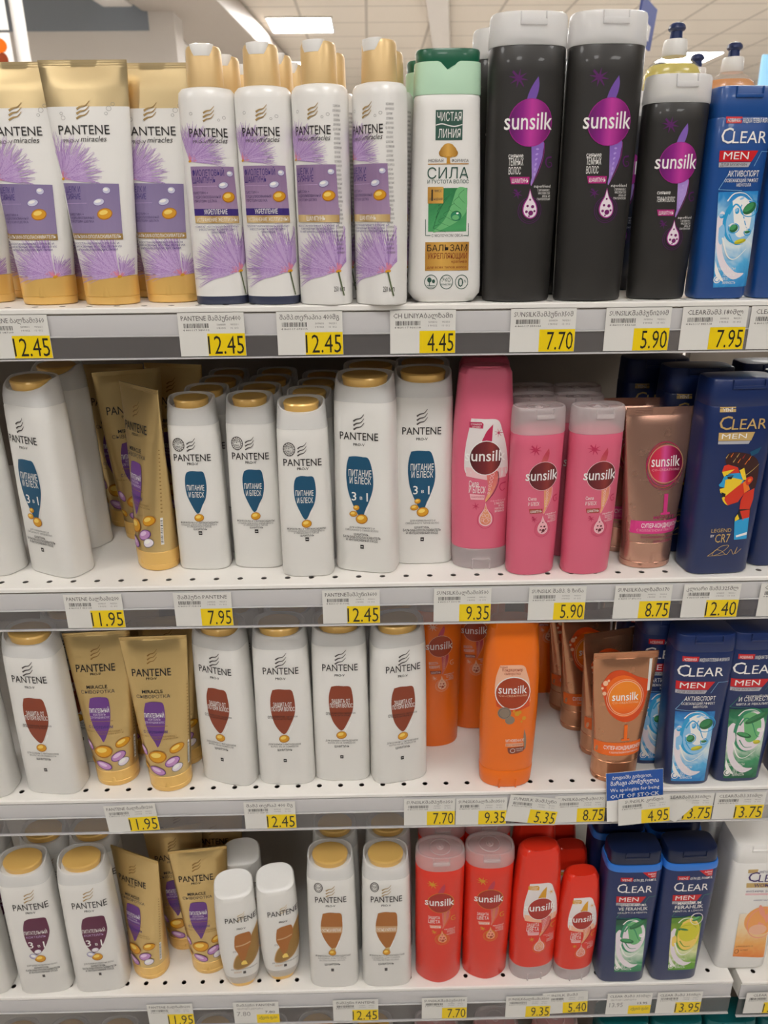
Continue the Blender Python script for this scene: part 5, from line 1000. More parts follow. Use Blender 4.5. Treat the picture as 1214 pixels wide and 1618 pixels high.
        ('o',3.77,55.38,1.71,1.81,0.34,'print_wine_line',5), ('o',-0.39,51.8,1.49,1.57,0.34,'print_wine_line',5), ('o',2.8,50.53,2.29,2.43,0.34,'print_wine_line',5),
        ('o',5.61,51.7,1.37,1.45,0.34,'print_wine_line',5), ('s',[(-6.77,64.6),(-3.52,63.32)],1.14,0.17,'print_amber',1), ('s',[(-6.77,64.6),(-6.07,61.04)],1.14,0.17,'print_amber',1),
        ('s',[(-6.77,64.6),(-9.3,62.33)],1.14,0.17,'print_amber',1), ('s',[(-6.77,64.6),(-10,65.89)],1.14,0.17,'print_amber',1), ('s',[(-6.77,64.6),(-7.46,68.16)],1.14,0.17,'print_amber',1),
        ('s',[(-6.77,64.6),(-4.23,66.88)],1.14,0.17,'print_amber',1), ('s',[(19.54,86.17),(15.09,85.06),(14.11,81.54),(16.49,78.55),(19.23,80.28)],1.13,0.56,'print_amber',1),
    ],
    'orange_cond': [
        ('c',[(-15.29,166.87),(-2.07,166.99),(10.52,165.93),(14.51,156.62),(17.99,144.39),(19.71,126.31),(18.84,116.38),(2.01,111.74),(-15.3,117.13),(-19.68,128.82),(-19.98,145.2),(-18.34,156.5)],'print_shield_peach',1), ('p',[(-20.06,129.65),(19.57,128.79),(19.74,113.02),(2.25,106.71),(-17.3,113.84)],'print_orange_deep',2), ('t','Новый',-11.32,163.59,7.67,2.4,'print_rust',5,0,0),
        ('t','Кондиционер',-1.72,159.77,22.37,3.7,'print_rust',5,0.01,0), ('t','сыворотка',-1.86,155.35,17.51,3.39,'print_rust',5,0.01,0), ('e',-0.02,131.69,19.8,21.34,0,'print_white',3),
        ('e',-0.02,131.69,18.81,20.19,0,'print_rust',4), ('t','sunsilk',-0.35,131.28,31.82,10.66,'print_white',6,0.01,0), ('t','CO-CREATIONS',0.2,127.15,31.88,2.64,'print_rust_line',6,0,0),
        ('e',-8.4,105.69,7.57,8.04,0,'print_grey_disc',5), ('e',-1.9,96.27,5.45,5.57,0,'print_grey_disc',5), ('o',-8.4,105.69,6.43,6.7,0.43,'print_soft_ink',6),
        ('e',5.91,104.95,2.86,3.35,0,'print_amber',5), ('e',8.68,106.57,2.14,2.51,0,'print_amber',5), ('e',14.13,98.02,2.3,2.7,0,'print_amber',5),
        ('e',11.48,93.85,1.15,1.35,0,'print_amber',5), ('e',2.17,108.39,1.43,1.67,0,'print_amber',5), ('t','МГНОВЕННОЕ',5.32,66.13,21.05,3.64,'print_white',5,0.01,0),
        ('p',[(-5.11,64.2),(15.21,64.17),(15.46,59.38),(-4.92,59.85)],'print_shield_peach',2), ('t','ВОССТАНОВЛЕНИЕ',5.41,60.48,19.28,2.96,'print_rust',5,0,0), ('c',[(-2.66,58.06),(16.24,58.49),(15.15,51.52),(2.13,49.19),(-1.65,51.91)],'print_brown',2),
        ('o',3.36,53.98,2.92,2.97,0.51,'print_white',4), ('t','В 5 РАЗ МЕНЬШЕ',11.29,55.55,8.75,1.57,'print_white',5,0,0), ('t','ЛОМКОСТИ',11.43,52.83,7.3,1.58,'print_white',5,0,0),
        ('c',[(15.67,82.68),(18.03,72.32),(18.96,61.91),(17.98,53.2),(16.05,61.97),(15.13,72.39)],'print_grey_disc',2),
    ],
    'rose_tube': [
        ('o',6.9,114.61,18.56,21.78,0.52,'print_rose',1), ('o',6.18,113.96,19.69,23.11,0.52,'print_rose_text',2), ('o',7.59,111.29,17.74,20.84,0.52,'print_rose_pink',3),
        ('o',6.02,111.31,19.15,22.5,0.52,'print_rose',4), ('o',7.32,109.97,20,23.51,0.52,'print_rose_text',5), ('e',7.84,113.6,18.98,20.15,0,'print_pale_caramel',6),
        ('e',7.84,113.6,18.06,19.29,0,'print_rose_disc',7), ('t','sunsilk',7.4,111.29,30.78,11.23,'print_white',9,0.02,0), ('t','CO-CREATIONS',7.81,106.64,30.17,2.53,'print_pink_light',9,0,0),
        ('t','1',10.41,60.71,9,21.13,'print_rose_pink',5,0.07,0), ('p',[(5.53,60.01),(16.19,60.01),(16.19,62.41),(5.53,62.41)],'print_rose_pink',5), ('t','MINUTE',10,55.9,24.03,3.17,'print_rose_text',5,0.01,0),
        ('p',[(-23.99,40.1),(30.21,40.1),(30.21,53.96),(-23.99,53.96)],'print_rose_pink',2), ('t','СУПЕР-КОНДИЦИОНЕР',8.49,46.61,44.85,4.57,'print_white',5,0.03,0), ('t','С КОЛЛАГЕНОМ И ГИАЛУРОНОМ',6.17,42.49,48.93,2.5,'print_pink_light',5,0,0),
        ('t','ВОССТАНАВЛИВАЕТ ЗА 1 МИНУТУ',4.79,35.21,36.96,2.09,'print_rose_text',5,0,0), ('t','СИЛА И БЛЕСК',10.25,30.23,21.54,2.52,'print_rose_text',5,0,0),
    ],
    'copper_tube': [
        ('c',[(-27.1,128.19),(-17.31,142.96),(-3.19,145.81),(13.93,137.62),(28.84,131),(27.26,115.15),(23.08,95.16),(12.35,83.22),(-2.22,82.72),(-16.1,93.56),(-22.27,109.78)],'print_orange_deep',1), ('c',[(-21.17,125.69),(-13.29,136.59),(-0.58,139.48),(12.86,132.91),(21.46,115.27),(17.18,96.09),(4.67,88.26),(-8.7,91.78),(-16.98,106.46)],'print_orange',2), ('o',1.45,112.09,21.75,22.77,0.58,'print_rust_line',3),
        ('e',1.45,112.09,19.72,20.93,0,'print_rust_line',4), ('e',1.45,112.09,18.99,20.13,0,'print_orange_disc',5), ('e',-22.21,130.46,2.88,3.16,0,'print_rust_line',3),
        ('e',-22.81,117.78,2.17,2.39,0,'print_rust_line',3), ('e',-25.39,124.19,1.44,1.58,0,'print_rust_line',3), ('e',-18.82,133.55,1.44,1.58,0,'print_rust_line',3),
        ('t','sunsilk',1.51,108.89,30.84,10,'print_white',7,0.02,0), ('t','CO-CREATIONS',1.8,104.87,30.88,2.57,'print_rust_line',7,0,0), ('t','1',4.28,58.79,8.11,18.93,'print_orange',5,0.07,0),
        ('p',[(-0.54,57.96),(9.41,57.96),(9.41,60.44),(-0.54,60.44)],'print_orange',5), ('p',[(-29.22,38.97),(24.75,38.97),(24.75,55.64),(-29.22,55.64)],'print_orange',2), ('t','СУПЕР-КОНДИЦИОНЕР',2.22,46.81,43.63,4.66,'print_white',5,0.03,0),
        ('t','С КОЛЛАГЕНОМ И ГИАЛУРОНОМ',4.03,42.18,34.81,2.17,'print_white',5,0,0), ('p',[(27.14,118.27),(30.38,118.27),(30.38,158.47),(27.14,158.47)],'print_white',3),
    ],
    'navy_blue': [
        ('p',[(-26.84,175.23),(-8.78,174.85),(-9.52,168.46),(-26.5,168.82)],'print_red',2), ('t','НОВИНКА',-18.06,169.56,13.99,3.37,'print_white',5,0.02,0), ('t','ЖИДКАЯ ГЕЛЕВАЯ ФОРМУЛА',8.46,168.7,34.02,3.98,'print_white',5,0.02,0),
        ('t','C',-23.8,149.96,12.33,14.71,'print_white',5,0,0), ('t','LEAR',1.61,149.73,38.53,11.17,'print_white',5,0,0), ('p',[(-29.6,143.38),(13.15,142.46),(6.59,132.08),(-29.03,132.86)],'print_red',2),
        ('t','MEN',-11.32,134.68,27.85,7.08,'print_white',5,0,0), ('p',[(-28.99,132.23),(6.12,131.46),(3.84,126.93),(-28.74,127.64)],'print_steel',2), ('t','ДЛЯ МУЖЧИН',-12.75,128.4,29.2,2.54,'print_soft_ink',5,0,0),
        ('s',[(17.11,141.6),(29.4,141.33)],0.43,0.43,'print_sky',3), ('s',[(17.11,141.6),(10.14,127.58)],0.43,0.43,'print_sky',3), ('s',[(-16.37,122.61),(-26.13,106.02)],0.43,0.43,'print_sky',3),
        ('s',[(-26.13,106.02),(-0.2,104.31)],0.43,0.43,'print_sky',3), ('t','АКТИВСПОРТ',-0.69,117.96,34.82,5.43,'print_white',5,0.01,0), ('t','ОСВЕЖАЮЩИЙ ЭФФЕКТ',-1.94,112.55,37.59,3.21,'print_white',5,0.01,0),
        ('t','МЕНТОЛА',1.09,108.31,16.34,2.9,'print_white',5,0.01,0), ('p',[(-26,103.6),(18.99,103.39),(20.38,5.86),(-19.03,6.84)],'print_blue_scene',4), ('c',[(-23.7,78.25),(-19.33,84.73),(-13.35,78.01),(-16.01,64.8),(-15.82,51.39),(-9.52,34.26),(2.79,21.93),(13.26,19.95),(2.17,14.15),(-9.89,22.24),(-18.37,37.89),(-22.18,58.26)],'print_drop_white',5),
        ('c',[(-20.02,34.51),(-15.4,24.1),(-8.56,12.68),(-15.97,17.2),(-19.48,24.2)],'print_white',6), ('e',0.88,74.38,18.32,30.29,0,'print_cyan',6), ('e',2.53,72.65,16.22,27.24,0,'print_sky',7),
        ('c',[(-9.35,94.3),(-0.97,98.99),(8.74,93.89),(13.86,80.68),(12.44,64.14),(5.2,57.61),(-1.89,61.13),(-5.83,77.84)],'print_white',7), ('s',[(-11.62,81.27),(-5.41,90.96),(2.41,84.23),(9.54,67.54),(14.31,64.09)],2.18,0.58,'print_cyan',7), ('s',[(-8.87,61.3),(-1.5,51.05),(7.74,50.83)],1.46,0.44,'print_cyan',7),
        ('s',[(-15.06,94.43),(-8.23,101.58),(3.73,101.31),(13.5,93.79)],1.59,0.36,'print_white',8), ('s',[(-15.69,58.11),(-7.92,39.34),(1.37,35.7),(12.51,45.64)],1.91,0.44,'print_white',8), ('c',[(-20.84,68.25),(-15.86,71.45),(-13.52,61.41),(-15.82,51.39),(-19.69,54.84)],'print_sky',6),
        ('o',10.86,86.5,10.73,11.33,1.03,'print_cyan',8), ('s',[(1.46,91.42),(6.28,96.48),(12.68,95.86)],2.33,0.01,'print_white',8), ('e',10.86,86.5,7.95,6.67,35,'print_leaf_dark',8),
        ('e',9.76,87.63,6.36,4,35,'print_leaf',9), ('o',-4.45,67.03,6.36,6.77,1.04,'print_cyan',8), ('s',[(-10.01,69.98),(-7.13,73.01),(-3.34,72.64)],2.35,0.01,'print_white',8),
        ('e',-4.45,67.03,4.71,5.08,20,'print_leaf_dark',8), ('e',-5.55,68.19,3.77,3.04,20,'print_leaf',9), ('o',11.56,62.49,4.46,4.76,1.04,'print_cyan',8),
        ('s',[(7.65,64.56),(9.65,66.69),(12.32,66.43)],2.36,0.01,'print_white',8), ('e',11.56,62.49,3.31,1.42,10,'print_leaf_dark',8), ('e',10.46,63.65,2.64,0.85,10,'print_leaf',9),
        ('e',4.42,53.43,6.63,2.85,15,'print_olive',8), ('e',3.31,54.6,5.3,1.71,15,'print_lime',9), ('e',-19.08,79.79,2.81,2.79,0,'print_cyan',7),
        ('e',-20.16,80.93,2.25,1.67,0,'print_sky',8), ('e',-2.79,84.35,2.34,3.89,0,'print_cyan',7), ('e',-3.87,85.49,1.87,2.33,0,'print_sky',8),
        ('e',2.01,95.67,3.26,2.2,20,'print_cyan',7), ('e',0.93,96.8,2.61,1.32,20,'print_sky',8), ('t','3 ZERO TECH',-8.64,24.8,22.67,3.51,'print_white',8,0.01,0),
        ('o',-15.86,15.12,4.09,5,0.96,'print_white',8), ('e',-15.86,15.12,2.16,2.65,0,'print_white',8), ('t','ЛЁГКОСТЬ',-3.62,18.28,13.09,3.53,'print_white',8,0.01,0),
        ('t','БЕЗ',-7.28,14.21,5.4,3.54,'print_white',8,0.01,0), ('t','ЖИРНОСТЬ',-2.61,9.92,14.36,3.55,'print_white',8,0.01,0),
    ],
    'navy_green': [
        ('p',[(-26.84,175.23),(-8.78,174.85),(-9.52,168.46),(-26.5,168.82)],'print_red',2), ('t','НОВИНКА',-18.06,169.56,13.99,3.37,'print_white',5,0.02,0), ('t','ЖИДКАЯ ГЕЛЕВАЯ ФОРМУЛА',8.46,168.7,34.02,3.98,'print_white',5,0.02,0),
        ('t','C',-23.8,149.96,12.33,14.71,'print_white',5,0,0), ('t','LEAR',1.61,149.73,38.53,11.17,'print_white',5,0,0), ('p',[(-29.6,143.38),(13.15,142.46),(6.59,132.08),(-29.03,132.86)],'print_red',2),
        ('t','MEN',-11.32,134.68,27.85,7.08,'print_white',5,0,0), ('p',[(-28.99,132.23),(6.12,131.46),(3.84,126.93),(-28.74,127.64)],'print_steel',2), ('t','ДЛЯ МУЖЧИН',-12.75,128.4,29.2,2.54,'print_soft_ink',5,0,0),
        ('s',[(17.11,141.6),(29.4,141.33)],0.43,0.43,'print_mint_leaf',3), ('s',[(17.11,141.6),(10.14,127.58)],0.43,0.43,'print_mint_leaf',3), ('s',[(-16.37,122.61),(-26.13,106.02)],0.43,0.43,'print_mint_leaf',3),
        ('s',[(-26.13,106.02),(-0.2,104.31)],0.43,0.43,'print_mint_leaf',3), ('t','ОЧИЩЕНИЕ',4.1,118.98,29.05,2.56,'print_white',5,0.01,0), ('t','И СВЕЖЕСТЬ',1.15,113.77,38.11,5.45,'print_white',5,0.01,0),
        ('t','МЯТА И ЭВКАЛИПТ',0.14,108.33,39.41,2.9,'print_white',5,0.01,0), ('p',[(-26,103.6),(18.99,103.39),(20.38,5.86),(-19.03,6.84)],'print_green_scene',4), ('c',[(-23.7,78.25),(-19.33,84.73),(-13.35,78.01),(-16.01,64.8),(-15.82,51.39),(-9.52,34.26),(2.79,21.93),(13.26,19.95),(2.17,14.15),(-9.89,22.24),(-18.37,37.89),(-22.18,58.26)],'print_drop_white',5),
        ('c',[(-20.02,34.51),(-15.4,24.1),(-8.56,12.68),(-15.97,17.2),(-19.48,24.2)],'print_white',6), ('e',0.88,74.38,18.32,30.29,0,'print_mint_leaf',6), ('e',2.53,72.65,16.22,27.24,0,'print_drop_white',7),
        ('c',[(-9.35,94.3),(-0.97,98.99),(8.74,93.89),(13.86,80.68),(12.44,64.14),(5.2,57.61),(-1.89,61.13),(-5.83,77.84)],'print_leaf_light',7), ('s',[(-11.62,81.27),(-5.41,90.96),(2.41,84.23),(9.54,67.54),(14.31,64.09)],2.18,0.58,'print_mint_leaf',7), ('s',[(-8.87,61.3),(-1.5,51.05),(7.74,50.83)],1.46,0.44,'print_mint_leaf',7),
        ('s',[(-15.06,94.43),(-8.23,101.58),(3.73,101.31),(13.5,93.79)],1.59,0.36,'print_white',8), ('s',[(-15.69,58.11),(-7.92,39.34),(1.37,35.7),(12.51,45.64)],1.91,0.44,'print_white',8), ('c',[(-20.84,68.25),(-15.86,71.45),(-13.52,61.41),(-15.82,51.39),(-19.69,54.84)],'print_drop_white',6),
        ('e',6.46,90.68,14,4.43,30,'print_leaf_dark',8), ('e',5.37,91.82,11.2,2.65,30,'print_leaf',9), ('e',-4.49,67.86,9.42,3.38,-20,'print_leaf_dark',8),
        ('e',-5.58,69.02,7.53,2.03,-20,'print_leaf',9), ('e',12.17,57.45,4.26,2.84,0,'print_olive',8), ('e',11.06,58.61,3.41,1.7,0,'print_lime',9),
        ('e',14.04,74.07,4.23,2.81,0,'print_white',8), ('e',12.94,75.22,3.38,1.68,0,'print_drop_white',9), ('t','3 ZERO TECH',-8.64,24.8,22.67,3.51,'print_white',8,0.01,0),
        ('o',-15.86,15.12,4.09,5,0.96,'print_white',8), ('e',-15.86,15.12,2.16,2.65,0,'print_white',8), ('t','ЛЁГКОСТЬ',-3.62,18.28,13.09,3.53,'print_white',8,0.01,0),
        ('t','БЕЗ',-7.28,14.21,5.4,3.54,'print_white',8,0.01,0), ('t','ЖИРНОСТЬ',-2.61,9.92,14.36,3.55,'print_white',8,0.01,0),
    ],
    'blue_small': [
        ('p',[(-18.12,151.29),(-3.96,151.17),(-4.4,145.85),(-17.77,145.95)],'print_red',2), ('t','НОВИНКА',-11.14,146.66,11.01,2.8,'print_white',5,0.02,0), ('t','ЖИДКАЯ ГЕЛЕВАЯ ФОРМУЛА',9.73,146.25,26.76,3.32,'print_white',5,0.02,0),
        ('t','C',-15.36,130.25,9.81,12.26,'print_white',5,0,0), ('t','LEAR',4.83,130.42,30.63,9.31,'print_white',5,0,0), ('p',[(-19.89,124.67),(14.21,124.56),(9.26,115.83),(-19.3,115.89)],'print_red',2),
        ('t','MEN',-5.14,117.7,22.33,5.91,'print_white',5,0,0), ('p',[(-19.27,115.36),(8.9,115.31),(7.18,111.5),(-19.02,111.53)],'print_steel',2), ('t','ДЛЯ МУЖЧИН',-6.17,112.44,23.49,2.12,'print_soft_ink',5,0,0),
        ('s',[(17.38,123.9),(27.19,123.86)],0.34,0.34,'print_sky',3), ('s',[(17.38,123.9),(12.23,112.15)],0.34,0.34,'print_sky',3), ('s',[(-8.98,107.54),(-16.65,93.49)],0.34,0.34,'print_sky',3),
        ('s',[(-16.65,93.49),(4.47,92.59)],0.34,0.34,'print_sky',3), ('t','АКТИВСПОРТ',3.75,103.96,28.17,4.53,'print_white',5,0.01,0), ('t','ОСВЕЖАЮЩИЙ ЭФФЕКТ',2.87,99.43,30.5,2.68,'print_white',5,0.01,0),
        ('t','МЕНТОЛА',5.43,95.95,13.29,2.42,'print_white',5,0.01,0), ('p',[(-16.51,91.46),(20.1,92.23),(24.27,11.1),(-9.6,10.46)],'print_blue_scene',4), ('c',[(-14.33,70.28),(-10.81,75.81),(-5.78,70.34),(-7.78,59.21),(-7.43,47.97),(-1.87,33.81),(8.81,23.9),(17.78,22.6),(8.46,17.37),(-1.98,23.73),(-9.39,36.57),(-12.84,53.56)],'print_drop_white',5),
        ('c',[(-10.75,33.69),(-6.71,25.1),(-0.7,15.75),(-7.1,19.28),(-10.18,25.04)],'print_white',6), ('e',6.05,67.66,15.19,19.49,0,'print_cyan',6), ('e',7.38,66.56,13.45,17.53,0,'print_sky',7),
        ('c',[(-2.78,84.05),(3.97,88.14),(12.02,84.11),(16.59,73.23),(15.88,59.42),(10.03,53.79),(4.03,56.53),(0.43,70.38)],'print_white',7), ('s',[(-4.41,73.1),(0.51,81.34),(7.08,75.91),(13.38,62.18),(17.44,59.44)],1.73,0.46,'print_cyan',7), ('s',[(-1.78,56.47),(4.57,48.11),(12.32,48.2)],1.16,0.35,'print_cyan',7),
        ('s',[(-7.45,84.03),(-2,90.15),(7.74,90.18),(15.91,84.13)],1.26,0.29,'print_white',8), ('s',[(-7.41,53.61),(-0.6,38.12),(7.32,35.37),(16.45,44.01)],1.52,0.35,'print_white',8), ('c',[(-11.84,61.97),(-7.75,64.78),(-5.66,56.43),(-7.43,47.97),(-10.71,50.76)],'print_sky',6),
        ('o',13.96,78,8.89,7.29,0.85,'print_cyan',8), ('s',[(6.24,81.11),(10.32,84.4),(15.62,84.05)],1.93,0.01,'print_white',8), ('e',13.96,78,6.59,4.29,35,'print_leaf_dark',8),
        ('e',13.07,78.72,5.27,2.57,35,'print_leaf',9), ('o',1.78,61.39,5.27,4.36,0.86,'print_cyan',8), ('s',[(-2.78,63.25),(-0.35,65.22),(2.79,65.01)],1.95,0.01,'print_white',8),
        ('e',1.78,61.39,3.91,3.27,20,'print_leaf_dark',8), ('e',0.89,62.12,3.12,1.96,20,'print_leaf',9), ('o',15.19,58.03,3.7,3.06,0.86,'print_cyan',8),
        ('s',[(11.98,59.34),(13.67,60.72),(15.88,60.57)],1.96,0.01,'print_white',8), ('e',15.19,58.03,2.74,0.91,10,'print_leaf_dark',8), ('e',14.3,58.77,2.19,0.55,10,'print_leaf',9),
        ('e',9.47,50.27,5.5,1.84,15,'print_olive',8), ('e',8.57,51.02,4.4,1.1,15,'print_lime',9), ('e',-10.54,71.69,2.33,1.8,0,'print_cyan',7),
        ('e',-11.42,72.41,1.86,1.08,0,'print_sky',8), ('e',2.8,75.89,1.94,2.51,0,'print_cyan',7), ('e',1.92,76.61,1.55,1.5,0,'print_sky',8),
        ('e',6.48,85.44,2.7,1.42,20,'print_cyan',7), ('e',5.6,86.16,2.16,0.85,20,'print_sky',8), ('t','3 ZERO TECH',-0.93,25.65,19.37,2.26,'print_white',8,0.01,0),
        ('o',-6.98,17.54,3.39,3.23,0.8,'print_white',8), ('e',-6.98,17.54,1.8,1.71,0,'print_white',8), ('t','ЛЁГКОСТЬ',3.45,20.47,11.23,2.28,'print_white',8,0.01,0),
        ('t','БЕЗ',0.38,17.02,4.64,2.28,'print_white',8,0.01,0), ('t','ЖИРНОСТЬ',4.48,13.47,12.38,2.29,'print_white',8,0.01,0),
    ],
    'band_green': [
        ('p',[(-19.01,182.75),(-3.54,182.31),(-4.11,176.12),(-18.69,176.53)],'print_red',2), ('t','YENİ',-11.45,177.22,12.01,3.26,'print_white',5,0.02,0), ('t','GÜN JEL FORMÜL',11.33,176.27,29.21,3.86,'print_white',5,0.02,0),
        ('t','C',-16.27,158.28,10.67,14.23,'print_white',5,0,0), ('t','LEAR',5.71,157.94,33.33,10.81,'print_white',5,0,0), ('p',[(-21.27,151.96),(15.82,150.88),(10.3,140.89),(-20.74,141.8)],'print_red',2),
        ('t','MEN',-5.33,143.47,24.24,6.84,'print_white',5,0,0), ('p',[(-20.71,141.19),(9.9,140.29),(7.97,135.93),(-20.47,136.77)],'print_steel',2), ('t','ДЛЯ МУЖЧИН',-6.52,137.43,25.48,2.45,'print_soft_ink',5,0,0),
        ('s',[(19.27,150.02),(29.94,149.71)],0.48,0.48,'print_mint_leaf',3), ('s',[(19.27,150.02),(13.46,136.53)],0.48,0.48,'print_mint_leaf',3), ('s',[(-9.64,131.87),(-18.13,115.95)],0.48,0.48,'print_mint_leaf',3),
        ('s',[(-18.13,115.95),(4.72,114.18)],0.49,0.49,'print_mint_leaf',3), ('t','GÜNLÜK ARINMA',1.43,135.36,32.69,3.98,'print_white',5,0.01,0), ('t','VE FERAHLIK',1.53,128.47,37.29,5.23,'print_white',5,0.02,0),
        ('t','OKALİPTÜS & MENTOL',1.36,123.09,38.08,2.78,'print_white',5,0,0), ('p',[(-18.01,113.62),(21.63,113.21),(24.63,20.01),(-11.58,21.18)],'print_green_scene',4), ('c',[(-15.91,89.3),(-12.04,95.48),(-6.69,89.01),(-8.99,76.39),(-8.77,63.57),(-2.99,47.2),(8.31,35.39),(17.89,33.44),(7.82,28),(-3.26,35.76),(-11.02,50.71),(-14.51,70.17)],'print_drop_white',5),
        ('c',[(-12.52,47.5),(-8.3,37.56),(-1.99,26.66),(-8.79,31.01),(-12.01,37.68)],'print_white',6), ('e',6.03,85.46,16.34,30.45,0,'print_mint_leaf',6), ('e',7.51,83.72,14.47,27.39,0,'print_drop_white',7),
        ('c',[(-3.26,104.62),(4.11,109.07),(12.75,104.13),(17.49,91.43),(16.49,75.6),(10.09,69.4),(3.69,72.8),(0.01,88.81)],'print_leaf_light',7), ('s',[(-5.17,92.12),(0.26,101.38),(7.27,94.89),(13.85,78.87),(18.17,75.55)],2.45,0.65,'print_mint_leaf',7), ('s',[(-2.57,73),(4.13,63.16),(12.46,62.9)],1.65,0.49,'print_mint_leaf',7),
        ('s',[(-8.31,104.77),(-2.33,111.6),(8.22,111.28),(16.96,104)],1.79,0.41,'print_white',8), ('s',[(-8.67,69.99),(-1.57,52.03),(6.88,48.51),(16.84,57.93)],2.14,0.49,'print_white',8), ('c',[(-13.33,79.71),(-8.89,82.75),(-6.75,73.13),(-8.77,63.57),(-12.26,66.89)],'print_drop_white',6),
        ('e',10.64,104.2,12.49,4.45,35,'print_leaf_dark',8), ('e',9.66,105.34,9.99,2.67,35,'print_leaf',9), ('e',-0.64,76.13,9.25,3.97,-15,'print_leaf_dark',8),
        ('e',-1.63,77.3,7.39,2.38,-15,'print_leaf',9), ('e',17.76,85.1,3.77,3.39,0,'print_white',8), ('e',16.77,86.26,3.02,2.03,0,'print_drop_white',9),
        ('t','3 ZERO TECH',-2.13,38.19,20.67,3.51,'print_white',8,0.01,0), ('o',-8.69,29.02,3.63,4.99,0.85,'print_white',8), ('e',-8.69,29.02,1.92,2.64,0,'print_white',8),
        ('t','ЛЁГКОСТЬ',2.49,31.96,11.97,3.53,'print_white',8,0.01,0), ('t','БЕЗ',-0.83,28.11,4.95,3.54,'print_white',8,0.01,0), ('t','ЖИРНОСТЬ',3.48,24,13.18,3.55,'print_white',8,0.01,0),
        ('p',[(6.74,190.84),(25.02,190.85),(24.81,181.06),(17.23,181.28)],'print_red',5), ('t','NEW',19.23,186.52,9.6,2.46,'print_white',7,0.02,0), ('t','YENİ',20.85,183.03,5.73,2.06,'print_white',7,0.02,0),
    ],
    'band_lime': [
        ('p',[(-19.01,182.75),(-3.54,182.31),(-4.11,176.12),(-18.69,176.53)],'print_red',2), ('t','YENİ',-11.45,177.22,12.01,3.26,'print_white',5,0.02,0), ('t','GÜN JEL FORMÜL',11.33,176.27,29.21,3.86,'print_white',5,0.02,0),
        ('t','C',-16.27,158.28,10.67,14.23,'print_white',5,0,0), ('t','LEAR',5.71,157.94,33.33,10.81,'print_white',5,0,0), ('p',[(-21.27,151.96),(15.82,150.88),(10.3,140.89),(-20.74,141.8)],'print_red',2),
        ('t','MEN',-5.33,143.47,24.24,6.84,'print_white',5,0,0), ('p',[(-20.71,141.19),(9.9,140.29),(7.97,135.93),(-20.47,136.77)],'print_steel',2), ('t','ДЛЯ МУЖЧИН',-6.52,137.43,25.48,2.45,'print_soft_ink',5,0,0),
        ('s',[(19.27,150.02),(29.94,149.71)],0.48,0.48,'print_mint_leaf',3), ('s',[(19.27,150.02),(13.46,136.53)],0.48,0.48,'print_mint_leaf',3), ('s',[(-9.64,131.87),(-18.13,115.95)],0.48,0.48,'print_mint_leaf',3),
        ('s',[(-18.13,115.95),(4.72,114.18)],0.49,0.49,'print_mint_leaf',3), ('t','MAKSİMUM',1.64,135.35,29.72,4.59,'print_white',5,0.02,0), ('t','FERAHLIK',1.96,128.46,36.45,5.54,'print_white',5,0.03,0),
        ('t','MENTOL & LİMON',1.36,123.09,38.08,2.78,'print_white',5,0,0), ('p',[(-18.01,113.62),(21.63,113.21),(24.63,20.01),(-11.58,21.18)],'print_lime_scene',4), ('c',[(-15.91,89.3),(-12.04,95.48),(-6.69,89.01),(-8.99,76.39),(-8.77,63.57),(-2.99,47.2),(8.31,35.39),(17.89,33.44),(7.82,28),(-3.26,35.76),(-11.02,50.71),(-14.51,70.17)],'print_drop_white',5),
        ('c',[(-12.52,47.5),(-8.3,37.56),(-1.99,26.66),(-8.79,31.01),(-12.01,37.68)],'print_white',6), ('e',6.03,85.46,16.34,30.45,0,'print_lime_dark',6), ('e',7.51,83.72,14.47,27.39,0,'print_amber_light',7),
        ('c',[(-3.26,104.62),(4.11,109.07),(12.75,104.13),(17.49,91.43),(16.49,75.6),(10.09,69.4),(3.69,72.8),(0.01,88.81)],'print_amber_light',7), ('s',[(-5.17,92.12),(0.26,101.38),(7.27,94.89),(13.85,78.87),(18.17,75.55)],2.45,0.65,'print_lime_dark',7), ('s',[(-2.57,73),(4.13,63.16),(12.46,62.9)],1.65,0.49,'print_lime_dark',7),
        ('s',[(-8.31,104.77),(-2.33,111.6),(8.22,111.28),(16.96,104)],1.79,0.41,'print_white',8), ('s',[(-8.67,69.99),(-1.57,52.03),(6.88,48.51),(16.84,57.93)],2.14,0.49,'print_white',8), ('c',[(-13.33,79.71),(-8.89,82.75),(-6.75,73.13),(-8.77,63.57),(-12.26,66.89)],'print_amber_light',6),
        ('e',7.14,88.59,13.81,16.88,0,'print_lime',8), ('e',6.15,89.75,11.05,10.12,0,'print_lime',9), ('e',5.59,94.94,10.86,5.6,0,'print_olive',8),
        ('e',4.61,96.09,8.68,3.36,0,'print_lime',9), ('o',14.58,110.31,8.41,9.97,0.91,'print_drop_white',8), ('s',[(7.17,114.68),(10.9,119.12),(15.93,118.55)],2.07,0.01,'print_white',8),
        ('e',14.58,110.31,6.23,2.77,30,'print_leaf',8), ('e',13.6,111.45,4.98,1.66,30,'print_leaf_light',9), ('e',0.7,91.94,8.36,2.81,-15,'print_leaf_dark',8),
        ('e',-0.28,93.1,6.68,1.68,-15,'print_leaf',9), ('t','3 ZERO TECH',-2.13,38.19,20.67,3.51,'print_white',8,0.01,0), ('o',-8.69,29.02,3.63,4.99,0.85,'print_white',8),
        ('e',-8.69,29.02,1.92,2.64,0,'print_white',8), ('t','ЛЁГКОСТЬ',2.49,31.96,11.97,3.53,'print_white',8,0.01,0), ('t','БЕЗ',-0.83,28.11,4.95,3.54,'print_white',8,0.01,0),
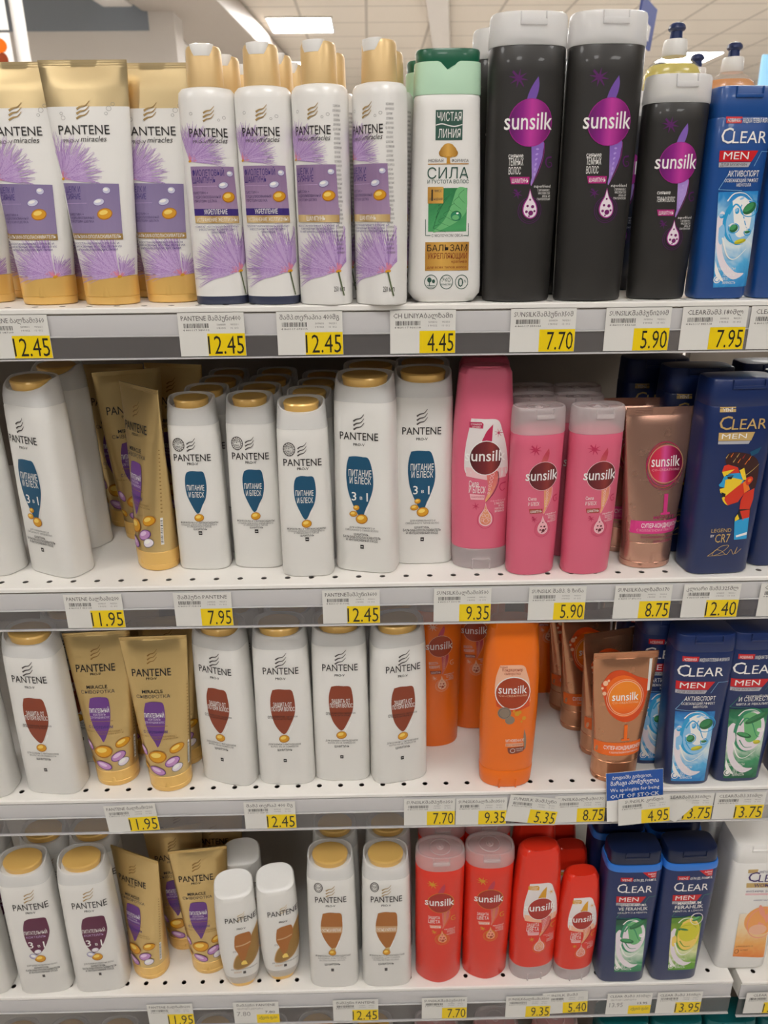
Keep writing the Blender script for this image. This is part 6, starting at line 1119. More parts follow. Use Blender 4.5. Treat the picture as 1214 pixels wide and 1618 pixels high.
        ('t','ЖИРНОСТЬ',3.48,24,13.18,3.55,'print_white',8,0.01,0), ('p',[(6.74,190.84),(25.02,190.85),(24.81,181.06),(17.23,181.28)],'print_red',5), ('t','NEW',19.23,186.52,9.6,2.46,'print_white',7,0.02,0),
        ('t','YENİ',20.85,183.03,5.73,2.06,'print_white',7,0.02,0),
    ],
    'legend': [
        ('p',[(-25.99,179.59),(-10.58,179.61),(-10.26,174.56),(-25.95,174.53)],'print_sand',2), ('t','YENİ',-18.56,175.15,9.77,3.13,'print_white',5,0.03,0), ('t','C',-18.54,157.04,13.46,13.62,'print_sand',5,0,0),
        ('t','LEAR',5.75,157.01,35.24,10.47,'print_sand',5,0,0), ('p',[(-23.85,154.05),(12.67,154.01),(9.99,145.4),(-23.36,145.89)],'print_sand',2), ('t','MEN',-7.88,147.89,25.35,4.88,'print_white',5,0,0),
        ('p',[(-23.29,145.4),(9.31,145.16),(7.9,141.95),(-23.09,142.41)],'print_steel',2), ('c',[(-13.23,125.21),(-11.85,132.12),(-4.85,133.9),(5.04,132.75),(14.01,129.85),(21.17,123.42),(23.71,111.92),(23.23,96.45),(19.95,93.91),(12.06,104.4),(5.48,114.76),(-2.67,119.98),(-10.01,120.1)],'print_face_hair',3), ('s',[(-12.92,127.99),(-10.66,132.23)],1.01,0.25,'print_sand',4),
        ('s',[(-8.21,128.92),(-5.95,133.16)],1.01,0.25,'print_face_orange',4), ('s',[(-2.05,128.45),(0.19,132.69)],1.01,0.25,'print_sand',4), ('s',[(4.24,127.09),(6.48,131.34)],1.01,0.25,'print_red_dark',4),
        ('s',[(10.65,125.1),(12.88,129.36)],1.01,0.25,'print_face_orange',4), ('s',[(0.06,122.73),(2.31,127)],1.01,0.25,'print_face_orange',4), ('s',[(7.71,120.71),(9.94,124.99)],1.02,0.25,'print_face_orange',4),
        ('s',[(-4.92,123.44),(-2.67,127.7)],1.01,0.25,'print_sand',4), ('p',[(-13.68,120.15),(-9.6,121.36),(0.69,118.02),(3.44,112.24),(-8.13,111.78),(-14.93,113.8)],'print_face_red',4), ('p',[(-14.93,113.8),(-8.62,114.98),(-2.08,116.16),(-8.61,110.89),(-12.19,108.64)],'print_face_yellow',5),
        ('p',[(-12.19,108.64),(-8.07,111.39),(3.44,112.24),(8.97,108.31),(9.19,99.27),(-1.9,107.19),(-10.22,105.39)],'print_face_cyan',4), ('p',[(-12.19,108.64),(-10.12,104.75),(-9.93,96.98),(-15.07,98.36),(-16.22,100.32),(-13.63,103.51)],'print_face_cyan',4), ('p',[(-10.22,105.39),(-1.9,107.19),(8.36,104.45),(4.25,95.46),(-3.19,91.67),(-9.93,96.98)],'print_face_yellow',5),
        ('p',[(-14.68,95.76),(-9.93,96.98),(-3.19,91.67),(-7.55,87.82),(-11.67,90.5),(-13.36,91.83)],'print_face_yellow',4), ('p',[(-3.19,91.67),(3.84,98.06),(8.78,101.87),(11.9,90.12),(6.53,81.02),(-3.56,77.89),(-7.95,83.89),(-7.55,87.82)],'print_face_red',5), ('p',[(-11.04,86.3),(-7.55,87.82),(-3.56,77.89),(-6.25,79.26),(-9.24,82.6)],'print_face_yellow',4),
        ('p',[(-12.59,92.47),(-7.7,90.44),(-7.64,86.77),(-11.13,88.53)],'print_ink',6), ('p',[(8.78,101.87),(12.06,104.4),(17.47,93.94),(11.9,90.12)],'print_face_orange',4), ('c',[(11.25,101.83),(11.75,106.33),(16.4,107.93),(18.74,104.93),(16.91,101.09),(13.63,98.55)],'print_face_red',6),
        ('c',[(13.36,102.44),(14.11,105.39),(16.83,105.35),(16.14,102.01)],'print_face_orange',7), ('p',[(3.03,114.8),(7.53,117.28),(12.06,104.4),(8.36,104.45)],'print_face_yellow',5), ('p',[(11.9,90.12),(22.21,95.17),(22.92,83.39),(20.92,72.85),(9.66,73.04),(9.43,82.29)],'print_face_red',4),
        ('p',[(9.66,73.04),(21.74,75.49),(22.65,66.17),(11.36,62.34),(8.63,67.73)],'print_ink',3), ('p',[(10.6,71.03),(21.03,72.19),(22.05,62.16),(15.46,60.26)],'print_face_red',4), ('p',[(8.63,67.73),(11.36,62.34),(6.75,59.73),(6.37,63.76)],'print_face_yellow',5),
        ('p',[(6.39,60.41),(21.83,63.5),(23.18,39.79),(9.31,39.35)],'print_face_cyan',4), ('p',[(10.46,44.11),(22.33,47.31),(22.57,44.31),(11.04,42.05)],'print_white',5), ('p',[(10.95,133.66),(22.27,138.5),(19.68,132.27),(12.9,129.23)],'print_teal',3),
        ('s',[(8.97,108.31),(16.53,114.59),(22.82,120.86)],0.77,0.32,'print_sand',7), ('p',[(-8.87,108.58),(-2.84,109.26),(-4.12,105.68),(-7.9,106.26)],'print_ink',7), ('s',[(-10.29,109.89),(-6.07,110.34),(-1.98,109.25)],1.02,0.38,'print_ink',7),
        ('t','LEGEND',-5.86,48.47,21.24,3.95,'print_sand',5,0,0), ('t','BY',-14.62,43.18,3.67,2.83,'print_white',5,0.03,0), ('t','CR7',-3.34,37.1,15.89,9.23,'print_sand',5,0.01,0),
        ('s',[(-16.69,21.87),(-9.83,27.3),(-3,32.7),(4.54,33.25),(1.46,28.48),(-5.48,23.76),(-11.67,22.48),(-8.75,28.66),(-2.16,27.16),(3.58,22.9),(7.84,28.37),(11.26,22.76),(14.43,31.01),(13.07,23.43),(18.97,28.86)],0.6,0.46,'print_sand',3), ('s',[(-16.09,22.14),(-3.99,22.34),(4.75,23.57)],0.53,0.27,'print_sand',3),
    ],
    'women': [
        ('p',[(-17.05,174.59),(-4.4,174.87),(-4.72,168.96),(-16.77,168.87)],'print_sand',2), ('t','YENİ FORMÜL',6.1,168.65,17.71,3.78,'print_women_violet',5,0,0), ('t','C',-8.3,154.57,13.67,15.84,'print_women_violet',5,0,0),
        ('t','LEAR',16.26,153.86,35.46,12.17,'print_women_violet',5,0,0), ('p',[(-15.87,152.21),(32.61,151.89),(32.32,144.36),(-15.11,144.44)],'print_sand',2), ('t','WOMEN',8.25,145.49,28.11,5.34,'print_women_violet',5,0.02,0),
        ('t','ANTİ-KEPEK ŞAMPUANI',7.91,136.84,45.13,2.8,'print_women_violet',5,0,0), ('p',[(-14.73,134.89),(30.78,134.44),(31.33,131.38),(-14.23,131.83)],'print_shield_pink',2), ('t','HASSAS SAÇ DERİSİ',13.1,121.85,30.03,2.39,'print_women_violet',5,0,0),
        ('p',[(-16.59,99.72),(23,102.99),(28.68,20.32),(-14.06,24.03)],'print_peach_scene',3), ('e',14.73,87.58,23.35,24.45,0,'print_peach',4), ('e',12.26,102.2,3.32,13.2,20,'print_salmon',5),
        ('e',18.57,89.71,5,15.54,-30,'print_salmon',5), ('e',10.6,92.19,4.16,13.29,40,'print_peach',5), ('e',11.48,71.84,11.74,8.99,0,'print_shield_peach',5),
        ('o',14.65,83.07,19.21,26.76,1.34,'print_salmon',5), ('o',-10.36,33.3,2.89,3.93,0.68,'print_brown',6), ('t','SAÇ DERİSİ',-1.08,34.17,10.32,2.32,'print_brown',5,0,0),
        ('t','DENGELEYİCİ',-1.31,40.94,22.32,2.31,'print_brown',5,0,0),
    ],
    'small_cond': [
        ('s',[(2.78,131.52),(5.54,133.38),(9.1,134.38),(11.98,137.88)],1.39,0.35,'print_pale_gold',4), ('s',[(2.48,127.78),(5.25,129.64),(8.82,130.64),(11.7,134.16)],1.39,0.35,'print_pale_gold',4), ('s',[(2.19,124.03),(4.96,125.89),(8.53,126.9),(11.42,130.43)],1.4,0.35,'print_pale_gold',4),
        ('t','PANTENE',6.19,121.24,38.52,8.55,'print_ink',5,0.01,0), ('t','PRO-V',5.94,109.05,10.84,3.03,'print_ink',5,0.03,0), ('c',[(26.43,111.56),(27.98,105.62),(25.5,66.71),(21.67,54.61),(13.75,44.85),(1.07,39.06),(-8.25,40.92),(-8.55,50.96),(-4.19,63.84),(3.61,71.95),(12.31,85.25),(19.41,99.95)],'print_pale_caramel',1),
        ('c',[(26.28,109.36),(27.66,104.15),(25.06,66.72),(21.23,56.15),(13.87,46.39),(1.23,41.08),(-7.35,42.44),(-7.44,50.93),(-3.51,62.75),(4.2,71.02),(13.41,85.22),(19.9,99.2)],'print_deep_gold',2), ('c',[(-2.79,99.15),(2.66,101.95),(11.45,102.87),(15.71,101.55),(17.12,94.07),(15.92,82.13),(11.31,71.71),(8.19,59.63),(3.31,53.66),(0.47,59.88),(-1.57,69.08),(-4.69,78.26),(-4.27,90.26)],'print_caramel',3), ('s',[(-3.35,81.23),(5.5,82.16),(15.59,85.15)],2.09,2.09,'print_pale_caramel',4),
        ('t','0%',-5.18,70.71,4.61,3.33,'print_grey_ink',5,0,0), ('p',[(1.47,51.41),(4.53,55.15),(7.79,54.28),(9.49,47.3),(1.73,47.55)],'print_amber_light',5), ('t','ДЛЯ ТОНКИХ ОСЛАБЛЕННЫХ ВОЛОС',4.5,38.59,33.58,2.28,'print_soft_ink',5,0,0),
        ('t','БАЛЬЗАМ',-4.14,33.01,9.47,3.43,'print_pale_caramel',5,0.02,0), ('p',[(2.63,30.81),(6.31,30.81),(6.31,35.39),(2.63,35.39)],'print_soft_ink',4),
    ],
    'plain': [
        ('p',[(-22,40),(22,40),(22,120),(-22,120)],'print_teal_dark',1),
    ],
}

def pantene_body(a0, a1, b, seam, e=3.2):
    return [sec(0, a0 - 3, b - 3, e), sec(0.8, a0 - 1, b - 1, e), sec(3.5, a0, b, e), sec(seam * 0.5, (a0 + a1) / 2 + 0.4, b, e), sec(seam - 12, a1 + 0.3, b - 0.8, e - 0.2), sec(seam - 2.5, a1, b - 1.2, e - 0.2), sec(seam, a1 - 0.8, b - 2, e - 0.2)]

def capped_white(t, a0, a1, b, seam, top, label, e=3.7):
    """white bottle, milky cap with a slanted top, gold flip lid"""
    S = pantene_body(a0, a1, b, seam, e)
    mb = MB(); mb.loft(S, 'white_plastic')
    mb.loft([sec(seam - 0.2, a1 - 2.2, b - 3.2, 2.8), sec(seam + 9, a1 - 3.2, b - 3.6, 2.6), sec(top - 11, a1 - 5, b - 5, 2.4)], 'white_plastic', 48)  # neck shaped as a wide white core to reflect light into the cap
    mb.build('body', t)
    print_front('front_print', LABELS[label], S, t)
    h = top - seam
    rim, k = 10.55, 1.2          # the rim dips at the front, level at the back
    mb = MB()
    mb.loft([sec(seam - 0.3, a1 - 0.2, b - 1.4, e - 0.2), sec(seam + h * 0.4, a1 - 0.9, b - 1.2, e - 0.3, 10.0 + 0.42 * 0.2), sec(top + k - 1.4, a1 - 1.8, b - 1.0, 2.7, rim), sec(top + k - 0.3, a1 - 2.4, b - 1.6, 2.6, rim),
             sec(top + k - 0.6, a1 - 3.6, b - 2.8, 2.5, rim), sec(top - 9.0, a1 - 5.0, b - 4.0, 2.4, 0.1)], 'frosted_cap')
    c = mb.build('cap', t)
    mb = MB()
    A, B = a1 - 7.6, b - 4.6
    mb.loft([sec(top - 8.9, A - 1.2, B - 1.2, 2.1, 0.1), sec(top - 1.4, A, B, 2.1, 0.1), sec(top, A - 1.0, B - 0.9, 2.1, 0.1), sec(top + 0.3, A - 3, B - 2.4, 2.1, 0.1), sec(top - 0.6, A * 0.4, B * 0.4, 2, 0.1)], 'gold_cap', 48)
    mb.build('flip_lid', c)

def soft_tube(t, a, b, cap_h, w_top, top, label, foil, capmat, split=None, upper=None, crimp=7.0, groove=True):
    """squeeze tube standing on its cap, crimped flat at the top"""
    def at(z):
        k = (z - cap_h) / (top - crimp - cap_h)
        return sec(z, a + (w_top - a) * k ** 0.85, b * (1 - k) + 1.2 * k, 2.1 + 0.5 * k)
    zs = [cap_h + (top - crimp - cap_h) * i / 10 for i in range(11)]
    if split:
        zs = sorted(zs + [split])
    S = [at(z) for z in zs]
    rings = S + [sec(top - crimp + 0.6, w_top, 0.75, 8), sec(top, w_top, 0.75, 8)]
    ms = [(upper if split and 0.5 * (p[0] + q[0]) > split else foil) for p, q in zip(rings, rings[1:])]
    mb = MB(); mb.loft(rings, foil, mats=ms)
    k = 2.0
    while k < crimp - 1:
        mb.box(-w_top + 0.3, w_top - 0.3, -1.0, 1.0, top - k - 0.5, top - k, upper or foil)
        k += 1.6
    mb.build('tube_body', t)
    print_front('front_print', LABELS[label], S, t)
    mb = MB()
    if groove:
        mb.loft([sec(0, a - 2.2, b - 2.2, 2.1), sec(0.8, a - 0.8, b - 0.8, 2.1), sec(2.5, a - 0.2, b - 0.2, 2.1), sec(7, a, b, 2.1), sec(7.5, a - 0.5, b - 0.5, 2.1), sec(8, a, b, 2.1), sec(cap_h - 0.6, a + 0.3, b + 0.3, 2.1), sec(cap_h, a - 0.3, b - 0.3, 2.1)], capmat)
    else:
        mb.loft([sec(0, a - 2, b - 2, 2.1), sec(1, a - 0.6, b - 0.6, 2.1), sec(3, a, b, 2.1), sec(cap_h, a + 0.2, b + 0.2, 2.1)], capmat)
    c = mb.build('cap', t)
    mb = MB()
    mb.loft([sec(7.4, 9, b + 0.6, 2.2), sec(cap_h * 0.62, 8, b + 0.45, 2.2)], capmat, 32)
    mb.build('thumb_notch', c)

def flip_top(t, a, b, seam, top, e, mat, colour_notch=None):
    """clear round flip cap with rim, ring and nub, as on the tall shampoo bottles"""
    mb = MB()
    mb.loft([sec(seam - 0.4, a + 0.1, b + 0.1, e), sec(seam + 1, a + 0.5, b + 0.5, e), sec(top - 3, a - 0.2, b - 0.2, e), sec(top - 0.6, a - 1.0, b - 1.0, e), sec(top, a - 2.0, b - 2.0, e), sec(top - 0.5, a - 3.4, b - 3.4, e), sec(top - 3.2, a - 4.2, b - 4.2, e)], mat)
    c = mb.build('cap', t)
    mb = MB()
    mb.torus((0, 1.5, top - 2.6), b * 0.62, 0.9, mat)
    mb.torus((0, 1.5, top - 2.8), 3.6, 0.9, mat, n=24)
    mb.loft([sec(top - 3.2, 2.6, 2.6, 2, cy=1.5), sec(top - 1.2, 2.2, 2.2, 2, cy=1.5), sec(top - 0.8, 1.2, 1.2, 2, cy=1.5)], mat, 20)
    mb.build('dispenser_ring', c)
    mb = MB()
    w = a * 0.34
    mb.box(-w, w, -b - 1.6, -b + 2.5, top - 10.5, top - 6.2, mat, 0.8)
    mb.box(-w, -w + 1.2, -b - 0.7, -b + 2.5, top - 6.2, top - 0.8, mat, 0.3)
    mb.box(w - 1.2, w, -b - 0.7, -b + 2.5, top - 6.2, top - 0.8, mat, 0.3)
    mb.build('thumb_tab', c)

def shampoo(t, a, b, seam, top, body, label, cap='frosted_clear_cap', e0=1.9):
    S = [sec(0, a - 3.6, b - 3.4, e0), sec(0.8, a - 1.6, b - 1.6, e0), sec(3, a - 0.8, b - 0.8, e0), sec(seam * 0.2, a - 0.5, b, e0 + 0.15), sec(seam * 0.42, a, b, 2.4), sec(seam * 0.9, a + 0.3, b, 2.5), sec(seam - 1.5, a + 0.3, b, 2.5), sec(seam, a - 0.6, b - 0.8, 2.5)]
    mb = MB(); mb.loft(S, body)
    mb.loft([sec(seam - 0.2, a * 0.93, b * 0.9, 2.3), sec(seam + 3, a * 0.86, b * 0.82, 2.2), sec(seam + 6, a * 0.6, b * 0.6, 2.1), sec(seam + 7, a * 0.3, b * 0.3, 2)], body, 48)
    mb.build('body', t)
    print_front('front_print', LABELS[label], S, t)
    flip_top(t, a + 0.3, b, seam, top, 2.5, cap)

def conditioner(t, a, b, cap_h, top, body, capmat, label, notch=True):
    """bottle that stands on its wide cap, the top cut to a facet"""
    S = [sec(cap_h - 0.5, a - 1.6, b - 1.4, 2.3), sec(cap_h + 1.2, a - 1.0, b - 0.8, 2.3), sec(top * 0.3, a, b, 2.4), sec(top * 0.5, a + 0.6, b + 0.4, 2.5), sec(top * 0.72, a - 0.4, b - 0.2, 2.5), sec(top * 0.8, a - 1.6, b - 1.0, 2.6, cut=b - 2.4),
         sec(top * 0.9, a - 3.4, b - 2.5, 2.6, cut=b - 5.6), sec(top - 7, a - 4.6, b - 3.8, 2.6, cut=b - 8.0), sec(top - 1.5, a - 7.2, b - 6.4, 2.5, cut=b - 9.6), sec(top, a - 9.6, b - 8.6, 2.4)]
    mb = MB(); mb.loft(S, body, 80); mb.build('body', t, angle=14)
    print_front('front_print', LABELS[label], S, t)
    mb = MB()
    mb.loft([sec(0, a - 4.0, b - 3.4, 2.3), sec(0.8, a - 2.6, b - 2.2, 2.3), sec(3, a - 1.8, b - 1.6, 2.3), sec(cap_h - 1, a - 0.7, b - 0.5, 2.3), sec(cap_h, a - 1.3, b - 1.1, 2.3)], capmat)
    c = mb.build('cap', t)
    mb = MB()
    for s in (-1, 1):
        mb.box(s * a * 0.3 - 0.8, s * a * 0.3 + 0.8, -b + 0.5, -b + 4, 0.6, cap_h * 0.5, capmat, 0.4)
    mb.box(-a * 0.3, a * 0.3, -b + 1.2, -b + 5, cap_h * 0.46, cap_h * 0.54, capmat, 0.4)
    mb.build('thumb_tab', c)

def clear_body(a0, a1, b, seam, e=4.6):
    return [sec(0, a0 - 3, b - 3, e), sec(0.8, a0 - 1.2, b - 1.2, e), sec(3.5, a0, b, e), sec(seam * 0.35, a0 + (a1 - a0) * 0.42, b, e), sec(seam * 0.75, a1 - 0.4, b, e), sec(seam - 2, a1, b, e), sec(seam, a1 - 0.6, b - 0.8, e)]

def block_bottle(t, a0, a1, b, seam, top, body, label, cap=None, band=None, e=4.6):
    S = clear_body(a0, a1, b, seam, e)
    mb = MB(); mb.loft(S, body); mb.build('body', t)
    print_front('front_print', LABELS[label], S, t)
    cap = cap or body
    z0 = seam - 0.3
    if band:
        mb = MB()
        mb.loft([sec(seam - 0.4, a1 + 0.2, b + 0.2, 4.2), sec(seam + 5, a1 + 0.2, b + 0.2, 4.2), sec(seam + 8.5, a1 - 0.8, b - 1, 4.2)], band)
        mb.build('shoulder_band', t)
        z0 = seam + 8.2
    a, k = a1 - (2.2 if band else 0.2), b - (2.2 if band else 0.2)
    mb = MB()
    mb.loft([sec(z0, a - 0.3, k - 0.3, e), sec(z0 + 1, a, k, e), sec(top - 2, a - 0.8, k - 1.2, e), sec(top - 0.4, a - 1.6, k - 2.0, e), sec(top, a - 3, k - 3.4, e - 0.4)], cap)
    c = mb.build('cap', t)
    mb = MB()
    w = a * 0.46
    mb.box(-w, w, -k - 0.5, -k + 3, top - 9.5, top - 6.5, cap, 0.8)
    mb.box(-w, -w + 1, -k - 0.2, -k + 3, top - 6.6, top - 0.6, cap, 0.3)
    mb.box(w - 1, w, -k - 0.2, -k + 3, top - 6.6, top - 0.6, cap, 0.3)
    mb.build('thumb_tab', c)

def tall_capped(t, label, base):
    """slim white bottle with a narrower tall gold disc cap"""
    S = [sec(0, 22.6, 17.4, 2.3), sec(0.6, 23.6, 18.6, 2.3), sec(3, 24.2, 19.2, 2.3), sec(7.5, 24.2, 19.2, 2.3), sec(90, 24.6, 19.6, 2.3), sec(168, 24.6, 19.4, 2.3), sec(174, 23.8, 18.6, 2.3), sec(177, 21.2, 16.6, 2.2), sec(178, 16, 14, 2.1)]
    mb = MB(); mb.loft(S, 'pearl_plastic', mats=[base] * 3 + ['pearl_plastic'] * 5); mb.build('body', t)
    print_front('front_print', LABELS[label], S, t)
    mb = MB()
    mb.loft([sec(177.6, 15, 13.4, 2.1), sec(178.5, 15.6, 14, 2.1), sec(206, 14.8, 13.2, 2.1), sec(208.6, 13.6, 12, 2.1), sec(209.4, 11.4, 10, 2.1)], 'pale_gold_cap', 48)
    c = mb.build('cap', t)
    mb = MB()
    mb.loft([sec(201, 8, 4, 2.2, cy=-9.6), sec(206, 9.4, 4.6, 2.2, cy=-9.2), sec(209.9, 9.8, 5.4, 2.2, cy=-7.6), sec(210.3, 8.6, 4.6, 2.2, cy=-7.2)], 'pearl_plastic', 32)
    mb.build('press_button', c)

def balm(t):
    S = [sec(0, 25, 15, 3), sec(1, 27.4, 17, 3), sec(8, 33, 20.5, 3), sec(14, 33.6, 21, 3), sec(85, 31.4, 20.4, 3), sec(160, 28.6, 19, 3), sec(168, 28.4, 18.8, 3), sec(170, 27.6, 18, 3)]
    mb = MB(); mb.loft(S, 'pearl_plastic'); mb.build('body', t)
    print_front('front_print', LABELS['balm'], S, t)
    # pale collar whose front dips to a notch, dark green lid above it
    def notch(x):
        return -7.5 * max(0.0, 1 - abs(x) / 7.5) ** 0.8
    n = 64
    ring = [sec(169.6, 28.4, 18.6, 3), sec(171, 28.8, 19, 3), sec(186, 28.4, 18.6, 3), sec(194, 28.0, 18.2, 3), sec(194.3, 26.8, 17, 3)]
    v, f = loft(ring, n, True, True)
    v = [(x, y, z + (notch(x) if (k >= 3 * n and y < 0) else 0)) for k, (x, y, z) in enumerate(v)]
    mb = MB(); mb.add(v, f, 'mint_plastic'); c = mb.build('collar', t)
    mb = MB(); mb.loft([sec(184, 26.6, 16.8, 3), sec(195, 26.8, 17, 3), sec(202, 27.2, 17.4, 3), sec(203.6, 26.4, 16.6, 3), sec(204, 24, 14.6, 2.8)], 'green_plastic'); mb.build('flip_lid', t)

def small_conditioner(t):
    S = [sec(24, 22.6, 15.6, 2.5), sec(26, 23.2, 16, 2.5), sec(60, 25.6, 17.2, 2.6), sec(105, 26.4, 17.4, 2.7), sec(140, 25.6, 17.2, 2.8, 0.1), sec(160, 24.6, 17, 2.8, 0.36), sec(167, 24, 16.6, 2.8, 0.46)]
    S2 = S + [sec(168.6, 22.6, 15.4, 2.7, 0.5), sec(168.4, 19, 12, 2.5, 0.5), sec(167.8, 9, 6, 2.2, 0.5)]
    mb = MB(); mb.loft(S2, 'white_plastic'); mb.build('body', t)
    print_front('front_print', LABELS['small_cond'], S, t)
    mb = MB(); mb.loft([sec(9, 18.6, 12.8, 2.4), sec(12, 20, 13.8, 2.4), sec(22, 22.8, 15.6, 2.5), sec(24.4, 22.8, 15.6, 2.5)], 'frosted_cap'); c = mb.build('cap', t)
    mb = MB(); mb.loft([sec(0, 13.6, 9, 2.3), sec(0.8, 15.2, 10.4, 2.3), sec(8.6, 18.2, 12.6, 2.4), sec(9.4, 18, 12.4, 2.4)], 'gold_cap'); mb.build('flip_lid', c)

def dish_soap(t, liquid):
    shell = [sec(0, 32, 22, 2.6), sec(2, 35, 25, 2.6), sec(60, 35, 25, 2.6), sec(135, 33.5, 24, 2.5), sec(222, 36, 25, 2.5), sec(237, 36, 25, 2.4), sec(245, 33, 23.4, 2.3), sec(251, 26, 20, 2.1), sec(255, 18, 16, 2), sec(258, 13.4, 13.4, 2), sec(262, 13, 13, 2)]
    mb = MB(); mb.loft(shell, 'clear_bottle', 56, hi=False); mb.build('body', t)
    inner = [sec(z + 1.5, a - 1.6, b - 1.6, e) for (z, a, b, e, *_r) in shell[:5]] + [sec(236.5, 34.4, 23.4, 2.4), sec(244.5, 31.6, 22, 2.3), sec(248, 27, 19.4, 2.2)]
    mb = MB(); mb.loft(inner, liquid, 56); mb.build('liquid', t)
    mb = MB(); mb.loft([sec(257.5, 14.8, 14.8, 2), sec(258.5, 15.3, 15.3, 2), sec(274, 14.2, 14.2, 2), sec(276, 13.2, 13.2, 2), sec(276.6, 10, 10, 2)], 'pearl_plastic', 48); c = mb.build('collar', t)
    mb = MB(); mb.loft([sec(276, 7.8, 7.8, 2), sec(285, 7.4, 7.4, 2), sec(286, 9.4, 9.4, 2), sec(288, 10.6, 10.6, 2), sec(291.5, 9.6, 9.6, 2), sec(294, 6.8, 6.8, 2), sec(295, 3, 3, 2)], 'navy_plastic', 40); mb.build('push_cap', c)

TYPES = {
    'lilac_tube': ('conditioner_tube', 'tube', lambda t: soft_tube(t, 25, 20, 26, 38, 202, 'lilac_tube', 'pearl_plastic', 'gold_cap', 166, 'gold_sleeve', 6)),
    'violet_shampoo': ('shampoo_bottle', 'shampoo bottle', lambda t: tall_capped(t, 'violet_shampoo', 'navy_base')),
    'silk_shampoo': ('shampoo_bottle', 'shampoo bottle', lambda t: tall_capped(t, 'silk_shampoo', 'pearl_plastic')),
    'balm': ('balm_bottle', 'conditioner bottle', balm),
    'black_large': ('shampoo_bottle', 'shampoo bottle', lambda t: shampoo(t, 32, 21, 205, 229, 'black_plastic', 'black_large')),
    'black_small': ('shampoo_bottle', 'shampoo bottle', lambda t: shampoo(t, 28, 19, 163, 184.5, 'black_plastic', 'black_small')),
    'red_large': ('shampoo_bottle', 'shampoo bottle', lambda t: shampoo(t, 30.5, 21, 194, 214, 'red_plastic', 'red_large', 'frosted_smoke_cap', 1.7)),
    'pink_small': ('shampoo_bottle', 'shampoo bottle', lambda t: shampoo(t, 26.5, 18, 153, 179, 'pink_plastic', 'pink_small', 'frosted_smoke_cap', 2.2)),
    'orange_large': ('shampoo_bottle', 'shampoo bottle', lambda t: shampoo(t, 29, 20, 194, 218, 'orange_plastic', 'orange_large', 'frosted_smoke_cap', 2.2)),
    'pink_cond': ('conditioner_bottle', 'conditioner bottle', lambda t: conditioner(t, 31, 21, 24, 216, 'pink_plastic', 'frosted_smoke_cap', 'pink_cond')),
    'orange_cond': ('conditioner_bottle', 'conditioner bottle', lambda t: conditioner(t, 32, 21, 24, 216, 'orange_plastic', 'orange_plastic', 'orange_cond')),
    'red_cond': ('conditioner_bottle', 'conditioner bottle', lambda t: conditioner(t, 30.5, 20, 24, 214, 'red_plastic', 'frosted_smoke_cap', 'red_cond')),
    'red_cond_small': ('conditioner_bottle', 'conditioner bottle', lambda t: conditioner(t, 26.5, 18, 21, 174, 'red_plastic', 'frosted_smoke_cap', 'red_cond_small')),
    'blue_small': ('shampoo_bottle', 'shampoo bottle', lambda t: block_bottle(t, 24.5, 26.5, 16, 151, 175, 'blue_plastic', 'blue_small')),
    'navy_blue': ('shampoo_bottle', 'shampoo bottle', lambda t: block_bottle(t, 28, 34, 20, 180, 200, 'navy_plastic', 'navy_blue')),
    'navy_green': ('shampoo_bottle', 'shampoo bottle', lambda t: block_bottle(t, 28, 34, 20, 180, 200, 'navy_plastic', 'navy_green')),
    'band_green': ('shampoo_bottle', 'shampoo bottle', lambda t: block_bottle(t, 31, 35, 21, 191, 218, 'navy_plastic', 'band_green', 'dark_navy_plastic', 'bright_blue_plastic')),
    'band_lime': ('shampoo_bottle', 'shampoo bottle', lambda t: block_bottle(t, 31, 35, 21, 191, 218, 'navy_plastic', 'band_lime', 'dark_navy_plastic', 'bright_blue_plastic')),
    'legend': ('shampoo_bottle', 'shampoo bottle', lambda t: block_bottle(t, 33, 36, 22, 180, 206, 'navy_plastic', 'legend')),
    'women': ('shampoo_bottle', 'shampoo bottle', lambda t: block_bottle(t, 34, 36, 27, 184, 212, 'pearl_plastic', 'women', e=7)),
    'teal_top': ('shampoo_bottle', 'shampoo bottle', lambda t: block_bottle(t, 33, 36, 21, 196, 221, 'teal_plastic', 'plain')),
    'teal_large': ('shampoo_bottle', 'shampoo bottle', lambda t: capped_white(t, 33.5, 30.8, 21, 184, 208, 'teal_large')),
    'teal_small': ('shampoo_bottle', 'shampoo bottle', lambda t: capped_white(t, 27.5, 25.4, 18.5, 160, 185, 'teal_small')),
    'brown_large': ('shampoo_bottle', 'shampoo bottle', lambda t: capped_white(t, 33.5, 30.8, 21, 184, 208, 'brown_large')),
    'maroon_large': ('shampoo_bottle', 'shampoo bottle', lambda t: capped_white(t, 33.5, 30.8, 21, 184, 210, 'maroon_large')),
    'caramel_large': ('shampoo_bottle', 'shampoo bottle', lambda t: capped_white(t, 32.5, 29.8, 21, 184, 210, 'caramel_large')),
    'gold_tube': ('conditioner_tube', 'tube', lambda t: soft_tube(t, 24.5, 21.5, 22, 37, 197, 'gold_tube', 'gold_foil', 'gold_cap', None, None, 5)),
    'rose_tube': ('conditioner_tube', 'tube', lambda t: soft_tube(t, 27, 18.5, 30, 37, 172, 'rose_tube', 'rose_foil', 'rose_foil', None, None, 9)),
    'copper_tube': ('conditioner_tube', 'tube', lambda t: soft_tube(t, 27, 18.5, 30, 37.5, 168, 'copper_tube', 'copper_foil', 'copper_foil', None, None, 9)),
    'small_cond': ('conditioner_bottle', 'conditioner bottle', small_conditioner),
    'yellow_soap': ('dish_soap_bottle', 'dish soap bottle', lambda t: dish_soap(t, 'yellow_soap')),
    'orange_soap': ('dish_soap_bottle', 'dish soap bottle', lambda t: dish_soap(t, 'orange_soap')),
}
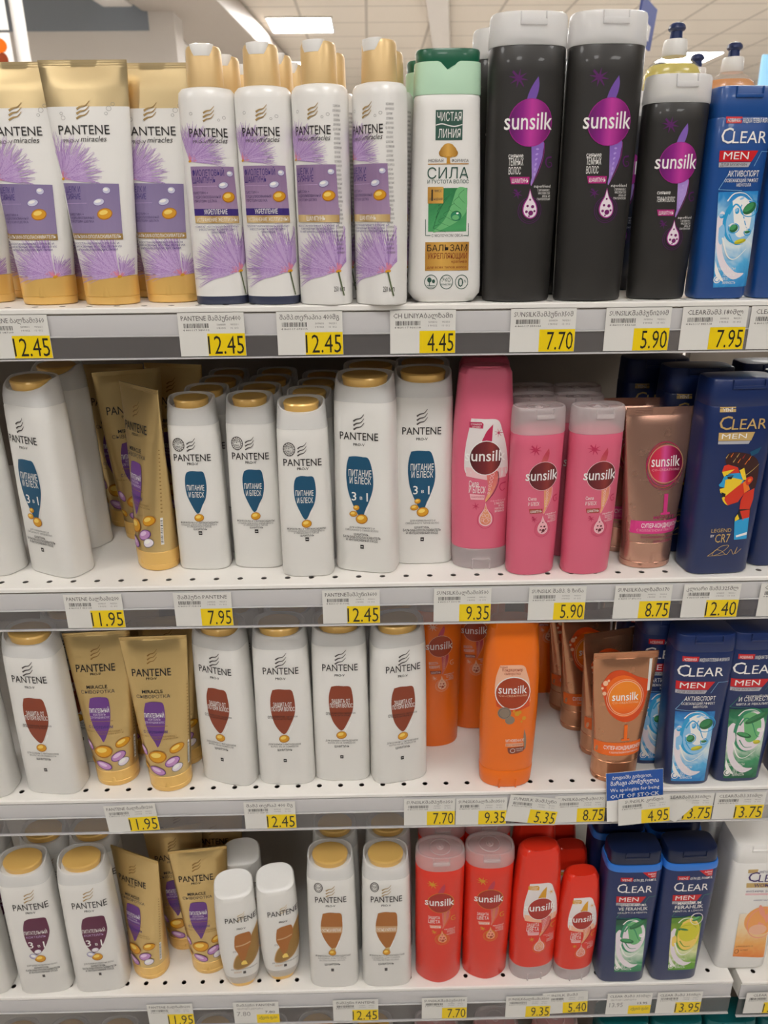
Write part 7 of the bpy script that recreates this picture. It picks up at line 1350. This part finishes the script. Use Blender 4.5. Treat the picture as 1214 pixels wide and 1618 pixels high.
# type, x, y of the base centre (mm), shelf, turn (degrees), label, group
ITEMS = [
    ('lilac_tube',-376.2,788.3,1,0,'lilac-printed white tube cut off by the left edge of the picture','lilac and gold tubes on the top shelf'),
    ('lilac_tube',-305.6,764.4,1,0,'lilac-flowered white tube over the first yellow price on the top shelf','lilac and gold tubes on the top shelf'),
    ('lilac_tube',-244.1,757.4,1,0,'lilac-flowered white tube with the widest flat gold top, standing forward','lilac and gold tubes on the top shelf'),
    ('lilac_tube',-190.2,773.1,1,0,'lilac-flowered white tube beside the first tall gold cap, set slightly back','lilac and gold tubes on the top shelf'),
    ('lilac_tube',-345.2,834.3,1,0,'lilac tube behind the gap beside the leftmost cut-off tube','lilac and gold tubes on the top shelf'),
    ('lilac_tube',-275.6,804.4,1,0,'lilac tube behind the gap between the two left front tubes, gold cap showing','lilac and gold tubes on the top shelf'),
    ('lilac_tube',-216.1,824.4,1,0,'lilac tube behind the gap left of the fourth flowered tube','lilac and gold tubes on the top shelf'),
    ('violet_shampoo',-138.6,749.7,1,2,'first navy-based white bottle with violet panel and tall gold cap','white bottles with tall gold caps'),
    ('violet_shampoo',-89.7,744.3,1,-9,'second navy-based white bottle with violet panel and tall gold cap','white bottles with tall gold caps'),
    ('violet_shampoo',-130.6,795.7,1,0,'gold-capped white bottle directly behind the first navy-based one','white bottles with tall gold caps'),
    ('violet_shampoo',-82.7,790.3,1,0,'gold-capped white bottle directly behind the second navy-based one','white bottles with tall gold caps'),
    ('silk_shampoo',-40.7,735.7,1,-24,'white-based bottle with violet panel facing partly left, third gold cap along','white bottles with tall gold caps'),
    ('silk_shampoo',10,730.4,1,-42,'white-based gold-capped bottle turned to show the small print on its side','white bottles with tall gold caps'),
    ('violet_shampoo',-74.7,836.3,1,0,'gold-capped white bottle third deep behind the second navy-based one','white bottles with tall gold caps'),
    ('silk_shampoo',-34.7,783.7,1,-10,'gold-capped white bottle behind the third tall gold cap','white bottles with tall gold caps'),
    ('silk_shampoo',17,778.4,1,-10,'gold-capped white bottle behind the one showing its side print','white bottles with tall gold caps'),
    ('violet_shampoo',-120.6,843.7,1,0,'gold-capped white bottle third deep behind the first navy-based one','white bottles with tall gold caps'),
    ('balm',68.2,744.4,1,0,'white balm bottle with green leaf picture and dark green lid','green-capped balm bottles'),
    ('balm',63.2,794.4,1,0,'green-lidded balm bottle mostly hidden behind the leaf-picture one','green-capped balm bottles'),
    ('black_large',135.3,742.8,1,2,'tall black bottle with frosted cap next to the green-lidded balm','black bottles with clear caps'),
    ('black_large',201.5,740.7,1,3,'tall black bottle with frosted cap, second of the tall pair','black bottles with clear caps'),
    ('black_large',128.3,798.8,1,0,'black bottle behind the first tall black one, cap edge showing beside the balm','black bottles with clear caps'),
    ('black_small',268.6,747.9,1,4,'shorter black bottle with frosted cap beside the bright blue bottle','black bottles with clear caps'),
    ('black_large',199.5,804.7,1,0,'black bottle added to darken the gap between the two tall black ones','black bottles with clear caps'),  # added bottle, stands in for the dark between the front pair
    ('black_small',252.6,844.9,1,0,'short black bottle added to darken the gap left of the shorter black one','black bottles with clear caps'),  # added bottle, keeps this gap dark
    ('blue_small',323.3,744,1,3,'bright blue bottle with icy leaf picture on the top shelf','blue bottles on the top shelf'),
    ('blue_small',378.1,743.5,1,3,'bright blue bottle cut off at the right end of the top shelf','blue bottles on the top shelf'),
    ('yellow_soap',385.9,1100,1,0,'clear bottle of yellow dish soap with navy push cap behind the short black bottle','dish soap bottles'),
    ('orange_soap',511.8,1220,6,0,'clear bottle of orange dish soap with navy push cap behind the blue bottle','dish soap bottles'),
    ('yellow_soap',459.3,1365,6,0,'dish soap bottle on the far side, navy cap showing left of the yellow one','dish soap bottles'),
    ('orange_soap',491.3,1300,6,0,'dish soap bottle on the far side, navy cap showing right of the yellow one','dish soap bottles'),
    ('teal_large',-414.7,773.7,2,-25,'white teal-badged bottle cut off by the left edge on the second shelf','white bottles with teal badges'),
    ('teal_large',-339.7,766.6,2,-27,'big teal-badged 3 in 1 bottle turned left, showing its blank side','white bottles with teal badges'),
    ('teal_large',-343.6,843.4,2,-25,'big white bottle behind the left-turned 3 in 1 bottle, blank side only','white bottles with teal badges'),
    ('gold_tube',-237.4,776.8,2,-44,'gold tube twisted sideways showing its barcode edge on the second shelf','gold tubes'),
    ('gold_tube',-274,862,2,20,'gold tube behind the twisted one on the second shelf, flat top to the left','gold tubes'),
    ('gold_tube',-304,902,2,0,'gold tube far back beside the blank-sided white bottle, capsules just visible','gold tubes'),
    ('gold_tube',-232,900,2,-15,'gold tube far back above the twisted one, only its dark top showing','gold tubes'),
    ('teal_small',-184.2,773.4,2,-3,'small teal-badged bottle with round stamp next to the twisted gold tube','white bottles with teal badges'),
    ('teal_small',-125.2,775.9,2,-3,'small teal-badged bottle with round stamp, middle of the front three','white bottles with teal badges'),
    ('teal_small',-70.7,751.9,2,0,'small teal-badged bottle with round stamp standing furthest forward','white bottles with teal badges'),
    ('teal_small',-177.2,817.4,2,-3,'small white gold-lidded bottle second deep behind the left stamped one','white bottles with teal badges'),
    ('teal_small',-170.2,861.4,2,-3,'small white gold-lidded bottle third deep behind the left stamped one','white bottles with teal badges'),
    ('teal_small',-168.2,905.4,2,-3,'small white gold-lidded bottle fourth deep behind the left stamped one','white bottles with teal badges'),
    ('teal_small',-121.2,819.9,2,-3,'small white gold-lidded bottle second deep behind the middle stamped one','white bottles with teal badges'),
    ('teal_small',-114.2,863.9,2,-3,'small white gold-lidded bottle third deep behind the middle stamped one','white bottles with teal badges'),
    ('teal_small',-112.2,907.9,2,-3,'small white gold-lidded bottle fourth deep behind the middle stamped one','white bottles with teal badges'),
    ('teal_small',-65.7,795.9,2,-3,'small white gold-lidded bottle second deep behind the forward stamped one','white bottles with teal badges'),
    ('teal_small',-58.7,839.9,2,-3,'small white gold-lidded bottle third deep behind the forward stamped one','white bottles with teal badges'),
    ('teal_small',-56.7,883.9,2,-3,'small white gold-lidded bottle fourth deep behind the forward stamped one','white bottles with teal badges'),
    ('teal_large',-7.2,762.8,2,-14,'big teal-badged 3 in 1 bottle turned slightly, right of the small stamped ones','white bottles with teal badges'),
    ('teal_large',52.1,781.3,2,0,'big teal-badged 3 in 1 bottle next to the tall pink bottle','white bottles with teal badges'),
    ('teal_large',-1.2,814.8,2,-5,'big white gold-lidded bottle behind the slightly turned 3 in 1 bottle','white bottles with teal badges'),
    ('teal_large',55.1,831.3,2,0,'big white gold-lidded bottle behind the 3 in 1 bottle beside the pink one','white bottles with teal badges'),
    ('pink_cond',113.6,765,2,0,'tall pink bottle with white label panel standing on a clear cap','pink bottles standing on clear caps'),
    ('pink_cond',119.6,815,2,0,'tall pink bottle behind the one with the white label panel','pink bottles standing on clear caps'),
    ('pink_small',165.3,745.5,2,10,'short pink bottle with clear cap beside the tall pink one','pink bottles with clear caps'),
    ('pink_small',224,744.8,2,8,'short pink bottle with clear cap beside the rose gold tube','pink bottles with clear caps'),
    ('pink_small',169.3,793.5,2,5,'short pink bottle second deep behind the left clear-capped pink one','pink bottles with clear caps'),
    ('pink_small',216,790.8,2,5,'short pink bottle second deep behind the right clear-capped pink one','pink bottles with clear caps'),
    ('pink_small',175.3,839.5,2,5,'short pink bottle third deep behind the left clear-capped pink one','pink bottles with clear caps'),
    ('pink_small',226,836.8,2,5,'short pink bottle third deep behind the right clear-capped pink one','pink bottles with clear caps'),
    ('rose_tube',293.3,758.2,2,4,'rose gold tube with magenta disc and a large figure one','rose gold tubes'),
    ('rose_tube',279.3,801.2,2,0,'rose gold tube behind the one with the large figure one','rose gold tubes'),
    ('legend',360.4,745.2,2,4,'navy bottle printed with a multicoloured patchwork head','navy bottles with a patchwork head'),
    ('legend',433.9,763.5,2,4,'navy bottle cut off at the right edge of the second shelf','navy bottles with a patchwork head'),
    ('legend',342.4,803.2,2,0,'dark navy bottle second deep behind the patchwork-head one','navy bottles with a patchwork head'),
    ('legend',316.4,857.2,2,0,'dark navy bottle third deep behind the patchwork-head one','navy bottles with a patchwork head'),
    ('legend',427.9,821.5,2,0,'dark navy bottle behind the cut-off navy one at the shelf end','navy bottles with a patchwork head'),
    ('brown_large',-461,743.5,3,-5,'white brown-badged bottle cut off by the left edge on the third shelf','white bottles with brown badges'),
    ('brown_large',-380.5,747.4,3,-7,'white brown-badged bottle left of the two gold tubes','white bottles with brown badges'),
    ('brown_large',-360.5,803.4,3,0,'white bottle behind the brown-badged one left of the gold tubes','white bottles with brown badges'),
    ('gold_tube',-313.4,759.9,3,4,'gold tube with violet badge on the third shelf, left one of the front pair','gold tubes'),
    ('gold_tube',-247,748.3,3,2,'gold tube with violet badge on the third shelf, right one of the front pair','gold tubes'),
    ('gold_tube',-241,792.3,3,4,'gold tube behind the right gold tube of the third shelf','gold tubes'),
    ('gold_tube',-295.4,816.9,3,0,'gold tube behind the left gold tube of the third shelf','gold tubes'),
    ('brown_large',-175.6,758.6,3,-18,'white brown-badged bottle turned left, right next to the gold tubes','white bottles with brown badges'),
    ('brown_large',-107.8,755.5,3,-1,'white brown-badged bottle facing straight out, directly above the 12.45 tag','white bottles with brown badges'),
    ('brown_large',-42,760.2,3,-1,'white brown-badged bottle standing slightly back, second from the orange ones','white bottles with brown badges'),
    ('brown_large',24.2,756,3,12,'white brown-badged bottle turned right beside the orange bottles','white bottles with brown badges'),
    ('brown_large',-169.6,808.6,3,0,'white gold-lidded bottle behind the left-turned brown-badged one','white bottles with brown badges'),
    ('brown_large',-101.8,805.5,3,0,'white gold-lidded bottle behind the straight-facing brown-badged one','white bottles with brown badges'),
    ('brown_large',-36,810.2,3,0,'white gold-lidded bottle behind the slightly set back brown-badged one','white bottles with brown badges'),
    ('brown_large',20.2,806,3,0,'white gold-lidded bottle behind the right-turned brown-badged one','white bottles with brown badges'),
    ('orange_large',74.5,818.7,3,8,'dark orange bottle standing back beside the last brown-badged bottle','dark orange bottles'),
    ('orange_large',124.9,853.5,3,-4,'dark orange bottle standing back, half hidden by the bright orange one','dark orange bottles'),
    ('orange_large',232.7,929.7,3,0,'dark orange bottle at the back, right of the bright orange one','dark orange bottles'),
    ('orange_large',142.9,905.5,3,0,'dark orange bottle furthest back, behind the bright orange one','dark orange bottles'),
    ('orange_cond',151.4,742.6,3,0,'bright orange bottle standing alone at the front of the third shelf','bright orange bottles'),
    ('copper_tube',281.8,744.9,3,3,'copper tube with orange disc above the out of stock card','copper tubes'),
    ('copper_tube',280.5,792.8,3,14,'copper tube second deep, its raised flat top behind the front one','copper tubes'),
    ('copper_tube',267.7,843.3,3,10,'copper tube third deep, left of the front ones on the half empty shelf','copper tubes'),
    ('copper_tube',262.7,884.3,3,5,'copper tube furthest back on the half empty shelf','copper tubes'),
    ('navy_blue',362.3,740.9,3,0,'navy bottle with icy blue leaf picture on the third shelf','navy bottles on the third shelf'),
    ('navy_green',424.5,744.4,3,2,'navy bottle with green leaf picture on the third shelf','navy bottles on the third shelf'),
    ('navy_green',495.7,742.4,3,2,'navy bottle cut off at the right edge of the third shelf','navy bottles on the third shelf'),
    ('navy_blue',338,778.4,3,0,'dark navy bottle between the copper tube and the icy blue picture','navy bottles on the third shelf'),
    ('navy_green',422.5,798.4,3,0,'dark navy bottle behind the green leaf picture one','navy bottles on the third shelf'),
    ('navy_blue',334,828.4,3,0,'dark navy bottle at the back, left of the navy row','navy bottles on the third shelf'),
    ('maroon_large',-522,741.2,4,-2,'white maroon-badged bottle cut off by the left edge on the fourth shelf','white bottles with maroon badges'),
    ('maroon_large',-442.3,741.8,4,4,'white maroon-badged 3 in 1 bottle, left one of the pair','white bottles with maroon badges'),
    ('maroon_large',-369.8,742.6,4,4,'white maroon-badged 3 in 1 bottle beside the twisted gold tube','white bottles with maroon badges'),
    ('maroon_large',-516,791.2,4,2,'white gold-lidded bottle behind the cut-off maroon-badged one','white bottles with maroon badges'),
    ('maroon_large',-436.3,791.8,4,2,'white gold-lidded bottle behind the left maroon-badged one','white bottles with maroon badges'),
    ('maroon_large',-372.8,792.6,4,2,'white gold-lidded bottle behind the right maroon-badged one','white bottles with maroon badges'),
    ('gold_tube',-311.3,759.6,4,-23,'gold tube twisted sideways beside the maroon-badged bottles','gold tubes'),
    ('gold_tube',-232.3,764.9,4,6,'gold tube with violet badge between the twisted tube and small white bottle','gold tubes'),
    ('gold_tube',-272.9,802.1,4,12,'gold tube leaning back between the twisted and the front tube of the fourth shelf','gold tubes'),
    ('gold_tube',-222.3,826.9,4,0,'gold tube at the back behind the front tube of the fourth shelf','gold tubes'),
    ('gold_tube',-276.3,848.9,4,0,'gold tube deepest at the back, left of the small white bottles','gold tubes'),
    ('small_cond',-184,735.4,4,8,'small white bottle on gold lid, nearer one of the caramel-printed pair','small white bottles on gold lids'),
    ('small_cond',-132.5,743.9,4,10,'small white bottle on gold lid, farther one of the caramel-printed pair','small white bottles on gold lids'),
    ('small_cond',-182,787.4,4,8,'small white bottle with a plain top behind the nearer caramel-printed one','small white bottles on gold lids'),
    ('caramel_large',-61.5,741.1,4,0,'white caramel-badged bottle beside the small white pair','white bottles with caramel badges'),
    ('caramel_large',7.7,740.2,4,1,'white caramel-badged bottle beside the red bottles','white bottles with caramel badges'),
    ('caramel_large',-57.5,791.1,4,0,'white gold-lidded bottle behind the left caramel-badged one','white bottles with caramel badges'),
    ('caramel_large',11.7,790.2,4,0,'white gold-lidded bottle behind the right caramel-badged one','white bottles with caramel badges'),
    ('red_large',76.3,743,4,0,'red bottle with clear ringed cap next to the caramel-badged one','red bottles with clear caps'),
    ('red_large',138.9,746.8,4,0,'red bottle with clear ringed cap next to the red one with a white panel','red bottles with clear caps'),
    ('red_large',82.3,793,4,0,'red bottle behind the clear-capped red one near the caramel badge','red bottles with clear caps'),
    ('red_large',142.9,796.8,4,0,'red bottle behind the clear-capped red one near the white panel','red bottles with clear caps'),
    ('red_cond',200.7,743.3,4,6,'tall red bottle with white panel standing on a clear cap','red bottles standing on clear caps'),
    ('red_cond_small',255.7,739,4,5,'short red bottle with white panel standing on a clear cap','red bottles standing on clear caps'),
    ('red_cond',204.7,791.3,4,0,'tall red bottle behind the one with a white panel','red bottles standing on clear caps'),
    ('red_cond_small',251.7,783,4,0,'short red bottle second deep beside the navy bottles','red bottles standing on clear caps'),
    ('red_cond_small',247.7,827,4,0,'short red bottle third deep beside the navy bottles','red bottles standing on clear caps'),
    ('band_green',316.9,738.7,4,0,'navy bottle with blue shoulder band and green picture','navy bottles with bright blue bands'),
    ('band_lime',387,739.6,4,2,'navy bottle with blue shoulder band and lime picture','navy bottles with bright blue bands'),
    ('band_green',312.9,790.7,4,0,'navy blue-banded bottle behind the green picture one','navy bottles with bright blue bands'),
    ('band_lime',387,791.6,4,0,'navy blue-banded bottle behind the lime picture one','navy bottles with bright blue bands'),
    ('women',482.2,760.6,4,0,'white bottle with orange picture at the lower right, on the neighbouring shelf','white bottles with an orange picture'),
    ('women',477.2,822.6,4,0,'white bottle behind the orange picture one on the neighbouring shelf','white bottles with an orange picture'),
    ('caramel_large',-235.8,752,5,0,'white gold-lidded bottle on the lowest shelf under the 7.80 promotion tag','white bottles with caramel badges'),
    ('caramel_large',-161.5,752,5,0,'white gold-lidded bottle on the lowest shelf under the small white bottles','white bottles with caramel badges'),
    ('caramel_large',-91.4,752,5,0,'white gold-lidded bottle on the lowest shelf under the fourth-shelf 12.45 tag','white bottles with caramel badges'),
    ('caramel_large',-12.2,752,5,0,'white gold-lidded bottle on the lowest shelf beside the red caps','white bottles with caramel badges'),
    ('caramel_large',-508.9,752,5,0,'white gold-lidded bottle on the lowest shelf in the lower left corner','white bottles with caramel badges'),
    ('caramel_large',-439.9,752,5,0,'white gold-lidded bottle on the lowest shelf under the left maroon badge','white bottles with caramel badges'),
    ('caramel_large',-370.7,752,5,0,'white gold-lidded bottle on the lowest shelf under the right maroon badge','white bottles with caramel badges'),
    ('caramel_large',-302.9,752,5,0,'white gold-lidded bottle on the lowest shelf under the fourth-shelf 11.95 tag','white bottles with caramel badges'),
    ('red_large',76.2,752,5,0,'red clear-capped bottle on the lowest shelf under the 7.70 tag','red bottles with clear caps'),
    ('red_large',160.5,752,5,0,'red clear-capped bottle on the lowest shelf left of the 9.35 tag','red bottles with clear caps'),
    ('red_large',245.2,752,5,0,'red clear-capped bottle on the lowest shelf under the 5.40 tag','red bottles with clear caps'),
    ('teal_top',339.1,752,5,0,'teal bottle top on the lowest shelf under the 13.95 promotion tag','teal bottles on the lowest shelf'),
    ('teal_top',413.7,752,5,0,'teal bottle top on the lowest shelf under the plain 13.95 tag','teal bottles on the lowest shelf'),
    ('teal_top',489.4,752,5,0,'teal bottle top on the lowest shelf under the gap between the units','teal bottles on the lowest shelf'),
    ('teal_top',565.4,752,5,0,'teal bottle top on the lowest shelf at the lower right corner','teal bottles on the lowest shelf'),
]
PROTO = {}
for ty, x, y, s, turn, label, group in ITEMS:
    name, cat, build = TYPES[ty]
    if ty not in PROTO:
        o = empty(name)
        build(o)
        PROTO[ty] = o
    else:
        o = copy_tree(PROTO[ty])
    o.location = (x * MM, y * MM, SHELF_Z[s] * MM + 0.0002)
    o.rotation_euler = (0, 0, R(turn))
    tag(o, label, cat, group)

# ------------------------------------------------------------------ price tags and the notice
def barcode(els, x0, x1, z0, z1, seed, ly):
    rr = random.Random(seed)
    x = x0
    while x < x1 - 0.4:
        w = rr.choice((0.28, 0.28, 0.5, 0.75))
        els.append(('p', [(x, z0), (x + w, z0), (x + w, z1), (x, z1)], 'print_bar', ly))
        x += w + rr.choice((0.35, 0.5, 0.7))

CARD = [sec(-100, 400, 0.22, 40), sec(100, 400, 0.22, 40)]
def price_tag(x, z, name, price, turn, lean, seed, label, promo=False, blank=False, out=0.0):
    W, H = 30.0, 39.0
    mb = MB()
    mb.box(-W, W, -0.2, 0.2, 0, H, 'card')
    e = []
    if not blank:
        e.append(('t', name, 0 if len(name) > 12 else -4, 32.0, min(54, 3.4 * len(name)), 4.2, 'print_soft_ink', 1, 0.0, 0.0))
    barcode(e, -25, -2, 25.5, 29.5, seed, 1)
    e.append(('t', '4 860117 %06d' % (seed * 7919 % 999999), -14, 22.8, 24, 1.6, 'print_soft_ink', 1, 0, 0))
    for k, (a, b) in enumerate((('50983%d' % (seed % 10), '90251'), ('19/02', '15  012'))):
        e.append(('t', a, 9, 27.6 - 3.2 * k, 8, 1.5, 'print_grey_ink', 1, 0, 0))
        e.append(('t', b, 21, 27.6 - 3.2 * k, 7, 1.5, 'print_grey_ink', 1, 0, 0))
    if promo:
        e = e[:1]
        e.append(('t', 'ფასდაკლება', -8, 26.5, 34, 2.6, 'print_grey_ink', 1, 0, 0))
        e.append(('t', price, -17, 14, 18, 8, 'print_grey_ink', 1, 0, 0))
        e.append(('t', price, 18, 18.6, 13, 4.2, 'print_ink', 1, 0.01, 0))
        e.append(('p', [(0, 0.4), (29.8, 0.4), (29.8, 16.5), (0, 16.5)], 'print_yellow', 1))
        e.append(('t', 'აქციის ფასი', 15, 8, 24, 5, 'print_soft_ink', 2, 0.01, 0))
    elif not blank:
        e.append(('p', [(-3 if len(price) < 5 else -4.5, 0.3), (29.8, 0.3), (29.8, 20.5), (-3 if len(price) < 5 else -4.5, 20.5)], 'print_yellow', 1))
        w = 24 if len(price) < 5 else 32.5
        e.append(('t', price, 28.3 - w / 2, 2.0, w, 16.4, 'print_ink', 3, -0.012, 0.0))
    t = link('price_tag', mb.v, mb.f, mb.mats, mb.m, smooth=False)
    if not blank:
        print_front('print', e, CARD, t, step=60, lift=0.02)
    t.location = (x * MM, (Y0 - 2.6 - out) * MM, z * MM)
    t.rotation_euler = (R(lean), R(turn), 0)
    tag(t, label, 'price tag', 'price tags on the shelf edges')
    return t

TAGS = [
    (-322.6,1331,'PANTENE ბალზამი360','12.45',0,0,11,'price tag 12.45 under the left lilac tubes, cut by the picture edge',{'promo': False,'blank': False,'out': 0}),
    (-145.3,1331,'PANTENE შამპუნი400','12.45',0,0,48,'price tag 12.45 under the navy-based gold-capped bottles',{'promo': False,'blank': False,'out': 0}),
    (-56,1331,'შამპ.თერაპია 400მგ','12.45',0,0,85,'price tag 12.45 under the white-based gold-capped bottles',{'promo': False,'blank': False,'out': 0}),
    (47.3,1331,'CH LINIYAბალზამი','4.45',0,0,122,'price tag 4.45 under the green-lidded balm',{'promo': False,'blank': False,'out': 0}),
    (157.5,1331,'SUNSILKშამპუნი350მ','7.70',0,0,159,'price tag 7.70 under the tall black bottles',{'promo': False,'blank': False,'out': 0}),
    (244.7,1331,'SUNSILKშამპუნი200მ','5.90',0,0,196,'price tag 5.90 under the shorter black bottle',{'promo': False,'blank': False,'out': 0}),
    (315,1331,'CLEARშამპ.180მლ','7.95',0,0,233,'price tag 7.95 under the bright blue bottle',{'promo': False,'blank': False,'out': 0}),
    (378,1331,'CLEARშამპ.180მლ','7.95',0,0,270,'price tag cut off at the right end of the top shelf edge',{'promo': False,'blank': False,'out': 0}),
    (-292.9,1049,'PANTENE ბალზამი200','11.95',0,0,307,'price tag 11.95 under the twisted gold tube of the second shelf',{'promo': False,'blank': False,'out': 0}),
    (-179.7,1049,'შამპუნი PANTENE','7.95',0,0,344,'price tag 7.95 under the small stamped bottles',{'promo': False,'blank': False,'out': 0}),
    (-25.3,1049,'PANTENEშამპუნი3600','12.45',0,0,381,'price tag 12.45 under the slightly turned 3 in 1 bottle',{'promo': False,'blank': False,'out': 0}),
    (91.1,1049,'SUNSILKბალზამი3500','9.35',0,0,418,'price tag 9.35 under the tall pink bottle',{'promo': False,'blank': False,'out': 0}),
    (190.6,1049,'SUNSILK შამპ. ზ ზინა','5.90',0,0,455,'price tag 5.90 under the short pink bottles',{'promo': False,'blank': False,'out': 0}),
    (280.8,1049,'SUNSILKბალზამი170','8.75',0,0,492,'price tag 8.75 under the rose gold tube',{'promo': False,'blank': False,'out': 0}),
    (353.1,1049,'კლიარი შამპ.325მლ','12.40',0,0,529,'price tag 12.40 under the patchwork-head bottle',{'promo': False,'blank': False,'out': 0}),
    (434.1,1049,'CLEARშამპ.325მლ','12.40',0,0,566,'price tag cut off at the right end of the second shelf edge',{'promo': False,'blank': False,'out': 0}),
    (-287.9,776,'PANTENE ბალზამი200','11.95',-3,0,603,'price tag 11.95 under the gold tubes of the third shelf',{'promo': False,'blank': False,'out': 0}),
    (-127.3,776,'შამპ თერაპ 400 მგ','12.45',0,0,640,'price tag 12.45 under the straight-facing brown-badged bottle',{'promo': False,'blank': False,'out': 0}),
    (59.8,776,'SUNSILKშამპუნი350','7.70',0,0,677,'price tag 7.70 under the dark orange bottles',{'promo': False,'blank': False,'out': 0}),
    (120.6,776,'SUNSILKბალზამი3500','9.35',0,0,714,'price tag 9.35 under the bright orange bottle',{'promo': False,'blank': False,'out': 0.6}),
    (178.6,777,'SUNSILK შამპუნი','5.35',8,0,751,'crooked price tag 5.35 on the third shelf edge',{'promo': False,'blank': False,'out': 1.2}),
    (237.6,776,'SUNSILKბალზამი170','8.75',-1,0,788,'price tag 8.75 beside the crooked one on the third shelf edge',{'promo': False,'blank': False,'out': 0}),
    (306.4,776,'','',-1,0,825,'blank white tag back under the out of stock card',{'promo': False,'blank': True,'out': 1.6}),
    (311.6,781,'SUNSILK კონდი','4.95',-6,0,862,'price tag 4.95 hanging below the out of stock card',{'promo': False,'blank': False,'out': 9.5}),
    (364.6,776,'CLEARშამპ.350მლ','13.75',0,0,899,'price tag 13.75 half covered by a blank tag corner',{'promo': False,'blank': False,'out': 0}),
    (426.1,776,'CLEARშამპ.350მლ','13.75',0,0,936,'price tag 13.75 under the green leaf navy bottle',{'promo': False,'blank': False,'out': 0}),
    (-279.5,446,'PANTENE ბალზამი200','11.95',0,0,973,'price tag 11.95 under the twisted gold tube of the fourth shelf',{'promo': False,'blank': False,'out': 0}),
    (-166.2,446,'შამპუნი PANTENE','7.80',0,0,1010,'promotion price tag 7.80 under the small white bottles',{'promo': True,'blank': False,'out': 0}),
    (-34.6,446,'შამპუნი PANTENE','12.45',0,0,1047,'price tag 12.45 under the caramel-badged bottles',{'promo': False,'blank': False,'out': 0}),
    (83.4,446,'SUNSILKშამპუნი350','7.70',0,0,1084,'price tag 7.70 under the red clear-capped bottles',{'promo': False,'blank': False,'out': 0}),
    (195.1,446,'SUNSILKბალზამი3500','9.35',0,0,1121,'price tag 9.35 under the tall red bottle with a white panel',{'promo': False,'blank': False,'out': 0.6}),
    (245.3,451,'SUNSILK შამპ','5.40',-3,0,1158,'price tag 5.40 set a little higher under the short red bottle',{'promo': False,'blank': False,'out': 0}),
    (330.1,446,'CLEAR შამპ 350მლ','13.95',0,0,1195,'promotion price tag 13.95 under the green picture bottle',{'promo': True,'blank': False,'out': 0}),
    (397.2,446,'CLEAR შამპ 350მლ','13.95',0,0,1232,'price tag 13.95 under the lime picture bottle',{'promo': False,'blank': False,'out': 0}),
    (514.7,446,'CLEAR შამპ','13.95',0,0,1269,'price tag cut off on the neighbouring shelf edge',{'promo': False,'blank': False,'out': 3}),
]
for a in TAGS:
    price_tag(*a[:8], **a[8])

t = empty('stock_notice', (0.3018, 0.7090, 0.7840))
tag(t, 'blue and white out of stock notice card in front of the copper tube', 'notice card')
mb = MB(); mb.box(-33, 33, -0.3, 0.3, 0, 66, 'notice_card'); mb.build('card', t)
e = [('p', [(-32.8, 29), (32.8, 29), (32.8, 66), (-32.8, 66)], 'print_notice_blue', 0),
     ('t', 'ბოდიშს გიხდით,', -3, 57, 46, 4.4, 'print_white', 1, 0.0, 0), ('t', 'მარაგი ამოწურულია', 0, 49, 56, 5.4, 'print_white', 1, 0.025, 0),
     ('t', 'We apologize for being', 0, 40.4, 57, 4.6, 'print_white', 1, 0.006, 0), ('t', 'OUT OF STOCK', 0, 31.4, 57, 5.2, 'print_white', 1, 0.03, 0)]
print_front('blue_print', e, CARD, t, step=80, lift=0.15)
t.rotation_euler = (R(-5), R(-5), 0)

# a folded blank tag corner lying over the neighbouring tag
mb = MB(); mb.add([(-23, 0, 8), (2, 0, -7), (22, 0, 18), (8, 0, 27), (-16, 0, 26)], [(0, 1, 2, 3, 4)], 'card'); mb.add([(-23, .4, 8), (2, .4, -7), (22, .4, 18), (8, .4, 27), (-16, .4, 26)], [(4, 3, 2, 1, 0)], 'card')
o = link('blank_tag', mb.v, mb.f, mb.mats, mb.m, smooth=False); o.location = (0.3498, 0.7120, 0.7825)
tag(o, 'blank white tag turned on its corner beside the out of stock notice', 'price tag')
